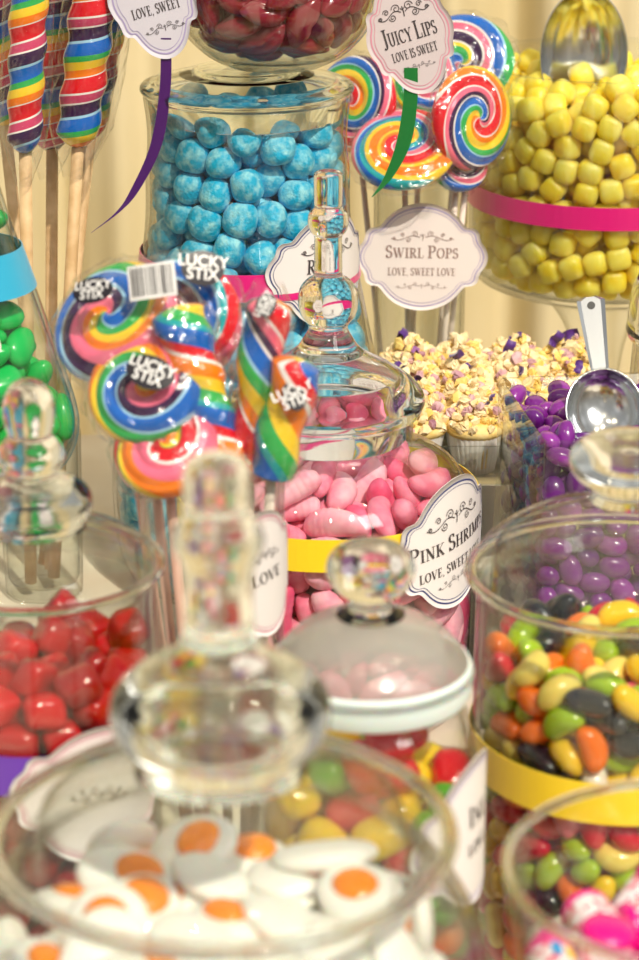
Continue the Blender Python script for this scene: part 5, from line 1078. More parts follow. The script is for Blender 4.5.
  412, -381, 4123, 86, 9, -24, 44, 0, -61, -435, 3873, 92, 24, -28, -12, 0, -420, -369, 4085, 22, 70, -31, 61, 0, -197, -447, 3975, 10, -8, 59, 80, 0,
  300, -341, 3921, 14, -68, 46, -55, 0, -540, -169, 4133, 55, 36, -27, 71, 0, 147, -335, 3830, 10, -1, -80, -59, 0, 32, -354, 4159, 81, 46, 35, 4, 0,
  277, 164, 4215, 9, -6, -68, -72, 0, 541, -179, 4135, 12, -80, -56, -17, 0, 410, -209, 3939, 69, 13, -69, -18, 0, 534, -40, 4271, 68, 44, 47, 36, 0,
  -101, -230, 4129, 26, 27, -68, 64, 0, -258, -143, 4129, 25, 60, 35, -68, 0, 244, -367, 4139, 27, -32, -53, -74, 0, -517, 54, 4191, 35, -18, 85, -35, 0,
  -71, -60, 4175, 12, 28, -54, 78, 0, -207, -290, 3883, 4, -10, 76, -64, 0, -371, -148, 3837, 44, -82, 35, -6, 0, 95, 214, 4123, 4, 37, -15, 91, 0,
  110, -139, 4151, 29, -44, 85, 0, 0, 237, -220, 4076, 78, -14, -61, 7, 0, 414, -15, 4129, 28, 54, -64, -47, 0, -402, -228, 4020, 35, 65, -17, 65, 0,
  -59, -236, 3773, 59, -70, -28, 28, 0, 476, -60, 3961, 62, 23, -68, -31, 0, -413, 255, 4181, 43, 59, 40, 55, 0, 118, 442, 4179, 44, -57, -69, 6, 0,
  271, 509, 4169, 25, -31, 9, 91, 0, -175, 200, 4159, 1, -20, 61, 77, 0, -402, -24, 4103, 19, 19, 57, -78, 0, -380, -51, 3966, 56, -82, -14, -3, 0,
  421, 327, 4191, 90, 38, -14, -17, 0, -189, -268, 4028, 75, -58, -4, 33, 0, 495, 66, 4006, 89, 29, -32, -17, 0, -135, 536, 4112, 35, -23, 89, -17, 0,
  -106, 379, 4157, 11, -4, -68, 72, 0, 229, -25, 3822, 5, 45, 85, 28, 0, -192, -47, 3769, 42, -46, -59, 51, 0, 325, 156, 4062, 50, -9, 25, -83, 0,
  203, -172, 3889, 46, -1, 88, -14, 0, 64, -360, 3999, 15, -1, 86, 49, 0, 81, -19, 3786, 8, 38, 87, 31, 0, -505, 108, 4052, 81, -32, 49, -7, 0,
  -286, 370, 4059, 12, -56, -74, -34, 0, 83, 69, 4115, 47, -86, 1, -20, 0, -396, 95, 3848, 75, 47, -7, -47, 0, 215, 344, 4051, 88, -19, -18, -38, 0,
  348, 119, 3819, 69, -66, -27, -12, 0, 507, 211, 4069, 39, 67, -52, 36, 0,
 ],
 'pink': [
  42, -816, 880, 46, -66, 42, 42, 2, -93, -669, 1258, 10, 14, 87, -46, 2, 42, -651, 1434, 75, -62, 8, -20, 2, -289, -761, 907, 40, 58, 38, -61, 1,
  -232, -513, 1569, 12, 24, -7, -96, 2, 392, -704, 790, 34, -8, 72, -60, 0, 124, -764, 1072, 67, 41, 60, -19, 1, 502, -604, 1183, 10, 20, -88, -43, 0,
  -371, -585, 1396, 23, -21, -43, 85, 3, 184, -807, 735, 40, -36, 72, 45, 3, -496, -643, 859, 6, 58, 23, -78, 3, -383, -705, 689, 64, 30, -70, 8, 2,
  -470, -419, 1181, 6, -2, -79, -61, 2, 540, -625, 1041, 65, -69, -25, 18, 3, 396, -701, 617, 25, -15, 70, -65, 0, 324, -689, 1081, 71, -39, 14, 58, 0,
  324, -696, 928, 64, 64, 39, 16, 3, -23, -691, 1095, 76, -2, 26, 59, 2, 305, -564, 1439, 76, -11, 30, -57, 3, -447, -613, 1088, 19, 51, 83, 12, 0,
  86, -285, 1514, 69, -9, -16, 70, 2, 575, -397, 1265, 26, -3, -1, -97, 2, 180, -593, 1366, 43, -58, 69, -1, 1, -602, -561, 1115, 51, -73, 22, -40, 3,
  -98, -674, 828, 78, 16, 55, 26, 0, -508, -376, 1506, 34, 40, 71, 46, 2, -29, -292, 1589, 39, 51, -40, -65, 0, 65, -817, 398, 55, -60, 40, 42, 3,
  -387, -711, 457, 23, 27, 90, -27, 3, 297, -749, 425, 33, 3, 73, -60, 3, -239, -442, 1438, 4, -10, 1, 99, 2, 447, -447, 1402, 66, 28, 50, 48, 0,
  -563, -547, 673, 88, -27, 39, 4, 1, -283, -525, 1320, 5, 96, -28, 4, 0, 630, -466, 775, 34, -25, 84, -33, 2, 643, -452, 952, 29, -84, -45, -4, 2,
  -689, -431, 630, 76, 33, 11, -54, 1, 212, -192, 1472, 30, -29, 80, 43, 2, 23, -718, 622, 16, 57, -56, 58, 2, -707, -409, 936, 71, 36, 21, -57, 3,
  734, -332, 606, 67, 46, -26, 51, 2, -114, -700, 664, 45, 44, -73, -27, 0, 262, -547, 1270, 15, -25, -28, 91, 3, -56, -796, 301, 76, -39, 42, 28, 1,
  -552, -450, 979, 71, -3, -22, 67, 1, -170, -567, 1062, 31, 71, 60, 20, 0, -369, -709, 294, 29, 6, 81, 51, 2, -284, -69, 1558, 83, 15, 36, 40, 0,
  613, -200, 1510, 29, 31, -76, -50, 3, -130, -682, 499, 4, 76, 56, -32, 1, -237, -645, 609, 35, 59, -72, -12, 2, 671, -136, 1342, 11, -45, 64, -61, 0,
  325, -272, 1430, 56, 61, 55, -7, 1, 162, -742, 456, 75, 5, -53, -40, 1, -351, -545, 993, 9, -44, 6, 89, 3, 140, 0, 1535, 13, 11, -60, -78, 0,
  492, -198, 1430, 49, 33, -79, -19, 0, 419, -617, 343, 100, -5, 3, 2, 2, -715, -368, 449, 38, 71, -11, -58, 1, -423, -356, 1333, 70, -68, 0, 22, 0,
  -391, -542, 442, 4, -6, 8, -99, 2, 524, -450, 397, 2, -8, -99, 7, 2, -588, -285, 1161, 10, -12, 78, 60, 0, 645, -429, 1101, 24, -28, 91, -17, 0,
  -247, -614, 755, 76, -23, -6, -61, 0, -415, 65, 1571, 31, 92, 7, 25, 2, -385, -158, 1469, 91, 38, 13, -10, 0, -781, -206, 701, 1, -67, -11, 73, 0,
  480, -452, 567, 12, -10, -12, 98, 2, -528, -439, 426, 11, -94, -14, 28, 1, 204, -713, 267, 1, -16, -98, -11, 1, -589, 19, 1207, 24, -7, -96, -7, 0,
  -455, -532, 297, 4, -9, -37, -92, 0, 495, 12, 1468, 49, 83, -5, -27, 1, -637, -140, 1143, 97, 20, 6, -7, 0, -264, 195, 1522, 93, 28, -18, 14, 2,
  643, -468, 239, 86, -23, -12, 43, 3, -20, 92, 1526, 20, 94, 24, 18, 2, -639, 2, 1414, 67, 47, -52, -24, 3, -681, -396, 255, 58, 62, -28, -44, 0,
  90, -573, 1140, 6, 45, 82, -35, 1, -723, -210, 985, 45, -7, -77, -44, 2, 422, -549, 477, 4, 95, -29, 11, 3, 277, 476, 1584, 93, 34, 16, 0, 0,
  588, 53, 1561, 71, 28, 35, 54, 2, 284, 366, 1470, 87, -5, 37, 34, 1, 214, -667, 731, 70, -38, -56, -22, 2, 138, -614, 852, 88, -23, -32, 27, 0,
  333, -653, 174, 17, -13, 96, 16, 3, 806, -171, 631, 2, 68, -35, -64, 1, -535, 165, 1523, 42, -35, 61, 57, 1, -185, -371, 1327, 82, 9, 4, -57, 0,
  -126, -670, 271, 57, 20, -77, 20, 3, -373, -611, 846, 26, 36, 76, -47, 1, 205, -510, 1117, 25, 24, 79, 51, 3, 273, -384, 1356, 19, 93, -28, -14, 0,
  19, 501, 1494, 71, 3, 18, 68, 0, 778, -147, 283, 82, -10, -52, 20, 1, -10, -448, 1369, 79, 22, 3, -57, 3, -423, 384, 1552, 37, 11, 68, 62, 0,
  697, -216, 1200, 83, 47, -29, 6, 3, -224, -352, 1068, 1, 38, -92, -12, 2, 351, 209, 1472, 32, -25, 41, 82, 0, -304, -320, 1486, 86, 44, -27, 2, 3,
  725, -211, 874, 24, -25, 91, -22, 1, -775, 230, 1072, 43, -56, 22, 67, 1, 646, -225, 306, 32, -21, -20, 90, 0, 429, 320, 1473, 41, -49, 68, 36, 3,
  -203, -393, 1195, 26, 64, 61, 38, 0, -821, -78, 511, 70, 13, 69, -14, 3, 491, -437, 1123, 90, -2, -20, 39, 2, -455, -492, 792, 20, 4, -56, -80, 3,
  -775, -1, 773, 6, 80, 42, -42, 0, -257, -472, 931, 36, -25, -69, 58, 0, -480, -480, 167, 9, -56, -80, 18, 0, -257, -551, 170, 37, 65, 58, 32, 2,
  112, 274, 1460, 74, -34, 45, 37, 3, -35, -515, 936, 14, 86, -47, -13, 2, -126, 543, 1461, 79, -28, 21, 51, 0, 697, -4, 992, 20, -95, 20, -10, 0,
  -796, -80, 260, 50, -47, 46, -57, 1, -808, -9, 988, 40, -54, -2, 74, 3, 399, -278, 1264, 5, 6, -96, -25, 0, 462, -469, 832, 92, 23, 11, 30, 2,
  -248, 642, 1509, 30, 87, 36, -13, 0, 247, -42, 1412, 3, 12, 69, -72, 0, -206, 330, 1489, 5, -97, 17, -16, 0, 584, -369, 142, 48, 5, 0, -87, 3,
  751, -17, 1132, 26, -35, 89, -16, 1, 651, 20, 1354, 16, -45, 64, 60, 3, 21, -591, 166, 1, -55, -83, 9, 2, 134, -508, 984, 70, 3, 9, 70, 0,
  146, 620, 1470, 54, 12, 26, 79, 3, 654, 111, 1203, 13, 34, 34, -87, 2, -564, -373, 609, 14, -50, -78, -36, 3, 804, 12, 738, 71, 16, 67, -16, 2,
  21, -474, 1231, 25, 23, 4, -94, 0, -659, -250, 180, 52, -64, 47, -32, 0, 710, -167, 485, 48, -12, 38, -78, 2, 333, -478, 142, 94, -6, 8, -32, 1,
  118, -507, 402, 98, 14, 13, 7, 0, 253, -390, 1200, 24, -5, 2, 97, 2, -816, 83, 520, 1, 65, -4, 76, 0, -485, 112, 1251, 90, -35, 26, 5, 0,
  -31, -582, 318, 7, 83, -49, 23, 0, 705, 428, 1225, 63, 60, -48, -11, 3, 192, -547, 505, 86, 14, 16, -47, 1, 388, -374, 1010, 19, 47, -52, -68, 2,
  716, 169, 938, 15, -34, -6, 93, 2, -747, 156, 977, 12, 54, -61, 57, 0, 416, -503, 717, 23, -89, -39, 8, 1, -78, -324, 660, 81, -11, -21, 54, 0,
  785, 52, 318, 20, 76, 0, 62, 2, -366, -413, 635, 39, 68, 47, 41, 1, 374, -328, 866, 99, -13, 0, 2, 1, -613, -375, 800, 24, -32, -82, -42, 0,
  -61, -196, 1443, 95, 0, 17, 27, 2, 26, -447, 627, 39, 60, 60, 36, 2, 528, -22, 1126, 26, 1, 56, 79, 3, -470, -326, 871, 33, 68, 64, 13, 3,
  -160, 37, 1368, 83, -46, 31, -8, 3, -98, -372, 502, 50, 8, -4, -86, 2, -29, 165, 1404, 94, 34, 2, -1, 3, -386, -277, 1102, 38, 3, 78, -50, 0,
  562, -230, 520, 71, -16, -21, 65, 1, -550, -269, 279, 20, 79, -52, -27, 0, 804, 161, 616, 69, 25, -65, 18, 2, 276, 674, 1436, 28, -49, -47, 68, 0,
  -795, 232, 597, 4, -61, 30, -74, 3, -600, 159, 1138, 15, -25, -47, -84, 1, -58, -291, 1160, 61, -9, 21, -76, 0, 348, -384, 755, 39, -1, -15, -91, 3,
  268, -505, 637, 2, 90, -28, -34, 2, -418, -100, 1210, 92, 16, 24, -25, 3, -79, -342, 352, 75, 6, 17, 64, 1, 621, -67, 412, 92, -13, -14, 35, 2,
  -260, -401, 331, 37, 82, -36, -24, 2, -391, -191, 1314, 31, 92, 2, -23, 3, -728, 208, 202, 83, 24, 45, 23, 1, -460, 54, 856, 40, 88, 24, 6, 1,
  67, -328, 1066, 95, 12, -21, 21, 3, 627, -203, 652, 46, 72, 51, 10, 2, 54, -289, 1286, 8, -26, 78, -57, 1, 143, -494, 182, 21, 48, 85, -7, 1,
  -363, -383, 495, 5, 11, 99, 12, 3, -358, -129, 533, 60, -21, -2, 77, 0, 383, 106, 1374, 95, -21, 18, 17, 0, 375, 69, 1248, 8, -13, -25, -96, 0,
  -388, -72, 1391, 1, 0, 97, 24, 1, -484, -159, 914, 42, 9, -23, -87, 1, -681, 426, 1061, 30, 34, -81, -37, 3, 132, -424, 274, 99, -5, -12, -3, 2,
  -634, -248, 413, 93, 20, 3, -32, 0, -161, -352, 783, 19, 63, 74, 12, 2, 266, -303, 1088, 54, 22, 7, -81, 2, -536, -34, 1023, 11, 29, -95, -6, 2,
  639, -49, 246, 24, 83, -27, 43, 3, 26, -127, 1282, 99, 9, 11, 7, 2, 340, -107, 1266, 10, -16, -2, -98, 2,
 ],
 'purp': [
  -117, -591, 1589, 28, 19, 68, -65, 1, -479, -637, 1569, 58, 42, -43, 55, 2, 176, -545, 869, 29, -26, 76, 52, 1, 212, -545, 1262, 73, -69, 0, -4, 0,
  -156, -596, 657, 50, -62, 45, 40, 0, 214, -541, 1713, 28, -29, -62, -67, 1, -95, -586, 1077, 61, 79, 10, -7, 0, 38, -568, 1241, 52, 58, 41, -48, 0,
  -340, -621, 1625, 62, -44, -46, -47, 2, -37, -580, 912, 28, 37, -60, 65, 1, -451, -636, 1213, 71, -70, 9, 3, 0, -2, -573, 752, 3, 27, -69, -67, 1,
  -360, -619, 1067, 31, -51, -52, -61, 0, -260, -610, 1272, 73, -66, -9, -12, 2, -211, -599, 977, 50, 86, 9, -3, 0, -155, -591, 832, 53, -75, 8, 37, 0,
  -451, -634, 696, 52, 83, 14, -14, 0, -83, -562, 1763, 26, 64, -6, -72, 0, 362, -524, 1750, 70, 66, 26, -12, 1, -493, -634, 870, 66, 23, -69, 21, 1,
  376, -522, 1454, 72, -70, 5, -1, 1, 62, -561, 1495, 85, -52, -9, 3, 1, 36, -553, 1744, 14, 37, 22, -89, 1, -218, -588, 1720, 18, 3, -98, -11, 0,
  247, -538, 758, 69, 62, -18, 33, 1, 364, -525, 1596, 10, 0, 71, -70, 1, -116, -576, 1215, 14, 2, -43, 89, 1, 382, -519, 890, 17, -32, 63, 69, 0,
  287, -534, 594, 60, 79, -4, 11, 2, -435, -618, 1781, 18, 97, 10, -13, 1, 126, -556, 649, 27, 50, -47, 68, 2, -361, -610, 912, 6, -18, -32, -93, 0,
  202, -530, 1388, 19, 96, 2, 21, 2, -91, -575, 1436, 96, 12, 26, -1, 2, 120, -541, 1049, 100, -5, -6, 6, 0, 211, -532, 1539, 44, 47, -71, 30, 1,
  -251, -587, 1391, 14, 98, -4, 11, 0, 293, -526, 997, 2, -8, 96, -26, 1, -389, -604, 1467, 54, -75, 38, 4, 1, -496, -622, 1378, 1, -69, 1, 72, 2,
  90, -545, 1630, 75, -55, -33, 18, 1, 384, -511, 1233, 91, 40, -14, 3, 1, -369, -625, 536, 42, 53, -47, 57, 0, -284, -591, 780, 90, -16, 23, 33, 0,
  424, -516, 747, 6, 17, -71, -68, 1, -74, -583, 492, 56, -68, 38, 29, 0, -183, -483, 1828, 16, 35, 16, -91, 0, 414, -504, 1088, 21, 1, -39, -89, 0,
  -308, -558, 1824, 80, 0, -18, -57, 2, -492, -603, 1019, 4, 65, 66, -37, 0, 265, -510, 1116, 56, 53, 64, 2, 0, -496, -613, 551, 54, 14, 78, 29, 1,
  450, -499, 1854, 99, 13, 0, 3, 2, -249, -575, 1137, 83, 26, 29, 39, 2, -501, -523, 1672, 42, -76, 2, -49, 2, 423, -505, 460, 32, 52, 31, -73, 2,
  -295, -571, 664, 17, 64, -74, 11, 0, -395, -590, 1315, 47, 61, 63, 9, 2, -87, -543, 1323, 2, -76, -64, 4, 0, -8, -543, 618, 15, 88, 46, -4, 1,
  -266, -541, 1493, 19, 0, -98, 4, 0, 474, -502, 611, 43, 90, 6, -9, 2, -399, -444, 1854, 71, -19, -64, 21, 0, -228, -572, 550, 24, 37, -88, -15, 0,
  -505, -511, 1843, 10, -64, -71, 27, 1, -479, -625, 393, 32, -81, -14, -48, 1, 60, -489, 915, 35, -78, 9, -51, 2, 329, -484, 1343, 83, 11, 3, -54, 1,
  129, -496, 1156, 1, -46, -87, -16, 0, 300, -310, 1807, 8, -22, 28, -93, 1, 46, -506, 1366, 10, 76, -62, 16, 2, -248, -581, 428, 87, -33, 34, -16, 0,
  53, -532, 507, 76, -19, -24, -58, 0, 517, -489, 1517, 77, -61, 15, -7, 2, -83, -585, 341, 11, 16, -69, 69, 0, 80, -556, 401, 6, -6, 96, -26, 1,
  360, -133, 1851, 98, 5, 15, -8, 0, 485, -488, 1370, 46, -83, 2, -31, 1, 186, -511, 484, 47, 39, -69, -39, 0, 554, -493, 1026, 81, -46, -34, -11, 2,
  33, -323, 1817, 31, 90, -25, 18, 0, 517, -487, 1646, 2, -25, 5, -97, 0, 253, -521, 362, 4, -6, 5, 100, 1, -333, -606, 351, 43, -1, -84, -31, 2,
  -562, -78, 1837, 60, 4, 45, 66, 2, 536, -480, 859, 63, -22, -43, -61, 0, -21, -447, 1793, 79, 9, -53, -30, 1, -252, -98, 1806, 31, 39, -27, -82, 1,
  -415, -545, 746, 52, -33, -34, -71, 0, -251, -534, 1616, 60, -54, 49, -33, 1, 305, -482, 463, 38, 59, 69, 17, 0, -515, -489, 649, 44, 37, 63, 52, 2,
  -487, -535, 1160, 15, -44, -68, -56, 1, 178, -278, 1759, 1, 35, -92, 18, 0, 202, 41, 1848, 27, 85, 36, 26, 0, 148, -128, 1802, 2, 82, -56, -2, 1,
  371, -517, 280, 70, -53, -26, -40, 1, -65, 58, 1843, 97, -7, 21, -3, 0, 510, -491, 326, 60, 39, 67, -21, 2, 525, -459, 1755, 2, 49, 85, -18, 2,
  119, -462, 763, 88, -36, 28, 10, 0, 83, -556, 284, 23, -2, 94, -25, 1, -526, -403, 1259, 66, -14, 74, -5, 1, -29, -489, 1551, 1, 95, 14, 29, 1,
  -333, -26, 1845, 46, 4, -43, -78, 1, -20, -501, 1120, 22, -17, -56, -78, 0, 382, -402, 1807, 6, 25, -85, -46, 2, -548, -244, 1337, 38, 63, -51, -45, 1,
  469, -244, 1837, 93, 3, -33, 19, 0, -521, -439, 1062, 41, 61, -53, -42, 0, 270, -420, 1724, 10, 90, -29, -31, 0, -69, -68, 1777, 15, -84, 36, -38, 0,
  551, -441, 698, 38, -66, 28, -58, 2, 550, -429, 1138, 24, -67, 52, -48, 0, 75, 49, 1792, 36, 63, 46, 51, 1, 539, -461, 483, 9, -85, 29, -44, 0,
  -549, -222, 1482, 24, -74, -37, 51, 0, 541, -455, 1269, 35, 66, 55, 37, 0, -517, -261, 1773, 65, -61, -44, 9, 0, -407, -605, 255, 39, -82, -21, 37, 1,
  -506, -408, 1729, 14, -36, -31, 87, 0, -364, 108, 1845, 13, -94, -28, -13, 1, 85, -435, 1744, 77, 43, -18, -43, 1, -521, -399, 943, 22, -61, -74, 16, 2,
  -506, -506, 1506, 56, 26, 77, 19, 1, -512, -494, 815, 24, -63, 0, 74, 1, -371, -497, 1714, 28, -74, 60, -14, 0, 425, -5, 1840, 82, 20, 23, -48, 1,
  637, -482, 286, 48, 47, 67, -33, 0, -529, -341, 833, 7, -64, -70, 29, 1, -277, -613, 183, 59, 64, -31, 39, 0, 635, -486, 1400, 48, 42, 59, -49, 0,
  -534, -353, 403, 61, 0, 78, 9, 1, -538, -235, 478, 45, 57, -69, 6, 2, -555, -193, 1216, 46, -45, 54, -54, 1, -92, -585, 180, 48, 77, -20, 36, 0,
  -288, -381, 1790, 20, -98, -6, -1, 2, 645, -478, 610, 66, 25, -67, 23, 0, 217, -506, 255, 50, -16, 2, 85, 1, 467, -417, 930, 42, -51, 35, 66, 2,
  -571, -90, 380, 13, -63, 2, -77, 1, -580, -24, 664, 64, -18, 73, -17, 0, 295, -426, 672, 13, 80, -58, 11, 0, -568, -114, 1087, 54, 53, -46, -46, 0,
  -517, -343, 721, 1, -60, -80, 3, 1, -539, -147, 1719, 86, -2, -27, 43, 0, 602, -416, 1836, 2, -80, 60, -6, 2, -574, -54, 1348, 30, 68, -51, -43, 1,
  -415, -132, 1803, 82, -41, 31, -24, 0, -187, -527, 268, 81, 8, 38, 45, 1, 465, -509, 165, 9, 2, 72, -69, 2, -511, -491, 405, 62, 31, 72, 7, 0,
  648, -466, 1210, 5, -79, -11, 60, 1, 76, -448, 1257, 97, -6, -17, -14, 0, -157, -471, 1057, 30, 19, 15, -92, 2, -528, -295, 1131, 71, -4, -20, -68, 1,
  -572, -45, 830, 58, 43, 35, 59, 0, -165, -156, 1754, 67, 31, -59, -32, 2, -558, -108, 1602, 39, -64, 63, -21, 2, 308, -425, 907, 94, -21, -18, 22, 1,
  -243, -504, 845, 62, -17, -35, -68, 1, -568, -43, 963, 79, -39, 35, -32, 1, 635, -455, 434, 27, -44, -8, 86, 0, -531, -233, 1010, 22, 71, 66, 7, 1,
  -551, -142, 691, 6, 65, -53, -54, 0, 646, -457, 941, 3, -69, -39, -60, 0, -56, -479, 978, 17, 35, 87, -31, 2, 257, -530, 152, 96, 24, -9, 7, 0,
  -589, 32, 512, 57, -34, -62, 42, 2, -169, -494, 404, 73, -40, 46, 31, 2, 145, 280, 1782, 86, -15, -38, 31, 1, -590, 108, 802, 49, -47, -73, -4, 1,
  -531, -283, 1617, 31, 54, -47, -63, 2, -568, -8, 1217, 20, 75, -63, 9, 2, -123, -300, 1770, 41, -6, 86, -29, 0, -384, -505, 1588, 69, 60, 25, 32, 0,
  69, -553, 155, 15, 9, -37, -91, 2, -343, 311, 1838, 0, -6, -75, -66, 0, -498, -604, 168, 33, -62, -41, 58, 2, -49, -473, 1657, 97, -6, -6, 24, 0,
  301, -12, 1778, 40, 7, 28, 87, 1, -566, 18, 1698, 32, 50, -79, -14, 2, -481, -501, 1332, 24, 46, -47, 71, 0, -525, -298, 613, 64, -7, 3, 77, 1,
  646, -444, 773, 47, -59, 33, -56, 2, 129, -392, 901, 73, 35, -2, -59, 2, 412, -418, 1165, 62, 75, -11, 21, 0, 647, -449, 1561, 30, -67, 22, -64, 2,
  360, 490, 1822, 90, 21, 10, 36, 1, -600, 188, 1512, 66, 32, 7, -68, 1, -333, -487, 1145, 41, -6, 56, -72, 0, 123, -441, 1475, 93, 19, 31, -8, 1,
  -586, 164, 1775, 33, 36, -68, -54, 0, -548, -126, 533, 9, 86, 24, -44, 0, 281, -430, 1603, 98, 10, 0, 17, 0, -537, -198, 897, 73, -14, 0, 67, 0,
  -582, 103, 1313, 27, 84, -18, -43, 2, 486, 399, 1802, 14, 4, -6, 99, 2, 290, 325, 1796, 19, -48, 74, -44, 1, -422, -301, 1824, 54, 70, 34, 32, 0,
  -571, 44, 1079, 39, -16, -74, 52, 1, -546, -239, 311, 6, 67, 43, 61, 0, -593, 71, 372, 28, 67, -39, -56, 2, -608, 175, 1646, 39, 62, -48, -48, 0,
  -527, 65, 1803, 58, 69, 41, -12, 0, 644, -442, 1720, 54, 56, -41, -47, 1, -606, 173, 1211, 28, 68, -47, -49, 0, -565, -46, 1484, 5, 62, 76, -19, 0,
  600, -217, 1842, 20, 47, 74, 43, 1, -602, 123, 965, 18, 57, 36, 72, 0, 285, 164, 1788, 11, 96, -25, 10, 1, -622, 317, 1739, 58, 37, -50, -53, 1,
  18, 228, 1811, 51, -36, 33, -71, 1, -230, 127, 1789, 33, -28, 73, -53, 0, -479, -345, 1493, 7, -93, -31, 20, 1, -627, 454, 1813, 42, 77, 33, 37, 1,
  -307, -520, 985, 34, 70, -38, 50, 1, -608, 171, 248, 32, 48, 51, 64, 1, -71, -479, 832, 26, -25, -38, -85, 1, -170, 32, 1761, 55, 26, -44, -66, 0,
  -613, 211, 735, 18, 54, 35, 74, 1, -490, -513, 265, 4, -60, 62, -50, 1, -511, -198, 785, 5, -1, -29, 95, 1, 354, -436, 794, 78, -61, -10, 0, 1,
  624, -445, 144, 0, -69, 72, 0, 2, -158, -448, 1725, 27, -35, 86, 24, 0, -570, 53, 1561, 73, 46, 50, 10, 1, -578, 224, 604, 86, 35, -10, 35, 0,
  -621, 289, 1382, 14, 74, 2, 66, 1, -479, -397, 538, 6, 41, -91, -4, 2, 549, 155, 1829, 75, 15, 36, 54, 0, -501, 346, 1782, 18, -82, 54, 5, 0,
  -392, -496, 871, 94, 6, 32, -5, 0, -599, 210, 483, 1, -78, 62, 13, 0, -443, 200, 1793, 7, -42, 71, -55, 1, 219, 447, 1799, 28, 50, -77, -29, 1,
  -414, -479, 1014, 68, 34, -45, -48, 0, -139, -470, 618, 13, 91, -26, 30, 0, 115, 479, 1754, 28, 47, -42, 73, 0, -569, -12, 243, 10, -62, -78, 4, 0,
  -615, 287, 1021, 83, -26, 40, -30, 2, -631, 341, 1570, 73, 14, -67, -4, 0, 402, 273, 1774, 21, 97, 10, 12, 0, -238, -504, 1271, 55, 62, -44, 34, 1,
  291, -411, 1497, 13, -91, -30, -26, 2, -624, 343, 651, 60, 2, -75, -25, 2, -215, 426, 1821, 32, 66, 68, 4, 1, -187, 306, 1770, 37, 54, 74, 16, 0,
  -606, 245, 372, 38, 34, 29, 81, 0, 198, 590, 1809, 34, 91, 2, 23, 2, 338, -395, 550, 61, -16, 25, 74, 0, -407, -526, 558, 80, -59, -3, -13, 0,
  -629, 357, 880, 72, 13, 67, -12, 1, -158, -471, 731, 92, -2, -2, -38, 2, 510, 527, 1820, 76, 21, -61, -5, 2, 30, -183, 1760, 14, 20, -94, 24, 1,
  -632, 374, 482, 5, 56, 24, 79, 1, 566, -11, 1821, 69, -12, -24, -68, 0, 187, -435, 601, 12, -95, 0, 28, 0, -519, -413, 148, 15, -63, -73, 21, 1,
  -3, -425, 1437, 9, -67, 66, -34, 0, -152, -388, 1284, 78, -21, 15, 57, 1, -631, 351, 284, 8, 72, -34, -60, 1, -491, -387, 274, 31, 92, -7, 22, 0,
  287, -155, 1761, 7, 68, 67, -29, 0, 228, -403, 989, 26, 85, 47, -2, 0, 633, -351, 1077, 47, 47, 57, 49, 2, -645, 449, 1118, 63, -34, 66, -24, 1,
  358, -385, 294, 89, 9, -32, -31, 1, -157, -462, 1560, 14, 83, 52, 15, 0, 13, 569, 1758, 3, 11, -26, -96, 1, -350, 459, 1848, 4, -57, -80, -16, 1,
  -616, 328, 1203, 61, 21, 73, -22, 0, -566, 39, 145, 71, 8, 5, -70, 2, -646, 446, 1284, 51, 26, 72, 40, 0, 406, 629, 1816, 6, -9, 81, 57, 2,
  419, -392, 650, 80, -17, -23, -53, 0, -581, 206, 1099, 55, 15, -9, 82, 1, -646, 454, 772, 58, -24, 75, -22, 1, -89, -459, 518, 16, -13, 15, 97, 0,
  -645, 441, 163, 43, -50, 46, -59, 2, -274, -251, 1755, 1, -98, 18, 0, 1, 396, -380, 1026, 19, -31, 87, -33, 0, -528, -230, 148, 46, -5, -1, 88, 2,
  -121, -448, 1195, 27, 90, 1, 33, 1, -582, 246, 881, 33, 18, -52, -76, 1, -250, -388, 652, 3, 79, 61, 3, 1, -601, 267, 145, 59, -7, 8, 80, 0,
  129, -394, 1363, 89, -32, 30, -16, 0, -633, 476, 948, 79, 30, 53, -6, 0,
 ],
 'red': [
  -26, -446, 1135, 60, -55, -23, -53, 2, -58, -446, 1534, 4, 2, 72, 69, 0, 159, -413, 796, 36, 25, 54, -72, 2, 69, -432, 1700, 14, 0, -8, -99, 1,
  12, -449, 1357, 48, -45, -55, -52, 0, 151, -412, 1535, 47, -70, 35, 41, 0, 226, -373, 1795, 15, 17, 13, -96, 2, -159, -401, 1711, 94, -3, 17, -28, 1,
  27, -432, 904, 50, 64, 54, 21, 1, 288, -356, 932, 68, 63, 37, 8, 0, 209, -407, 1354, 9, 26, -67, -69, 1, 319, -313, 639, 71, 50, 49, 11, 2,
  114, -417, 1062, 41, 47, 70, 36, 2, -50, -418, 763, 15, -73, -66, 2, 2, 104, -403, 619, 22, 86, -40, -23, 0, -204, -379, 843, 11, 57, -79, -19, 2,
  -188, -392, 1190, 29, -47, 14, 82, 0, 225, -354, 1180, 2, 42, 79, 45, 2, 3, -453, 480, 70, 64, -25, 19, 0, 4, -276, 1791, 76, -33, -55, -10, 0,
  -259, -362, 1033, 91, 9, 26, -32, 0, 318, -300, 1481, 30, 13, 57, 76, 0, -123, -413, 621, 59, -6, 13, -80, 1, 294, -318, 1666, 17, -49, 85, -2, 0,
  -157, -401, 1373, 7, -55, 83, 2, 2, -225, -375, 1541, 24, 43, -75, -44, 1, 376, -262, 1123, 18, -69, 20, 68, 2, -323, -294, 1702, 40, -61, 27, 64, 0,
  396, -186, 1753, 43, 31, 17, -83, 0, -296, -345, 708, 66, -61, 43, -5, 2, -165, -202, 1784, 27, 3, 72, 64, 0, 357, -257, 1295, 51, -3, -5, -86, 2,
  -205, -389, 498, 2, 96, -21, -16, 2, 201, -323, 490, 53, 61, -4, 59, 0, 378, -203, 754, 51, -30, -15, -79, 0, 119, -422, 338, 4, 13, -99, -1, 2,
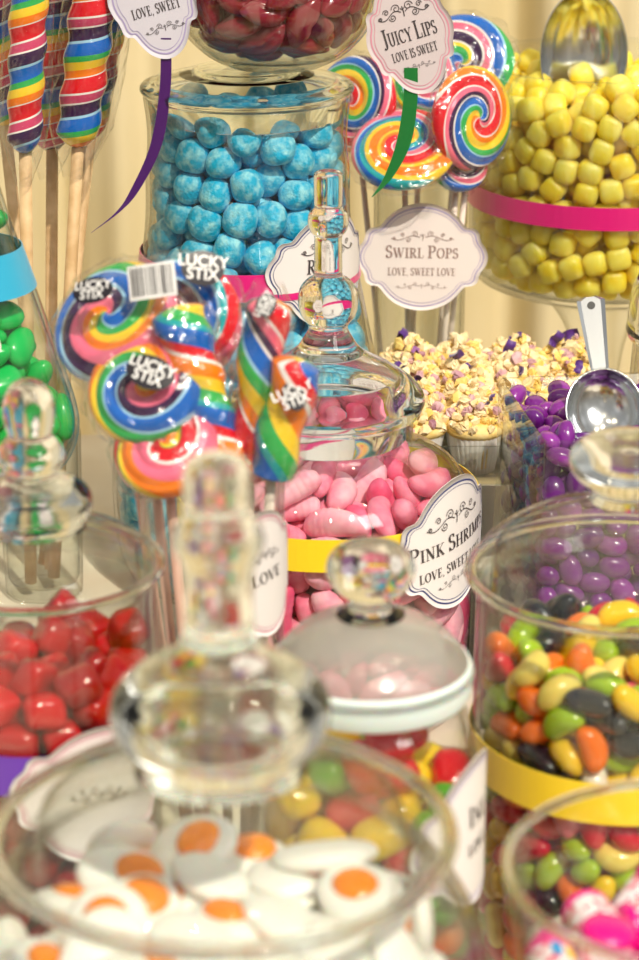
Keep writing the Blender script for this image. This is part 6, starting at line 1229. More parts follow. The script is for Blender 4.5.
  -290, -312, 1275, 36, 84, 37, 15, 2, 378, -227, 457, 51, -70, -17, 47, 0, -70, -425, 314, 4, 68, -71, -16, 2, 303, -296, 326, 35, -22, -11, -91, 0,
  53, 123, 1832, 36, -80, 32, -35, 0, 392, -178, 930, 6, -15, -87, 46, 0, -336, -283, 1432, 24, 43, 85, -21, 2, -109, 12, 1816, 25, -30, -2, -92, 1,
  -370, -261, 871, 12, -45, -46, 75, 0, -258, -337, 358, 86, 7, 14, -49, 0, 393, -190, 1549, 84, -48, 12, -20, 1, -392, -187, 460, 6, -86, 50, 11, 1,
  -370, -245, 1160, 37, -45, -79, -16, 2, 266, -92, 1746, 70, -55, -46, -3, 2, -56, -320, 973, 75, -47, -23, 41, 1, 423, -110, 610, 73, 13, -25, 63, 2,
  60, -99, 1735, 43, -68, -44, 40, 0, 429, -77, 1272, 56, -4, -82, -11, 2, -377, -209, 602, 3, -85, 51, 14, 0, 150, 231, 1761, 58, -23, -46, 63, 2,
  406, 197, 1830, 70, 37, -61, -8, 0, -408, -148, 1695, 5, -87, 49, -6, 0, -409, 178, 1801, 9, 83, 55, -8, 2, -425, -156, 1011, 29, 74, -8, -61, 0,
  -446, -113, 1504, 58, 17, 67, 44, 2, -415, -161, 1325, 66, -34, 66, -11, 0, 434, 1, 1004, 17, 69, 70, -12, 0, 246, -275, 150, 92, -6, -1, 38, 2,
  426, 89, 1695, 85, -53, -2, 0, 0, -396, -185, 302, 84, 6, 8, -53, 2, 82, -406, 175, 79, -61, 2, 9, 2, 10, -308, 1203, 53, 83, -8, -17, 0,
  446, -22, 836, 59, 41, -42, 55, 2, 433, -59, 1632, 47, 88, -6, -5, 1, -260, -282, 177, 15, 36, -62, -68, 1, 417, -86, 334, 20, 75, 61, -15, 0,
  58, 442, 1826, 3, 91, -6, 41, 0, -272, -52, 1724, 27, 48, 84, -2, 2, 423, -16, 1458, 2, -3, 50, 86, 2, -107, -341, 163, 62, 60, 36, 36, 2,
  -432, -73, 766, 2, -7, 17, -98, 2, 440, 54, 481, 64, -5, 75, 19, 2, -40, -280, 1588, 12, -99, -10, -6, 0, 195, -224, 1023, 10, 90, -34, -25, 0,
  316, 290, 1690, 29, -41, 74, -45, 1, 203, 413, 1739, 52, -22, 67, 48, 0, 348, -135, 175, 33, 62, 29, -65, 1, 135, -259, 1452, 30, -30, 63, -65, 0,
  -452, -28, 615, 54, -39, -56, 49, 0, -296, 124, 1654, 19, 79, 5, -58, 0, -293, 327, 1680, 1, 95, 31, 6, 0, 426, 61, 670, 8, -99, -13, 4, 2,
  427, 95, 1317, 60, 79, 9, 5, 1, -132, 404, 1690, 87, -2, 8, -48, 2, 425, 89, 1155, 75, 0, -3, -66, 0, 204, -175, 846, 62, -10, 26, 73, 1,
  -428, 65, 1626, 79, -39, 36, -32, 0, 165, -259, 719, 80, -7, 25, 54, 2, 399, 48, 174, 53, -50, -40, 56, 2, -347, -136, 169, 97, 6, -7, 21, 0,
  -426, -46, 1168, 96, -17, -19, 11, 1, 144, -205, 1611, 76, -20, 8, 62, 2, -4, -253, 608, 23, -31, 60, -70, 2, -430, -8, 423, 58, 39, 43, -57, 1,
  -428, 47, 1307, 99, -12, -8, -6, 2, 43, 81, 1647, 2, -82, -51, 25, 2, 426, 157, 852, 46, 31, 64, 54, 1, 256, 73, 1657, 58, 53, -57, -25, 1,
  -123, -202, 1255, 36, -29, 73, -50, 2, -159, -209, 526, 51, 5, -8, -86, 0, -181, -191, 679, 55, -77, -29, 10, 2, -187, -175, 971, 28, 38, -83, -30, 0,
  111, -5, 764, 25, -38, -17, -88, 0, 117, -113, 1134, 59, -14, -45, -66, 0, 235, -126, 621, 11, 0, 91, 40, 0, -433, 20, 935, 40, -52, -51, 56, 2,
  -74, -238, 1433, 79, -56, 13, -22, 0, -28, -249, 793, 83, -54, 4, -8, 1, -281, -28, 1499, 38, -80, 45, 12, 0, -100, 180, 1680, 14, 97, -18, -9, 0,
  19, -137, 909, 83, -48, 17, 24, 1, 91, -242, 286, 53, 7, -84, 12, 2, -407, 24, 205, 12, -29, 49, 81, 0, -57, -168, 1089, 16, -14, 92, 33, 0,
  375, 265, 1327, 24, -69, -18, -66, 0, 143, 225, 1581, 15, -37, -91, -6, 1, 385, 147, 332, 11, 17, -98, 3, 2, -259, -134, 836, 84, 1, 42, -35, 2,
  -231, -88, 384, 23, -13, 90, 35, 0, 91, -78, 549, 49, -17, -85, -13, 2, -436, 133, 1090, 50, 30, -63, -50, 1, 382, 177, 1524, 23, 22, 22, -92, 2,
  -47, -59, 673, 22, 52, 83, -5, 0, -252, -115, 1343, 18, 74, -51, 40, 2, 15, -277, 444, 96, -2, -15, -25, 1, 311, -105, 1138, 49, -26, -54, -63, 2,
  5, 1, 1000, 43, 20, -85, -23, 0, -411, 157, 1461, 52, -41, -16, -73, 0, -258, -177, 1582, 28, -93, -12, -21, 2, -420, 119, 780, 14, 0, -10, 99, 1,
  -88, -109, 1651, 8, 67, 67, 32, 2, -115, -35, 821, 89, -12, -26, -37, 0, 268, -112, 1411, 27, -86, 33, 29, 0, 202, -157, 376, 45, -72, 15, 50, 0,
  17, 329, 1648, 66, -59, -11, 46, 0, 381, 205, 509, 64, 31, 62, -34, 0, 80, -178, 1302, 82, 14, -14, 54, 0, 373, 235, 691, 3, -50, -87, -6, 2,
  -53, -168, 147, 99, -6, 2, -15, 2, -384, 185, 497, 86, 1, -7, 51, 0, -415, 169, 316, 70, 28, 66, -2, 1, 314, -31, 484, 67, -41, 61, -8, 0,
  -111, -199, 310, 26, -95, -19, -5, 2,
 ],
 'roll': [
  -162, -451, 1511, 46, 78, -33, -25, 0, -377, -301, 1496, 29, 90, 28, 19, 0, 108, -464, 1495, 51, 58, -33, -54, 0, 1, -219, 1502, 3, 19, -80, 58, 0,
  -358, 28, 1593, 6, -67, -4, 74, 0, -539, -85, 1567, 39, 49, 39, 68, 0, 32, 4, 1529, 78, -13, -61, 6, 0, -178, 69, 1471, 67, 19, 58, 43, 0,
  -89, 344, 1599, 39, -90, -18, -2, 0, 136, 461, 1623, 20, 59, 78, -11, 0, 91, 217, 1503, 99, 10, -5, 12, 0, -340, 303, 1567, 80, -6, 7, -59, 0,
  -431, -117, 1347, 4, 100, 1, 5, 0, 264, 86, 1409, 21, -80, -15, 54, 0, -163, 519, 1532, 44, -4, 86, -25, 0, -440, 80, 1319, 79, -61, -8, -5, 0,
  370, -401, 1561, 38, 23, 42, -79, 0, -485, 225, 1456, 9, 56, -56, 60, 0, -226, -380, 1324, 1, -77, -63, -4, 0, -399, -313, 1237, 77, -1, 64, 1, 0,
  332, 431, 1551, 48, -75, -9, -45, 0, 265, -120, 1371, 17, -9, -30, -94, 0, -56, 449, 1357, 21, 70, -68, 5, 0, -260, 355, 1334, 77, -16, -15, -59, 0,
  -83, -151, 1334, 33, 92, -3, -19, 0, 423, 206, 1558, 28, 96, -6, -3, 0, -37, -453, 1333, 52, 52, 32, 60, 0, -464, 11, 1122, 60, 45, 47, 46, 0,
  425, -190, 1506, 21, -1, -96, -17, 0, 148, 420, 1353, 73, 20, 2, 65, 0, -278, -71, 1158, 53, 53, 47, 46, 0, 473, -2, 1557, 36, 92, -10, 10, 0,
  -163, 243, 1169, 18, 87, 26, 39, 0, -415, 260, 1121, 50, -52, 57, 39, 0, 208, -401, 1337, 11, 57, 76, 31, 0, 340, 209, 1202, 52, 83, -17, 9, 0,
  65, 197, 1240, 67, 6, -73, -10, 0,
 ],
 'yel': [
  -45, -911, 2430, 56, -54, 48, 40, 0, -76, -891, 2243, 46, 11, -17, 86, 1, -400, -811, 2236, 61, 64, 30, 36, 1, -179, -858, 3037, 42, -30, 66, 54, 1,
  -73, -910, 2892, 9, 80, -1, 59, 0, -433, -802, 2906, 68, 48, 26, 49, 1, -369, -826, 2739, 39, 34, 65, 56, 1, 31, -909, 2614, 78, -10, -17, 59, 1,
  34, -922, 3045, 26, 28, -68, 63, 1, -202, -884, 2101, 3, -92, 15, 35, 0, -125, -906, 2724, 8, 81, -5, 57, 0, -256, -881, 2887, 8, 19, -1, 98, 1,
  183, -889, 2135, 47, -54, 38, 58, 1, 124, -902, 2460, 0, -5, -7, 100, 1, -197, -892, 2564, 10, -16, -98, -6, 0, 270, -869, 2296, 12, -21, 0, -97, 1,
  99, -910, 2861, 33, -64, -66, 22, 0, -225, -884, 2403, 11, 13, -2, 99, 1, 220, -886, 2990, 27, -73, 61, -17, 0, 386, -819, 3042, 75, -42, 43, -27, 1,
  -371, -832, 2564, 14, -61, 13, 77, 0, 201, -893, 2727, 93, -3, -32, 15, 0, -521, -751, 2615, 64, 70, -4, -31, 0, 6, -909, 2082, 13, -4, 99, 1, 1,
  -378, -823, 2004, 2, -96, 28, 5, 0, 229, -879, 1952, 29, 46, 70, 46, 0, 393, -819, 2421, 65, 56, -28, -43, 0, -460, -789, 2415, 50, -19, 28, -79, 1,
  366, -821, 2073, 64, -74, 14, 14, 0, 315, -857, 2601, 72, -34, 26, -55, 0, -515, -749, 2086, 75, -51, -27, 33, 0, 325, -864, 2856, 20, 42, -57, 68, 0,
  -5, -778, 3153, 59, 37, -71, -3, 0, -637, -658, 2985, 58, -66, 22, -43, 0, -560, -714, 2813, 85, 24, 16, 44, 0, -617, -670, 2473, 29, 28, -64, -65, 0,
  -553, -725, 2261, 43, 1, -1, -90, 1, 612, -681, 2860, 41, -3, 12, 90, 0, 28, -912, 1913, 75, 66, -7, 6, 0, 420, -806, 2720, 14, -90, -24, -34, 0,
  -139, -891, 1871, 17, 76, 63, 1, 1, -653, -635, 2058, 32, 15, 69, 63, 0, 593, -700, 2291, 16, -32, 66, -66, 1, -566, -703, 1915, 19, -87, 26, 38, 0,
  499, -768, 2565, 91, -11, 26, 29, 1, -769, -495, 2740, 14, -16, 66, -72, 0, 224, -723, 3081, 53, 79, -7, 28, 0, -456, -632, 2999, 63, 29, 25, -67, 0,
  568, -717, 2118, 19, -31, 69, -63, 1, 426, -788, 2245, 96, 10, 10, 24, 0, 525, -733, 3076, 6, -68, -50, 53, 0, -308, -850, 1832, 31, -41, -47, -72, 0,
  610, -693, 2683, 54, 11, 71, -44, 0, -643, -640, 2675, 43, 84, 29, 18, 0, 74, -814, 2298, 15, 35, -55, -74, 0, -758, -516, 2568, 56, -63, 26, -47, 1,
  -674, -606, 2232, 21, -74, 27, 58, 0, 536, -719, 1951, 36, -8, 7, -93, 0, 372, -828, 1887, 68, -70, -3, 21, 0, -392, -472, 3068, 25, -21, -41, -85, 0,
  -722, -556, 2401, 26, 57, -29, 72, 1, 618, -673, 2462, 61, -71, 30, -20, 1, -771, -480, 1891, 65, -10, 69, 30, 1, 680, -617, 3072, 27, 58, -42, 64, 0,
  -746, -528, 2969, 22, 19, -70, -66, 0, 196, -868, 1778, 23, -45, -86, 2, 0, -229, -771, 2260, 11, -66, -32, 66, 0, -457, -773, 1783, 80, 21, 51, -23, 1,
  -659, -610, 1792, 8, 89, 41, 17, 0, -764, -487, 2070, 20, 20, -67, -68, 0, -547, -236, 3086, 81, -42, -19, -36, 1, 503, -738, 1786, 87, -5, 15, -47, 0,
  -222, -208, 3146, 55, 81, -9, 17, 0, -831, -377, 2961, 30, 38, 52, 70, 1, -786, -458, 2255, 83, 52, 8, 17, 0, 7, -880, 1733, 4, -3, 67, -74, 1,
  733, -557, 2741, 38, -27, 67, -58, 1, 217, -728, 2455, 12, -66, -73, 9, 1, 672, -606, 2030, 30, 49, 28, -77, 0, 702, -583, 2204, 54, -71, -17, 41, 0,
  389, -505, 3083, 29, -46, 16, 82, 1, -821, -398, 2428, 7, -86, 47, 19, 1, 648, -625, 1819, 7, 90, -40, -16, 1, 725, -553, 2568, 74, -59, 21, -25, 0,
  -845, -337, 2788, 24, 25, -67, -65, 1, -713, -189, 3015, 96, -9, 11, -22, 0, 722, -557, 2913, 56, 74, -26, -25, 1, -271, -704, 2933, 46, 22, -85, 16, 0,
  -551, -400, 2999, 20, 31, -90, 21, 0, -204, -745, 1971, 44, 88, 13, 15, 1, 12, -772, 2752, 39, 27, 88, 3, 0, -184, -816, 1681, 50, 50, -6, 71, 1,
  727, -553, 2382, 37, -68, -33, -55, 1, -135, -662, 3049, 8, 87, 37, 33, 1, -852, -323, 1942, 32, 34, 59, 66, 1, -900, -165, 2105, 61, 47, -48, -42, 1,
  -840, -358, 2619, 37, -64, 36, 57, 0, -282, -668, 2117, 66, -55, 50, -6, 1, -495, 192, 3105, 32, 36, 81, 33, 0, -243, -350, 3021, 2, 77, 15, -62, 0,
  761, -493, 1920, 36, -43, 79, 27, 1, 603, -126, 3085, 76, -32, -51, 25, 1, -210, -733, 2752, 7, 76, 37, -53, 1, -885, -221, 2291, 20, 55, 78, -19, 1,
  333, -789, 1686, 30, -4, 87, 40, 1, -779, -423, 1727, 68, -54, 39, -31, 1, 345, 9, 3060, 69, 58, -28, 34, 1, 166, -433, 3084, 48, 56, 67, 10, 0,
  788, -474, 3128, 53, 71, 30, 34, 0, -899, -193, 2924, 33, -53, -75, -23, 0, 790, -460, 2097, 28, 71, -5, 64, 0, -727, 188, 3051, 46, -14, -18, 86, 1,
  -510, -633, 1668, 54, -79, -13, 24, 1, -884, -230, 2489, 37, -66, 17, -64, 1, -291, -697, 2440, 9, -73, -46, 50, 1, 817, -416, 2966, 12, -96, 26, 2, 1,
  132, -752, 2633, 46, 0, 41, -79, 0, -234, -518, 2965, 3, -10, 2, -99, 1, -22, -326, 3061, 3, -72, 65, 23, 1, 233, 173, 3060, 65, 10, 39, 65, 1,
  -604, -483, 2837, 40, 71, -51, -28, 0, -322, -713, 1643, 5, -35, 93, -8, 0, -86, -736, 2597, 35, -46, 80, -15, 0, -902, -136, 1927, 47, -54, 44, -55, 1,
  -539, 489, 3130, 6, 36, 88, 32, 0, 822, -406, 2794, 47, -53, -33, -62, 1, 808, -426, 2264, 10, -17, -97, 13, 0, 375, -682, 2910, 50, -41, -66, 39, 1,
  -49, 234, 3046, 35, -79, 18, 47, 1, -905, -101, 2622, 75, -12, 15, 63, 0, -920, -66, 2791, 15, 69, -6, -70, 1, -372, 349, 3052, 35, 55, 73, -18, 1,
  112, -732, 2139, 50, -56, 38, 54, 1, 815, -412, 2447, 61, 38, -60, 35, 1, 537, -524, 2762, 45, -19, 6, 87, 1, -854, -263, 1774, 18, -66, 2, -73, 0,
  -890, 157, 2978, 40, -84, -32, -17, 1, -3, -733, 1894, 83, -14, 51, -19, 1, 726, -477, 1711, 28, 3, -92, 26, 1, -392, -641, 2733, 9, 97, 23, -8, 1,
  -283, -597, 2301, 77, 33, 19, -51, 1, 13, 519, 3061, 35, 34, -6, -87, 1, 810, -403, 2616, 2, -93, -37, -3, 0, 820, -366, 1822, 11, -53, 46, -70, 0,
  503, -589, 2976, 55, -9, -78, 30, 0, 563, -576, 1659, 38, 39, -58, 61, 1, -785, -306, 2131, 3, -93, -18, -32, 0, -234, -617, 2612, 50, -36, -26, -74, 1,
  -633, -24, 3026, 35, 49, -67, -43, 1, 465, -332, 3046, 71, 8, -38, -59, 0, -607, -411, 2359, 6, 82, -32, 47, 1, 872, -279, 2170, 66, 42, 54, 29, 1,
  156, -727, 1644, 99, -2, 5, -13, 0, 18, -745, 2953, 66, 6, 68, -31, 1, 50, 89, 3016, 31, -1, -10, -94, 0, 216, 883, 3060, 46, 45, -53, 56, 0,
  70, -600, 3069, 18, 34, -34, 86, 0, 847, -323, 1995, 43, -45, 68, 39, 1, 665, 61, 3088, 16, -83, -52, -13, 1, -799, -10, 2950, 33, -14, -31, 88, 1,
  155, -722, 1967, 38, 51, -53, 56, 0, 397, 829, 3028, 2, -98, 18, -11, 0, -80, -624, 2020, 77, 28, 23, -52, 0, -597, -494, 1646, 26, -19, 64, -69, 1,
  -689, 604, 3097, 20, -69, -43, -54, 1, -905, -37, 2234, 31, 69, -61, 25, 1, -32, -726, 1643, 99, -7, 12, 9, 1, 881, -238, 2715, 94, 30, 0, -14, 0,
  558, 717, 3004, 23, 91, -9, 33, 1, -899, -52, 2424, 42, 64, -52, 38, 0, -460, -599, 2373, 48, -57, -22, 63, 1, -167, -141, 2996, 86, -47, -17, -8, 0,
  -65, -717, 2350, 44, 6, -50, -75, 0, 903, -152, 2889, 21, -75, -60, -19, 1, -909, 35, 1860, 98, -20, -2, -9, 0, -874, -66, 1719, 38, -74, -35, 44, 1,
  -164, 422, 3062, 54, -4, 43, -73, 1, -721, -201, 2839, 42, -69, -35, -47, 1, -847, 356, 3012, 52, 19, 10, -82, 0, 581, 288, 2972, 27, 2, 81, -53, 0,
  -354, -636, 1820, 69, 54, 33, 34, 0, 744, -257, 3033, 68, 71, 14, 15, 1, 37, -707, 2486, 22, 66, -68, -25, 1, 910, -110, 2253, 23, -64, 32, -66, 0,
  158, -243, 3052, 3, -13, -85, -51, 0, 862, -248, 2387, 45, -11, -88, -3, 1, -911, 16, 2048, 62, 28, 67, 30, 1, 243, -682, 2269, 7, -83, -51, 23, 0,
  -611, -407, 1813, 50, -55, 42, -51, 0, -340, 720, 3060, 25, 70, 27, 61, 1, 220, 343, 3027, 12, -41, 74, 52, 1, 888, -177, 1894, 12, 61, -78, 0, 1,
  9, -106, 3025, 53, -52, 37, -55, 0, 549, 481, 2958, 46, 18, -42, 76, 0, 913, -24, 2426, 36, 56, -33, -67, 0, 905, -121, 2576, 52, -43, -34, -65, 0,
  -365, -222, 3020, 43, -76, 19, 45, 1, 396, -626, 2744, 26, 65, -41, 58, 1, 421, -630, 2096, 36, 76, 3, 54, 0, 838, -217, 1709, 11, -34, -91, -21, 0,
  282, 536, 3012, 55, 17, 52, 63, 1, -902, 115, 2325, 7, -2, 35, 93, 0, -557, -504, 2503, 88, 10, 35, -31, 1, 722, 472, 3025, 86, 44, 3, 24, 0,
  -383, 199, 2949, 23, -14, 40, -88, 0, -145, 89, 2981, 72, -37, 53, -25, 1, 390, -162, 2988, 15, -24, -54, -79, 1, 916, 20, 2958, 7, 7, -95, -30, 0,
  -100, -633, 2853, 40, -72, 12, 56, 1, 897, -138, 2068, 41, -53, 64, 38, 0, 627, -400, 2983, 81, -37, 37, -25, 0, -641, 467, 2965, 45, 44, -35, 69, 0,
  -899, 73, 2555, 14, -2, 32, 94, 0, -291, -184, 2864, 69, 67, -6, 26, 0, 251, -565, 2121, 53, -42, 57, -46, 1, 113, 659, 2957, 58, 80, 16, 6, 1,
  183, -616, 2724, 89, -2, -25, 39, 0, -403, -610, 1988, 34, 62, -19, 68, 0, -417, -609, 2558, 35, -7, 10, 93, 1, 330, -665, 2580, 24, 21, -95, 3, 1,
  767, 276, 2985, 74, 36, 18, -54, 1, 376, -613, 1644, 71, 2, 70, -7, 1, -213, 286, 2951, 95, 14, -7, -26, 0, -551, -506, 1967, 5, -38, -92, -10, 1,
  -907, 99, 2739, 0, -5, -67, 74, 0, -404, -522, 2873, 63, 30, -22, 69, 0, 312, -509, 2295, 12, 77, 63, -3, 0, -879, 270, 2828, 53, 21, 11, -81, 0,
  419, -630, 2419, 73, -64, -8, -22, 0, -645, -313, 1644, 33, -61, 33, 64, 1, -517, -489, 2691, 13, 83, 19, -51, 0, -890, 201, 2086, 55, 83, -3, -8, 0,
  337, -665, 1945, 56, -31, -40, 66, 0, -65, -732, 2140, 30, -95, -4, 5, 1, 144, 477, 2925, 82, 20, -5, -53, 0, 493, -9, 2965, 20, -44, 13, 87, 1,
  -144, -589, 2439, 31, -67, -10, -66, 1, 914, -42, 2752, 33, 67, 54, -40, 1, 50, 823, 2991, 67, 42, -7, -61, 1, 45, -611, 1774, 91, -26, 29, -14, 0,
  567, -484, 2384, 4, 57, -24, -78, 0, -607, -319, 2736, 55, -2, 83, -11, 0, -363, -534, 1638, 99, -2, 9, 8, 1, -543, 331, 2990, 40, -27, -78, -40, 0,
  101, -590, 2865, 26, 0, 96, -2, 0, -620, -275, 2218, 26, 0, 48, 84, 1, -880, 241, 2636, 66, 30, -44, 53, 0, -427, -436, 2306, 24, 82, -11, -50, 1,
  867, -19, 1711, 36, 58, -62, -40, 0, 242, -562, 2970, 5, -85, -45, 29, 0, 484, -552, 2241, 84, 49, 6, -23, 0, 548, -400, 1640, 6, 67, 6, 74, 0,
  230, -666, 1802, 22, 0, -97, -11, 0, -436, -304, 2192, 22, -69, 37, -59, 0, -861, 303, 1932, 67, -2, -73, -17, 0, 209, -554, 1638, 73, -68, 6, 0, 1,
  697, -299, 1643, 55, 67, -36, -35, 0, -723, -162, 1644, 29, 31, -63, -65, 1, 194, -561, 2443, 29, 32, -67, 61, 1, -245, -344, 2845, 74, 12, -9, -65, 0,
  -246, -525, 2774, 71, 13, 34, -60, 0, -772, 60, 1657, 22, -7, -50, 83, 0, -233, 567, 2968, 10, -55, -29, -77, 0, -551, 732, 3070, 53, 77, -31, -19, 0,
  -435, -428, 1798, 8, -82, 57, 2, 0, -874, 191, 1776, 26, -64, -53, -50, 1, -124, -425, 1632, 62, -5, 2, -78, 0, 376, -430, 1646, 77, -64, -1, -1, 1,
  -508, -117, 2252, 48, -53, -69, -10, 1, 591, -433, 1820, 1, 65, -74, -19, 1, 457, -438, 2888, 18, 75, -61, 20, 0, -292, 18, 2938, 8, 80, -49, 33, 1,
  683, 621, 2926, 49, 4, 68, 54, 1, -859, 310, 2295, 6, 64, -19, 74, 0, -836, 354, 2137, 84, 7, -16, 52, 0, 526, -550, 2589, 29, 30, -74, -53, 1,
  446, -559, 1815, 51, -65, 40, -40, 0, -752, 71, 1952, 6, 64, 67, 36, 0, -736, -207, 1973, 26, 71, 19, -62, 0, -449, -574, 2173, 61, 6, 70, -37, 0,
  -575, -456, 2147, 50, 23, -1, -83, 1, -684, -248, 1807, 5, -12, 99, -4, 0, 394, 170, 2980, 25, 64, 67, 29, 0, 862, 174, 1727, 55, -3, 9, 83, 0,
  -168, -693, 1805, 70, 23, 24, -63, 1, 429, 800, 2862, 73, 25, 56, -29, 0, 630, -374, 2795, 13, -36, -89, -22, 1, -274, -467, 2191, 12, 8, 47, -87, 1,
 ],
}
place_piles(PACK)

# ================================================================ lollies
def axis_mat(p0, p1, roll=0):
    z = (Vector(p1) - Vector(p0)).normalized(); q = z.to_track_quat('Z', 'Y')
    return Matrix.Translation(p0) @ q.to_matrix().to_4x4() @ Matrix.Rotation(roll, 4, 'Z')
def twist_head(L, R0, R1, pitch, mat, parent, M, lobes=2, amp=.09, slope=1.0, name='candy', nz=90, nu=36, off=0.0, seam=0.0):
    P = []; UV = []
    for i in range(nz + 1):
        t = i / nz; z = L * t
        rr = (R0 + (R1 - R0) * t) * min(1, (t / .05 + .15) ** .5, ((1 - t) / .04 + .05) ** .5)
        row = []; uvr = []
        for k in range(nu + 1):
            a = 2 * PI * k / nu + seam
            s = z / pitch + slope * k / nu + off
            sl = lobes * z / pitch + round(slope) * k / nu if slope >= 1 else lobes * z / pitch - k / nu
            r = rr * (1 + amp * math.cos(2 * PI * sl)) if lobes else rr
            row.append(M @ Vector((r * math.cos(a), r * math.sin(a), z))); uvr.append((s, t))
        P.append(row); UV.append(uvr)
    nuu = nu + 1; V = [p for r in P for p in r]; Fc = []; uvs = []
    for i in range(nz):
        for k in range(nu):
            f = (i * nuu + k, i * nuu + k + 1, (i + 1) * nuu + k + 1, (i + 1) * nuu + k); Fc.append(f)
            uvs += [UV[q // nuu][q % nuu] for q in f]
    for rw, rev in ((0, True), (nz, False)):
        f = tuple(rw * nuu + k for k in range(nu)); f = f[::-1] if rev else f
        Fc.append(f); uvs += [UV[rw][0]] * nu
    return mesh_obj(name, V, Fc, mat, parent, uvs=uvs)
def swirl_disc(Rd, T, mat, parent, M, turns=3.0, arms=1, name='candy', off=0.0, nr=42, na=84, twist=.0):
    """round pop made of a coiled rope; colour runs along the radius and once round"""
    V = []; uvl = {}; Fc = []; uvs = []
    rows = []
    for side in (1, -1):
        for i in range(nr + 1):
            rho = i / nr
            row = []
            for k in range(na + 1):
                a = 2 * PI * k / na
                s = rho * turns - arms * k / na + off
                h = T * (max(0, 1 - rho ** 5)) ** .5 * (.80 + .20 * abs(math.sin(PI * (rho * 3.2 - k / na)))) + T * .02
                row.append((M @ Vector((Rd * rho * math.cos(a), Rd * rho * math.sin(a), side * h)), (s + .12 * math.sin(5 * a) * twist, 0)))
            rows.append((side, row))
    n = na + 1
    for side, row in rows: V += [p for p, _ in row]
    U = [u for _, row in rows for _, u in row]
    for s_i in (0, 1):
        b = s_i * (nr + 1) * n
        for i in range(nr):
            for k in range(na):
                f = (b + i * n + k, b + (i + 1) * n + k, b + (i + 1) * n + k + 1, b + i * n + k + 1)
                if s_i: f = f[::-1]
                Fc.append(f); uvs += [U[q] for q in f]
    b0 = nr * n; b1 = (nr + 1) * n + nr * n
    for k in range(na):
        f = (b0 + k, b1 + k, b1 + k + 1, b0 + k + 1); Fc.append(f); uvs += [U[q] for q in f]
    return mesh_obj(name, V, Fc, mat, parent, uvs=uvs)
def stick(p0, p1, r, mat, parent):
    V, Fc = tube([p0, p1], r, 14); return mesh_obj('stick', V, Fc, mat, parent)
def wrapper(M, L, rfun, parent, seed=0, flat=1.0, amp=.10, nz=26, nu=30):
    P = []
    for i in range(nz + 1):
        t = i / nz; row = []
        for k in range(nu):
            a = 2 * PI * k / nu; r = rfun(t)
            v = Vector((r * math.cos(a), r * math.sin(a) * flat, L * t))
            d = noise.noise(v * 120 + Vector((seed * 9.1, 0, 0))) + .5 * noise.noise(v * 300 + Vector((0, seed * 5.3, 0)))
            v.x *= 1 + amp * d; v.y *= 1 + amp * d
            row.append(M @ v)
        P.append(row)
    V, Fc = grid_mesh(P, nu, nz + 1)
    return mesh_obj('cellophane', V, Fc, CELLO, parent, smooth=False)

# tall twisted lollies at the top left: base point on the table glass, and the head from v=150 upwards
def tall(ub, u0, v0, u1, v1, Yb, Yt, rad, lab, off, seed):
    base = Vector((TX + (ub - 38) * .00068, TY + (Yb - TY), .012)); neck = at(u0, v0, Yt)
    up = at(u1, v1, Yt)
    root = empty('twisted_lolly', base); tag(root, lab, 'lolly', None)
    I = -base
    d = (up - neck).normalized(); top = neck + d * .20
    stick(base + I, neck + d * .02 + I, .0042, WOOD, root)
    M = axis_mat(neck + I, top + I); yl = M.to_3x3().inverted() @ Vector((0, 1, 0)); seam = math.atan2(yl.y, yl.x)
    twist_head(.18, rad * .80, rad, .050, ST_A, root, M, lobes=2, off=off, slope=-.5, amp=.08, seam=seam)
    wrapper(axis_mat(neck + I - d * .022, top + I), .22, lambda t: rad * (1.02 + .20 * math.sin(min(1, t * 3) * PI / 2)) * (.35 + .65 * min(1, t * 7)), root, seed, amp=.12)
# deepest first
tall(46, 4, 125, -12, -60, 1.61, 1.62, .0150, 'twisted rainbow lolly cut off by the left edge of the picture', .1, 1)
tall(42, 50, 150, 66, -50, 1.615, 1.66, .0150, 'twisted rainbow lolly half hidden between its two tall neighbours', .55, 2)
tall(26, 24, 152, 30, -40, 1.59, 1.555, .0132, 'tall twisted rainbow lolly with a thin pale stick, front one at left', .3, 3)
tall(34, 88, 138, 122, -60, 1.625, 1.645, .0135, 'twisted rainbow lolly farthest right, peeking out behind a larger one', .8, 4)
tall(48, 76, 146, 100, -50, 1.60, 1.60, .0165, 'thick twisted rainbow lolly leaning right beside the cream curtain', .0, 5)

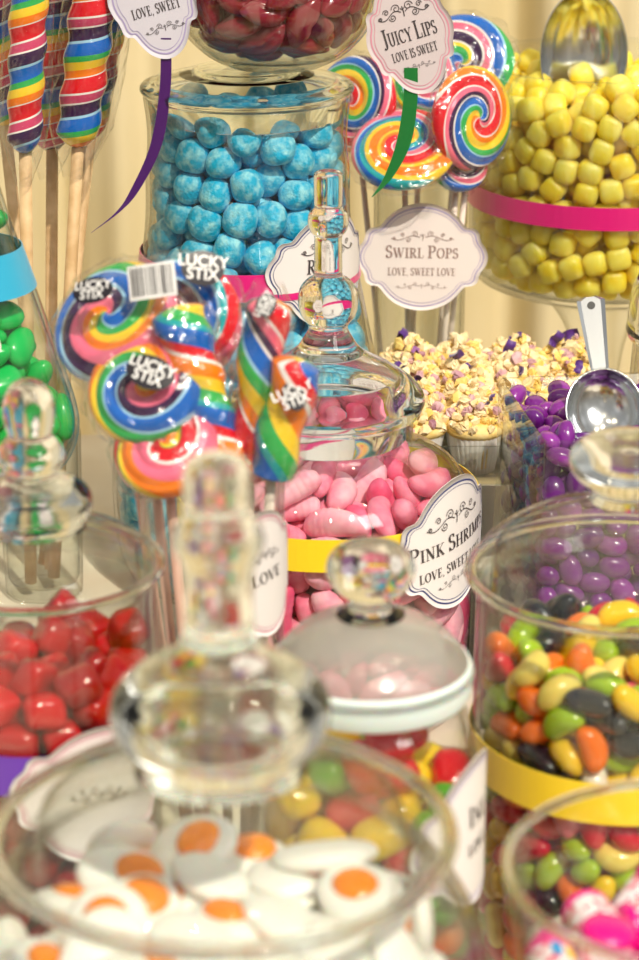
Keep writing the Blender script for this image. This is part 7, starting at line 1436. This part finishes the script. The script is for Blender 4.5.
# --- swirl pops behind the label
def pop(u, v, Y, Rd, T, nrm, mat, lab, ub, Yb, off=0, base=None, zb=.012, smat=None, sr=.0022, wrap=None, turns=1.1, zrot=0, group=None, bx=None, cat='lolly', twist=0):
    c_ = at(u, v, Y)
    b = Vector((bx if bx is not None else SX + ub, Yb, zb))
    root = empty('swirl_pop', b); tag(root, lab, cat, group)
    n = Vector(nrm).normalized(); q = n.to_track_quat('Z', 'Y')
    M = Matrix.Translation(c_ - b) @ q.to_matrix().to_4x4() @ Matrix.Rotation(zrot, 4, 'Z')
    swirl_disc(Rd, T, mat, root, M, turns=turns, off=off, twist=twist)
    d = (b - c_).normalized(); stick(Vector((0, 0, 0)), (c_ - b) + d * Rd * .75, sr, smat or WS, root)
    if wrap:
        Mw = M @ Matrix.Translation((0, 0, 0))
        V = []; Fc = []; nn = 40; mm = 14
        P = []
        for i in range(mm + 1):
            ph = PI * i / mm; row = []
            for k in range(nn):
                a = 2 * PI * k / nn
                v_ = Vector((math.sin(ph) * math.cos(a) * Rd * wrap, math.sin(ph) * math.sin(a) * Rd * wrap, math.cos(ph) * T * 1.5))
                dn = noise.noise(v_ * 110 + Vector((off * 7, 0, 3))) + .6 * noise.noise(v_ * 260 + Vector((off * 3, 2, 3)))
                row.append(Mw @ (v_ + v_.normalized() * Rd * .11 * dn))
            P.append(row)
        V, Fc = grid_mesh(P, nn, mm + 1); mesh_obj('cellophane', V, Fc, CELLO, root, smooth=False)
    return root, M
WS = pm('paper_stick', (.80, .68, .60), .6); RS = pm('pink_stick', (.80, .35, .28), .5)
pop(355, 104, 1.81, .036, .0085, (-.55, -.75, .25), ST_B, 'red and blue swirl pop half hidden behind the bonbon jar', -.018, 1.80, off=.0, wrap=1.1)
pop(462, 66, 1.845, .040, .0085, (-.15, -.9, .45), ST_D, 'green striped swirl pop at the back, behind the pale tag', .010, 1.815, off=.35, wrap=1.1)
pop(472, 118, 1.768, .0375, .009, (.62, -.74, .12), ST_B, 'large red and blue swirl pop leaning over the yellow cubes', .016, 1.812, off=.62, turns=1.0, wrap=1.12)
pop(421, 78, 1.825, .028, .0085, (.2, -.9, .3), ST_D, 'green and blue swirl pop right behind the green ribbon tail', -.006, 1.818, off=.1, wrap=1.1)
pop(458, 163, 1.775, .0225, .008, (.25, -.8, .6), ST_D, 'small purple and red swirl pop tucked beneath its larger neighbour', .012, 1.785, off=.8, wrap=1.1)
pop(404, 149, 1.766, .0390, .0095, (-.12, -.55, .83), ST_C, 'orange and yellow swirl pop crossed by the green ribbon tail', -.004, 1.808, off=.0, turns=1.15, wrap=1.1)

# --- wrapped lollies in the tall glass
STK = pm('sticker_black', (.015, .012, .02), .4); STW = pm('sticker_white', (.85, .85, .86), .4)
def sticker(root, u, v, Y, w, h, lines, rotz, nrm, base):
    c_ = at(u, v, Y) - base
    n = Vector(nrm).normalized(); side = Vector((0, 0, 1)).cross(n).normalized(); up = n.cross(side)
    s2 = side * math.cos(rotz) + up * math.sin(rotz); u2 = up * math.cos(rotz) - side * math.sin(rotz)
    nn = 30
    def pt(x, y, o): return c_ + s2 * x + u2 * y + n * (o - 6.0 * (x * x + y * y) * 1)
    V = [pt(0, 0, 0)]; Fc = []
    for k in (.35, .7, 1.0): V += [pt(w * k * math.cos(2 * PI * q / nn), h * k * math.sin(2 * PI * q / nn), 0) for q in range(nn)]
    for q in range(nn):
        q2 = (q + 1) % nn; Fc.append((0, 1 + q, 1 + q2))
        for k in range(2): Fc.append((1 + k * nn + q, 1 + (k + 1) * nn + q, 1 + (k + 1) * nn + q2, 1 + k * nn + q2))
    st = mesh_obj('sticker', V, Fc, STK, root)
    for i, tx in enumerate(lines):
        cu = bpy.data.curves.new('lettering', 'FONT'); cu.body = tx; cu.align_x = 'CENTER'; cu.align_y = 'CENTER'; cu.size = h * .92; cu.offset = h * .02; cu.resolution_u = 3
        to = bpy.data.objects.new('lettering', cu); COL.objects.link(to)
        bpy.context.view_layer.update()
        me = bpy.data.meshes.new_from_object(to.evaluated_get(bpy.context.evaluated_depsgraph_get())); COL.objects.unlink(to); bpy.data.objects.remove(to)
        vs = [pt(p.co.x * .98, p.co.y + h * (.36 - .72 * i), .0004) for p in me.vertices]; fs = [tuple(p.vertices) for p in me.polygons]
        mesh_obj('lettering', vs, fs, STW, st, smooth=False); bpy.data.meshes.remove(me)
def barcode(root, u, v, Y, w, h, rot, nrm, base):
    c_ = at(u, v, Y) - base; n = Vector(nrm).normalized(); side = Vector((0, 0, 1)).cross(n).normalized(); up = n.cross(side)
    s2 = side * math.cos(rot) + up * math.sin(rot); u2 = up * math.cos(rot) - side * math.sin(rot)
    pt = lambda x, y, o: c_ + s2 * x + u2 * y + n * (o - 9 * x * x)
    def strip(xs0, xs1, y0, y1, o, V, Fc):
        b = len(V); k = 6
        for i in range(k + 1):
            x = xs0 + (xs1 - xs0) * i / k; V += [pt(x, y0, o), pt(x, y1, o)]
        for i in range(k): Fc.append((b + 2 * i, b + 2 * i + 2, b + 2 * i + 3, b + 2 * i + 1))
    V = []; Fc = []; strip(-w, w, -h, h, 0, V, Fc); st = mesh_obj('barcode_sticker', V, Fc, STW, root)
    V = []; Fc = []; rnd = random.Random(5); x = -w * .85
    while x < w * .85:
        t = rnd.choice((.0003, .0005, .0009)); strip(x, x + t, -h * .8, h * .85, .0003, V, Fc); x += t + rnd.choice((.0005, .0008, .0011))
    mesh_obj('bars', V, Fc, STK, st, smooth=False)
CS = pm('cream_pink_stick', (.86, .52, .42), .5)
def wl(u, v, Y, Rd, T, nrm, mat, lab, bx, by, off, wrap=1.12, turns=2, zrot=0, sr=.0026):
    return pop(u, v, Y, Rd, T, nrm, mat, lab, 0, HY + by, off=off, bx=HX + bx, zb=.012, smat=CS, sr=sr, wrap=wrap, turns=turns, zrot=zrot)
ST_F = stripes('candy_stripes_arch', [(1.6, PNK), (.4, WHT), (2.2, PUR), (.5, LBL), (2.4, BLU), (.6, LBL), (1.2, TEAL), (1.6, RED)])
ST_G = stripes('candy_stripes_edge', [(2.4, PNK), (2.0, PUR), (.6, LBL), (2.4, BLU), (.5, LBL), (1.8, GRN), (1.3, YEL), (1.5, ORG)])
ST_H = stripes('candy_stripes_ring', [(2.5, ORG), (.8, YEL), (.3, GRN), (3.4, RED), (.7, WHT), (3.6, PNK)])
r1, M1 = wl(180, 322, 1.214, .0330, .010, (-.25, -.9, .35), ST_F, 'wrapped swirl lolly with an arch of red, pink and purple stripes', -.006, .012, .0, turns=1.05)
barcode(r1, 151, 281, 1.172, .0125, .0085, R(12), (-.3, -.9, .3), r1.location)
sticker(r1, 203, 268, 1.194, .0110, .0090, ['LUCKY', 'STIX'], R(-8), (.2, -.9, .4), r1.location)
r2, M2 = wl(116, 322, 1.196, .0345, .010, (-.45, -.62, .72), ST_G, 'wrapped swirl lolly leaning left with purple and blue stripes', -.014, .004, .25, turns=.9)
sticker(r2, 92, 290, 1.175, .0110, .0070, ['LUCKY', 'STIX'], R(12), (-.35, -.7, .55), r2.location)
r3, M3 = wl(146, 388, 1.165, .0300, .0105, (-.30, -.80, .60), ST_G, 'wrapped swirl lolly with a pink middle, blue edge and sticker', -.012, -.006, .55, turns=1.0)
sticker(r3, 150, 372, 1.146, .0125, .0085, ['LUCKY', 'STIX'], R(-18), (-.1, -.8, .55), r3.location)
r4, M4 = wl(166, 448, 1.150, .0265, .0095, (-.22, -.72, .66), ST_H, 'lowest wrapped swirl lolly with red and pink rings around orange', -.006, -.014, .0, turns=1.0)
# twisted short lollies
def short_twist(u0, v0, u1, v1, Y, rad, mat, lab, bx, by, pitch, off=0, slope=1, amp=.08, Yt=None):
    b = Vector((HX + bx, HY + by, .012)); root = empty('twisted_lolly', b); tag(root, lab, 'lolly')
    p0 = at(u0, v0, Y) - b; p1 = at(u1, v1, Yt or Y) - b; L = (p1 - p0).length
    stick(Vector((0, 0, 0)), p0 + (p1 - p0) * .1, .0026, WS, root)
    M = axis_mat(p0, p1)
    twist_head(L, rad * .95, rad, pitch, mat, root, M, lobes=2, amp=amp, off=off, slope=slope)
    wrapper(axis_mat(p0 - (p1 - p0) * .12, p1), L * 1.2, lambda t: rad * (1.32 - .25 * abs(t - .5)) * min(1, .45 + t * 3, (1.06 - t) * 4 + .3), root, u0, amp=.2)
    return root
short_twist(226, 482, 176, 305, 1.155, .0135, ST_E, 'rainbow twisted rope lolly lying across the wrapped bunch', .006, -.006, .040, .1, Yt=1.175)
rt = short_twist(248, 482, 268, 298, 1.165, .0112, ST_B, 'red and orange twisted lolly standing upright at the bunch\'s right', .014, .0, .075, .3, slope=1, amp=.12)
sticker(rt, 266, 305, 1.150, .0062, .0050, ['LUCKY', 'STIX'], R(60), (.1, -.9, .4), rt.location)
rt = short_twist(268, 478, 300, 360, 1.155, .0120, ST_E, 'shortest twisted lolly, yellow and orange, leaning right over the glass', .018, -.006, .070, .6, slope=1, amp=.12)
sticker(rt, 294, 396, 1.140, .0055, .0075, ['LUCKY', 'STIX'], R(20), (.1, -.9, .4), rt.location)
# ================================================================ cupcakes on a glass dish
TRX0, TRX1, TRY0, TRY1, TZ = .046, .200, 1.536, 1.728, .106
def dish():
    root = empty('glass_dish', ((TRX0 + TRX1) / 2, (TRY0 + TRY1) / 2, 0)); tag(root, 'rectangular glass dish on a low stand under the mini cupcakes', 'dish')
    hx, hy = (TRX1 - TRX0) / 2, (TRY1 - TRY0) / 2
    def rr(d, r=.012):
        out = []
        for sx, sy, a0 in ((1, 1, 0), (-1, 1, 90), (-1, -1, 180), (1, -1, 270)):
            for k in range(7):
                a = R(a0 + 15 * k); out.append((sx * (hx - d - r) + r * math.cos(a), sy * (hy - d - r) + r * math.sin(a)))
        return out
    rings = [(.03, TZ - .006), (.006, TZ - .006), (.002, TZ - .001), (0, TZ + .022), (.0012, TZ + .0235), (.0026, TZ + .022), (.005, TZ + .002), (.012, TZ - .0005), (.03, TZ - .0005)]
    V = []; Fc = []; n = 28
    for d, z in rings: V += [(x, y, z) for x, y in rr(d)]
    for i in range(len(rings) - 1):
        for k in range(n): k2 = (k + 1) % n; Fc.append((i * n + k, i * n + k2, (i + 1) * n + k2, (i + 1) * n + k))
    Fc.append(tuple(range(n))[::-1]); Fc.append(tuple((len(rings) - 1) * n + k for k in range(n)))
    mesh_obj('dish_body', V, Fc, GL, root)
    st = [(0, .001), (.055, .001), (.056, .005), (.03, .012), (.015, .03), (.013, .06), (.02, .085), (.04, .095), (.055, TZ - .0065), (0, TZ - .0065)]
    mesh_obj('stand', *lathe(st, 64), pm('stand_china', (.8, .76, .7), .3), root)
dish()
CASE = pm('paper_case', (.82, .80, .76), .6); CAKE = noisy('vanilla_cake', lin(232, 196, 110), lin(248, 226, 160), 120, .7, bump=.4, bscale=400)
CRU = [noisy('white_chocolate', lin(232, 204, 146), lin(248, 230, 190), 80, .45), noisy('yellow_crumb', lin(232, 196, 96), lin(246, 220, 140), 80, .5), noisy('mauve_crumb', lin(170, 120, 140), lin(226, 190, 190), 60, .55)]
PET = pm('violet_petal', (.075, .012, .20), .5, Sheen_Weight=.4); PET2 = pm('lilac_petal', (.30, .12, .33), .5)
def cupcake(seed, loc, lab):
    rnd = random.Random(seed)
    root = empty('mini_cupcake', loc); tag(root, lab, 'cupcake', None)
    n = 96; V = []; Fc = []; rows = [(.0135, 0), (.0150, .008), (.0165, .017), (.0182, .0255)]
    V.append((0, 0, 0.0))
    for r, z in rows: V += [(r * (1 + .028 * math.cos(32 * 2 * PI * k / n)) * math.cos(2 * PI * k / n), r * (1 + .028 * math.cos(32 * 2 * PI * k / n)) * math.sin(2 * PI * k / n), z) for k in range(n)]
    for k in range(n):
        k2 = (k + 1) % n; Fc.append((0, 1 + k2, 1 + k))
        for i in range(3): a = 1 + i * n; Fc.append((a + k, a + k2, a + n + k2, a + n + k))
    o = mesh_obj('paper_case', V, Fc, CASE, root); 
    cp = [(0, .004), (.0140, .004), (.0172, .0245), (.0190, .0262), (.0205, .0285), (.0200, .0315), (.0150, .0345), (.008, .0360), (0, .0364)]
    V, Fc = lathe(cp, 40); V = [(x * (1 + .04 * noise.noise(Vector((x, y, seed)) * 90)), y * (1 + .04 * noise.noise(Vector((x, seed, y)) * 90)), z) for x, y, z in V]
    mesh_obj('cake', V, Fc, CAKE, root)
    V = []; Fc = []; fm = []
    for q in range(64):
        rr_ = .0200 * math.sqrt(rnd.random()); a = rnd.random() * 2 * PI; hz = .0345 + (.0175 * (1 - (rr_ / .020) ** 2)) * (rnd.random() ** .5)
        s = rnd.uniform(.0028, .0058); b = len(V); m = rnd.choices((0, 1, 2), (8, 3, 1.3))[0]
        qn = Quaternion((rnd.gauss(0, 1), rnd.gauss(0, 1), rnd.gauss(0, 1), rnd.gauss(0, 1))).normalized()
        sh = (s, s * rnd.uniform(.6, 1), s * rnd.uniform(.5, .85)); pts = [(0, 0, -1)]
        for ph in (-.55, 0, .55):
            pts += [(math.cos(ph) * math.cos(k * PI / 3 + ph), math.cos(ph) * math.sin(k * PI / 3 + ph), math.sin(ph) * 1.3) for k in range(6)]
        pts.append((0, 0, 1))
        for p in pts:
            v = Vector((p[0] * sh[0], p[1] * sh[1], p[2] * sh[2])) * rnd.uniform(.72, 1.12)
            v.rotate(qn); V.append(v + Vector((rr_ * math.cos(a), rr_ * math.sin(a), hz - .002)))
        for k in range(6):
            k2 = (k + 1) % 6; Fc.append((b, b + 1 + k2, b + 1 + k)); Fc.append((b + 19, b + 13 + k, b + 13 + k2))
            for i in (0, 1): Fc.append((b + 1 + i * 6 + k, b + 1 + i * 6 + k2, b + 7 + i * 6 + k2, b + 7 + i * 6 + k))
            fm += [m] * 4
    mesh_obj('crumb_topping', V, Fc, None, root, smooth=False, mats=CRU, fm=fm)
    for q in range(rnd.choice((0, 1, 1, 2))):
        a = rnd.random() * 2 * PI; rr_ = .012 * rnd.random(); P = []; s = rnd.uniform(.0045, .0075)
        qn = Quaternion((rnd.gauss(0, 1), rnd.gauss(0, 1), rnd.gauss(0, 1), rnd.gauss(0, 1))).normalized()
        for side in (0, .0005):
            for i in range(6):
                for k in range(6):
                    x, y = (i / 5 - .5) * 2, (k / 5 - .5) * 1.4 * (1 - .5 * abs(i / 5 - .5)); v = Vector((s * x, s * y, s * (.5 * y * y + .25 * math.sin(x * 4)) + side)); v.rotate(qn)
                    P.append(v + Vector((rr_ * math.cos(a), rr_ * math.sin(a), .0475)))
        F2 = []
        for i in range(5):
            for k in range(5): w = i * 6 + k; F2.append((w, w + 1, w + 7, w + 6)); F2.append((36 + w, 36 + w + 6, 36 + w + 7, 36 + w + 1))
        mesh_obj('petal', P, F2, rnd.choice((PET, PET, PET2)), root)
cols = [.0650, .1030, .1410, .1790]; rowsY = [1.560, 1.597, 1.634, 1.671, 1.708]
cn = ['at the left end', 'second from the left', 'third from the left', 'at the right end']; rn = ['front row', 'second row', 'middle row', 'fourth row', 'back row']
sd = 0
for i, y in enumerate(rowsY):
    for k, x in enumerate(cols):
        sd += 1
        cupcake(sd, (x + random.uniform(-.001, .001), y + random.uniform(-.001, .001), TZ + .0002), 'crumb topped mini cupcake in the %s of the dish, %s' % (rn[i], cn[k]))

# ================================================================ scoops
STEEL = pm('brushed_steel', (.80, .82, .84), .16, Metallic=1.0); HOLE = pm('hole_dark', (.05, .05, .05), .6)
def scoop(lab, origin, M3, R0=.026, hl=.062, hw=.0075, bend=.0, long=1.12):
    root = empty('metal_scoop', origin); tag(root, lab, 'scoop')
    # bowl: half ellipsoid open towards +Z, nose to -Y; handle to +Y
    V = []; Fc = []; nu = 40; nv = 12
    for side in (0, .0009):
        for i in range(nv + 1):
            ph = PI / 2 * i / nv
            for k in range(nu):
                a = 2 * PI * k / nu; r = (R0 - side) * math.sin(ph)
                V.append(M3 @ Vector((r * math.cos(a), r * math.sin(a) * long, -(R0 * .80 - side) * math.cos(ph))))
    m = (nv + 1) * nu
    for i in range(nv):
        for k in range(nu):
            k2 = (k + 1) % nu; a = i * nu
            Fc.append((a + k, a + nu + k, a + nu + k2, a + k2)); Fc.append((m + a + k, m + a + k2, m + a + nu + k2, m + a + nu + k))
    for k in range(nu): k2 = (k + 1) % nu; Fc.append((nv * nu + k, m + nv * nu + k, m + nv * nu + k2, nv * nu + k2))
    mesh_obj('scoop_bowl', V, Fc, STEEL, root)
    n = 20; V = []; Fc = []
    for i in range(n + 1):
        t = i / n; y = R0 * (long - .04) + hl * t; w = hw * (.62 + .38 * t) * (1 if t < .93 else math.sqrt(max(.02, 1 - ((t - .93) / .075) ** 2)))
        z = -.0002 + bend * t * t
        V += [M3 @ Vector(p) for p in ((-w, y, z + .0012), (-w * .7, y, z), (w * .7, y, z), (w, y, z + .0012), (w, y, z - .0004), (w * .7, y, z - .0016), (-w * .7, y, z - .0016), (-w, y, z - .0004))]
    for i in range(n):
        for k in range(8): k2 = (k + 1) % 8; Fc.append((i * 8 + k, i * 8 + k2, i * 8 + 8 + k2, i * 8 + 8 + k))
    Fc.append(tuple(range(8))[::-1]); Fc.append(tuple(n * 8 + k for k in range(8)))
    h = mesh_obj('handle', V, Fc, STEEL, root, smooth=False)
    c0 = Vector((0, R0 * (long - .04) + hl * .88, bend * .77 + .0003)); P = [M3 @ (c0 + Vector((hw * .27 * math.cos(2 * PI * k / 16), hw * .27 * math.sin(2 * PI * k / 16), 0))) for k in range(16)]
    mesh_obj('hanging_hole', P, [tuple(range(16))], HOLE, h, smooth=False)
    return root
# purple vase scoop: opening turned to the camera, handle up
pc = at(605, 410, 1.400)
Zx = Vector((-.04, -.78, .52)).normalized(); Yx = Vector((-.10, .50, .86)); Yx = (Yx - Zx * Yx.dot(Zx)).normalized(); Xx = Yx.cross(Zx)
scoop('steel scoop with a long handle resting in the purple chocolate beans', pc, Matrix((Xx, Yx, Zx)).transposed(), .0235, .046, .0088)
# yellow bowl scoop
pc = at(584, 56, 1.850)
Zx = Vector((.0, -.93, .1)).normalized(); Yx = Vector((0, .1, -1)); Yx = (Yx - Zx * Yx.dot(Zx)).normalized(); Xx = Yx.cross(Zx)
Yu = -Yx; Xu = Yu.cross(Zx)
scoop('steel scoop standing upright in the yellow cubes', pc, Matrix((Xu, Yu, Zx)).transposed(), .0330, .06, .009, long=1.5)
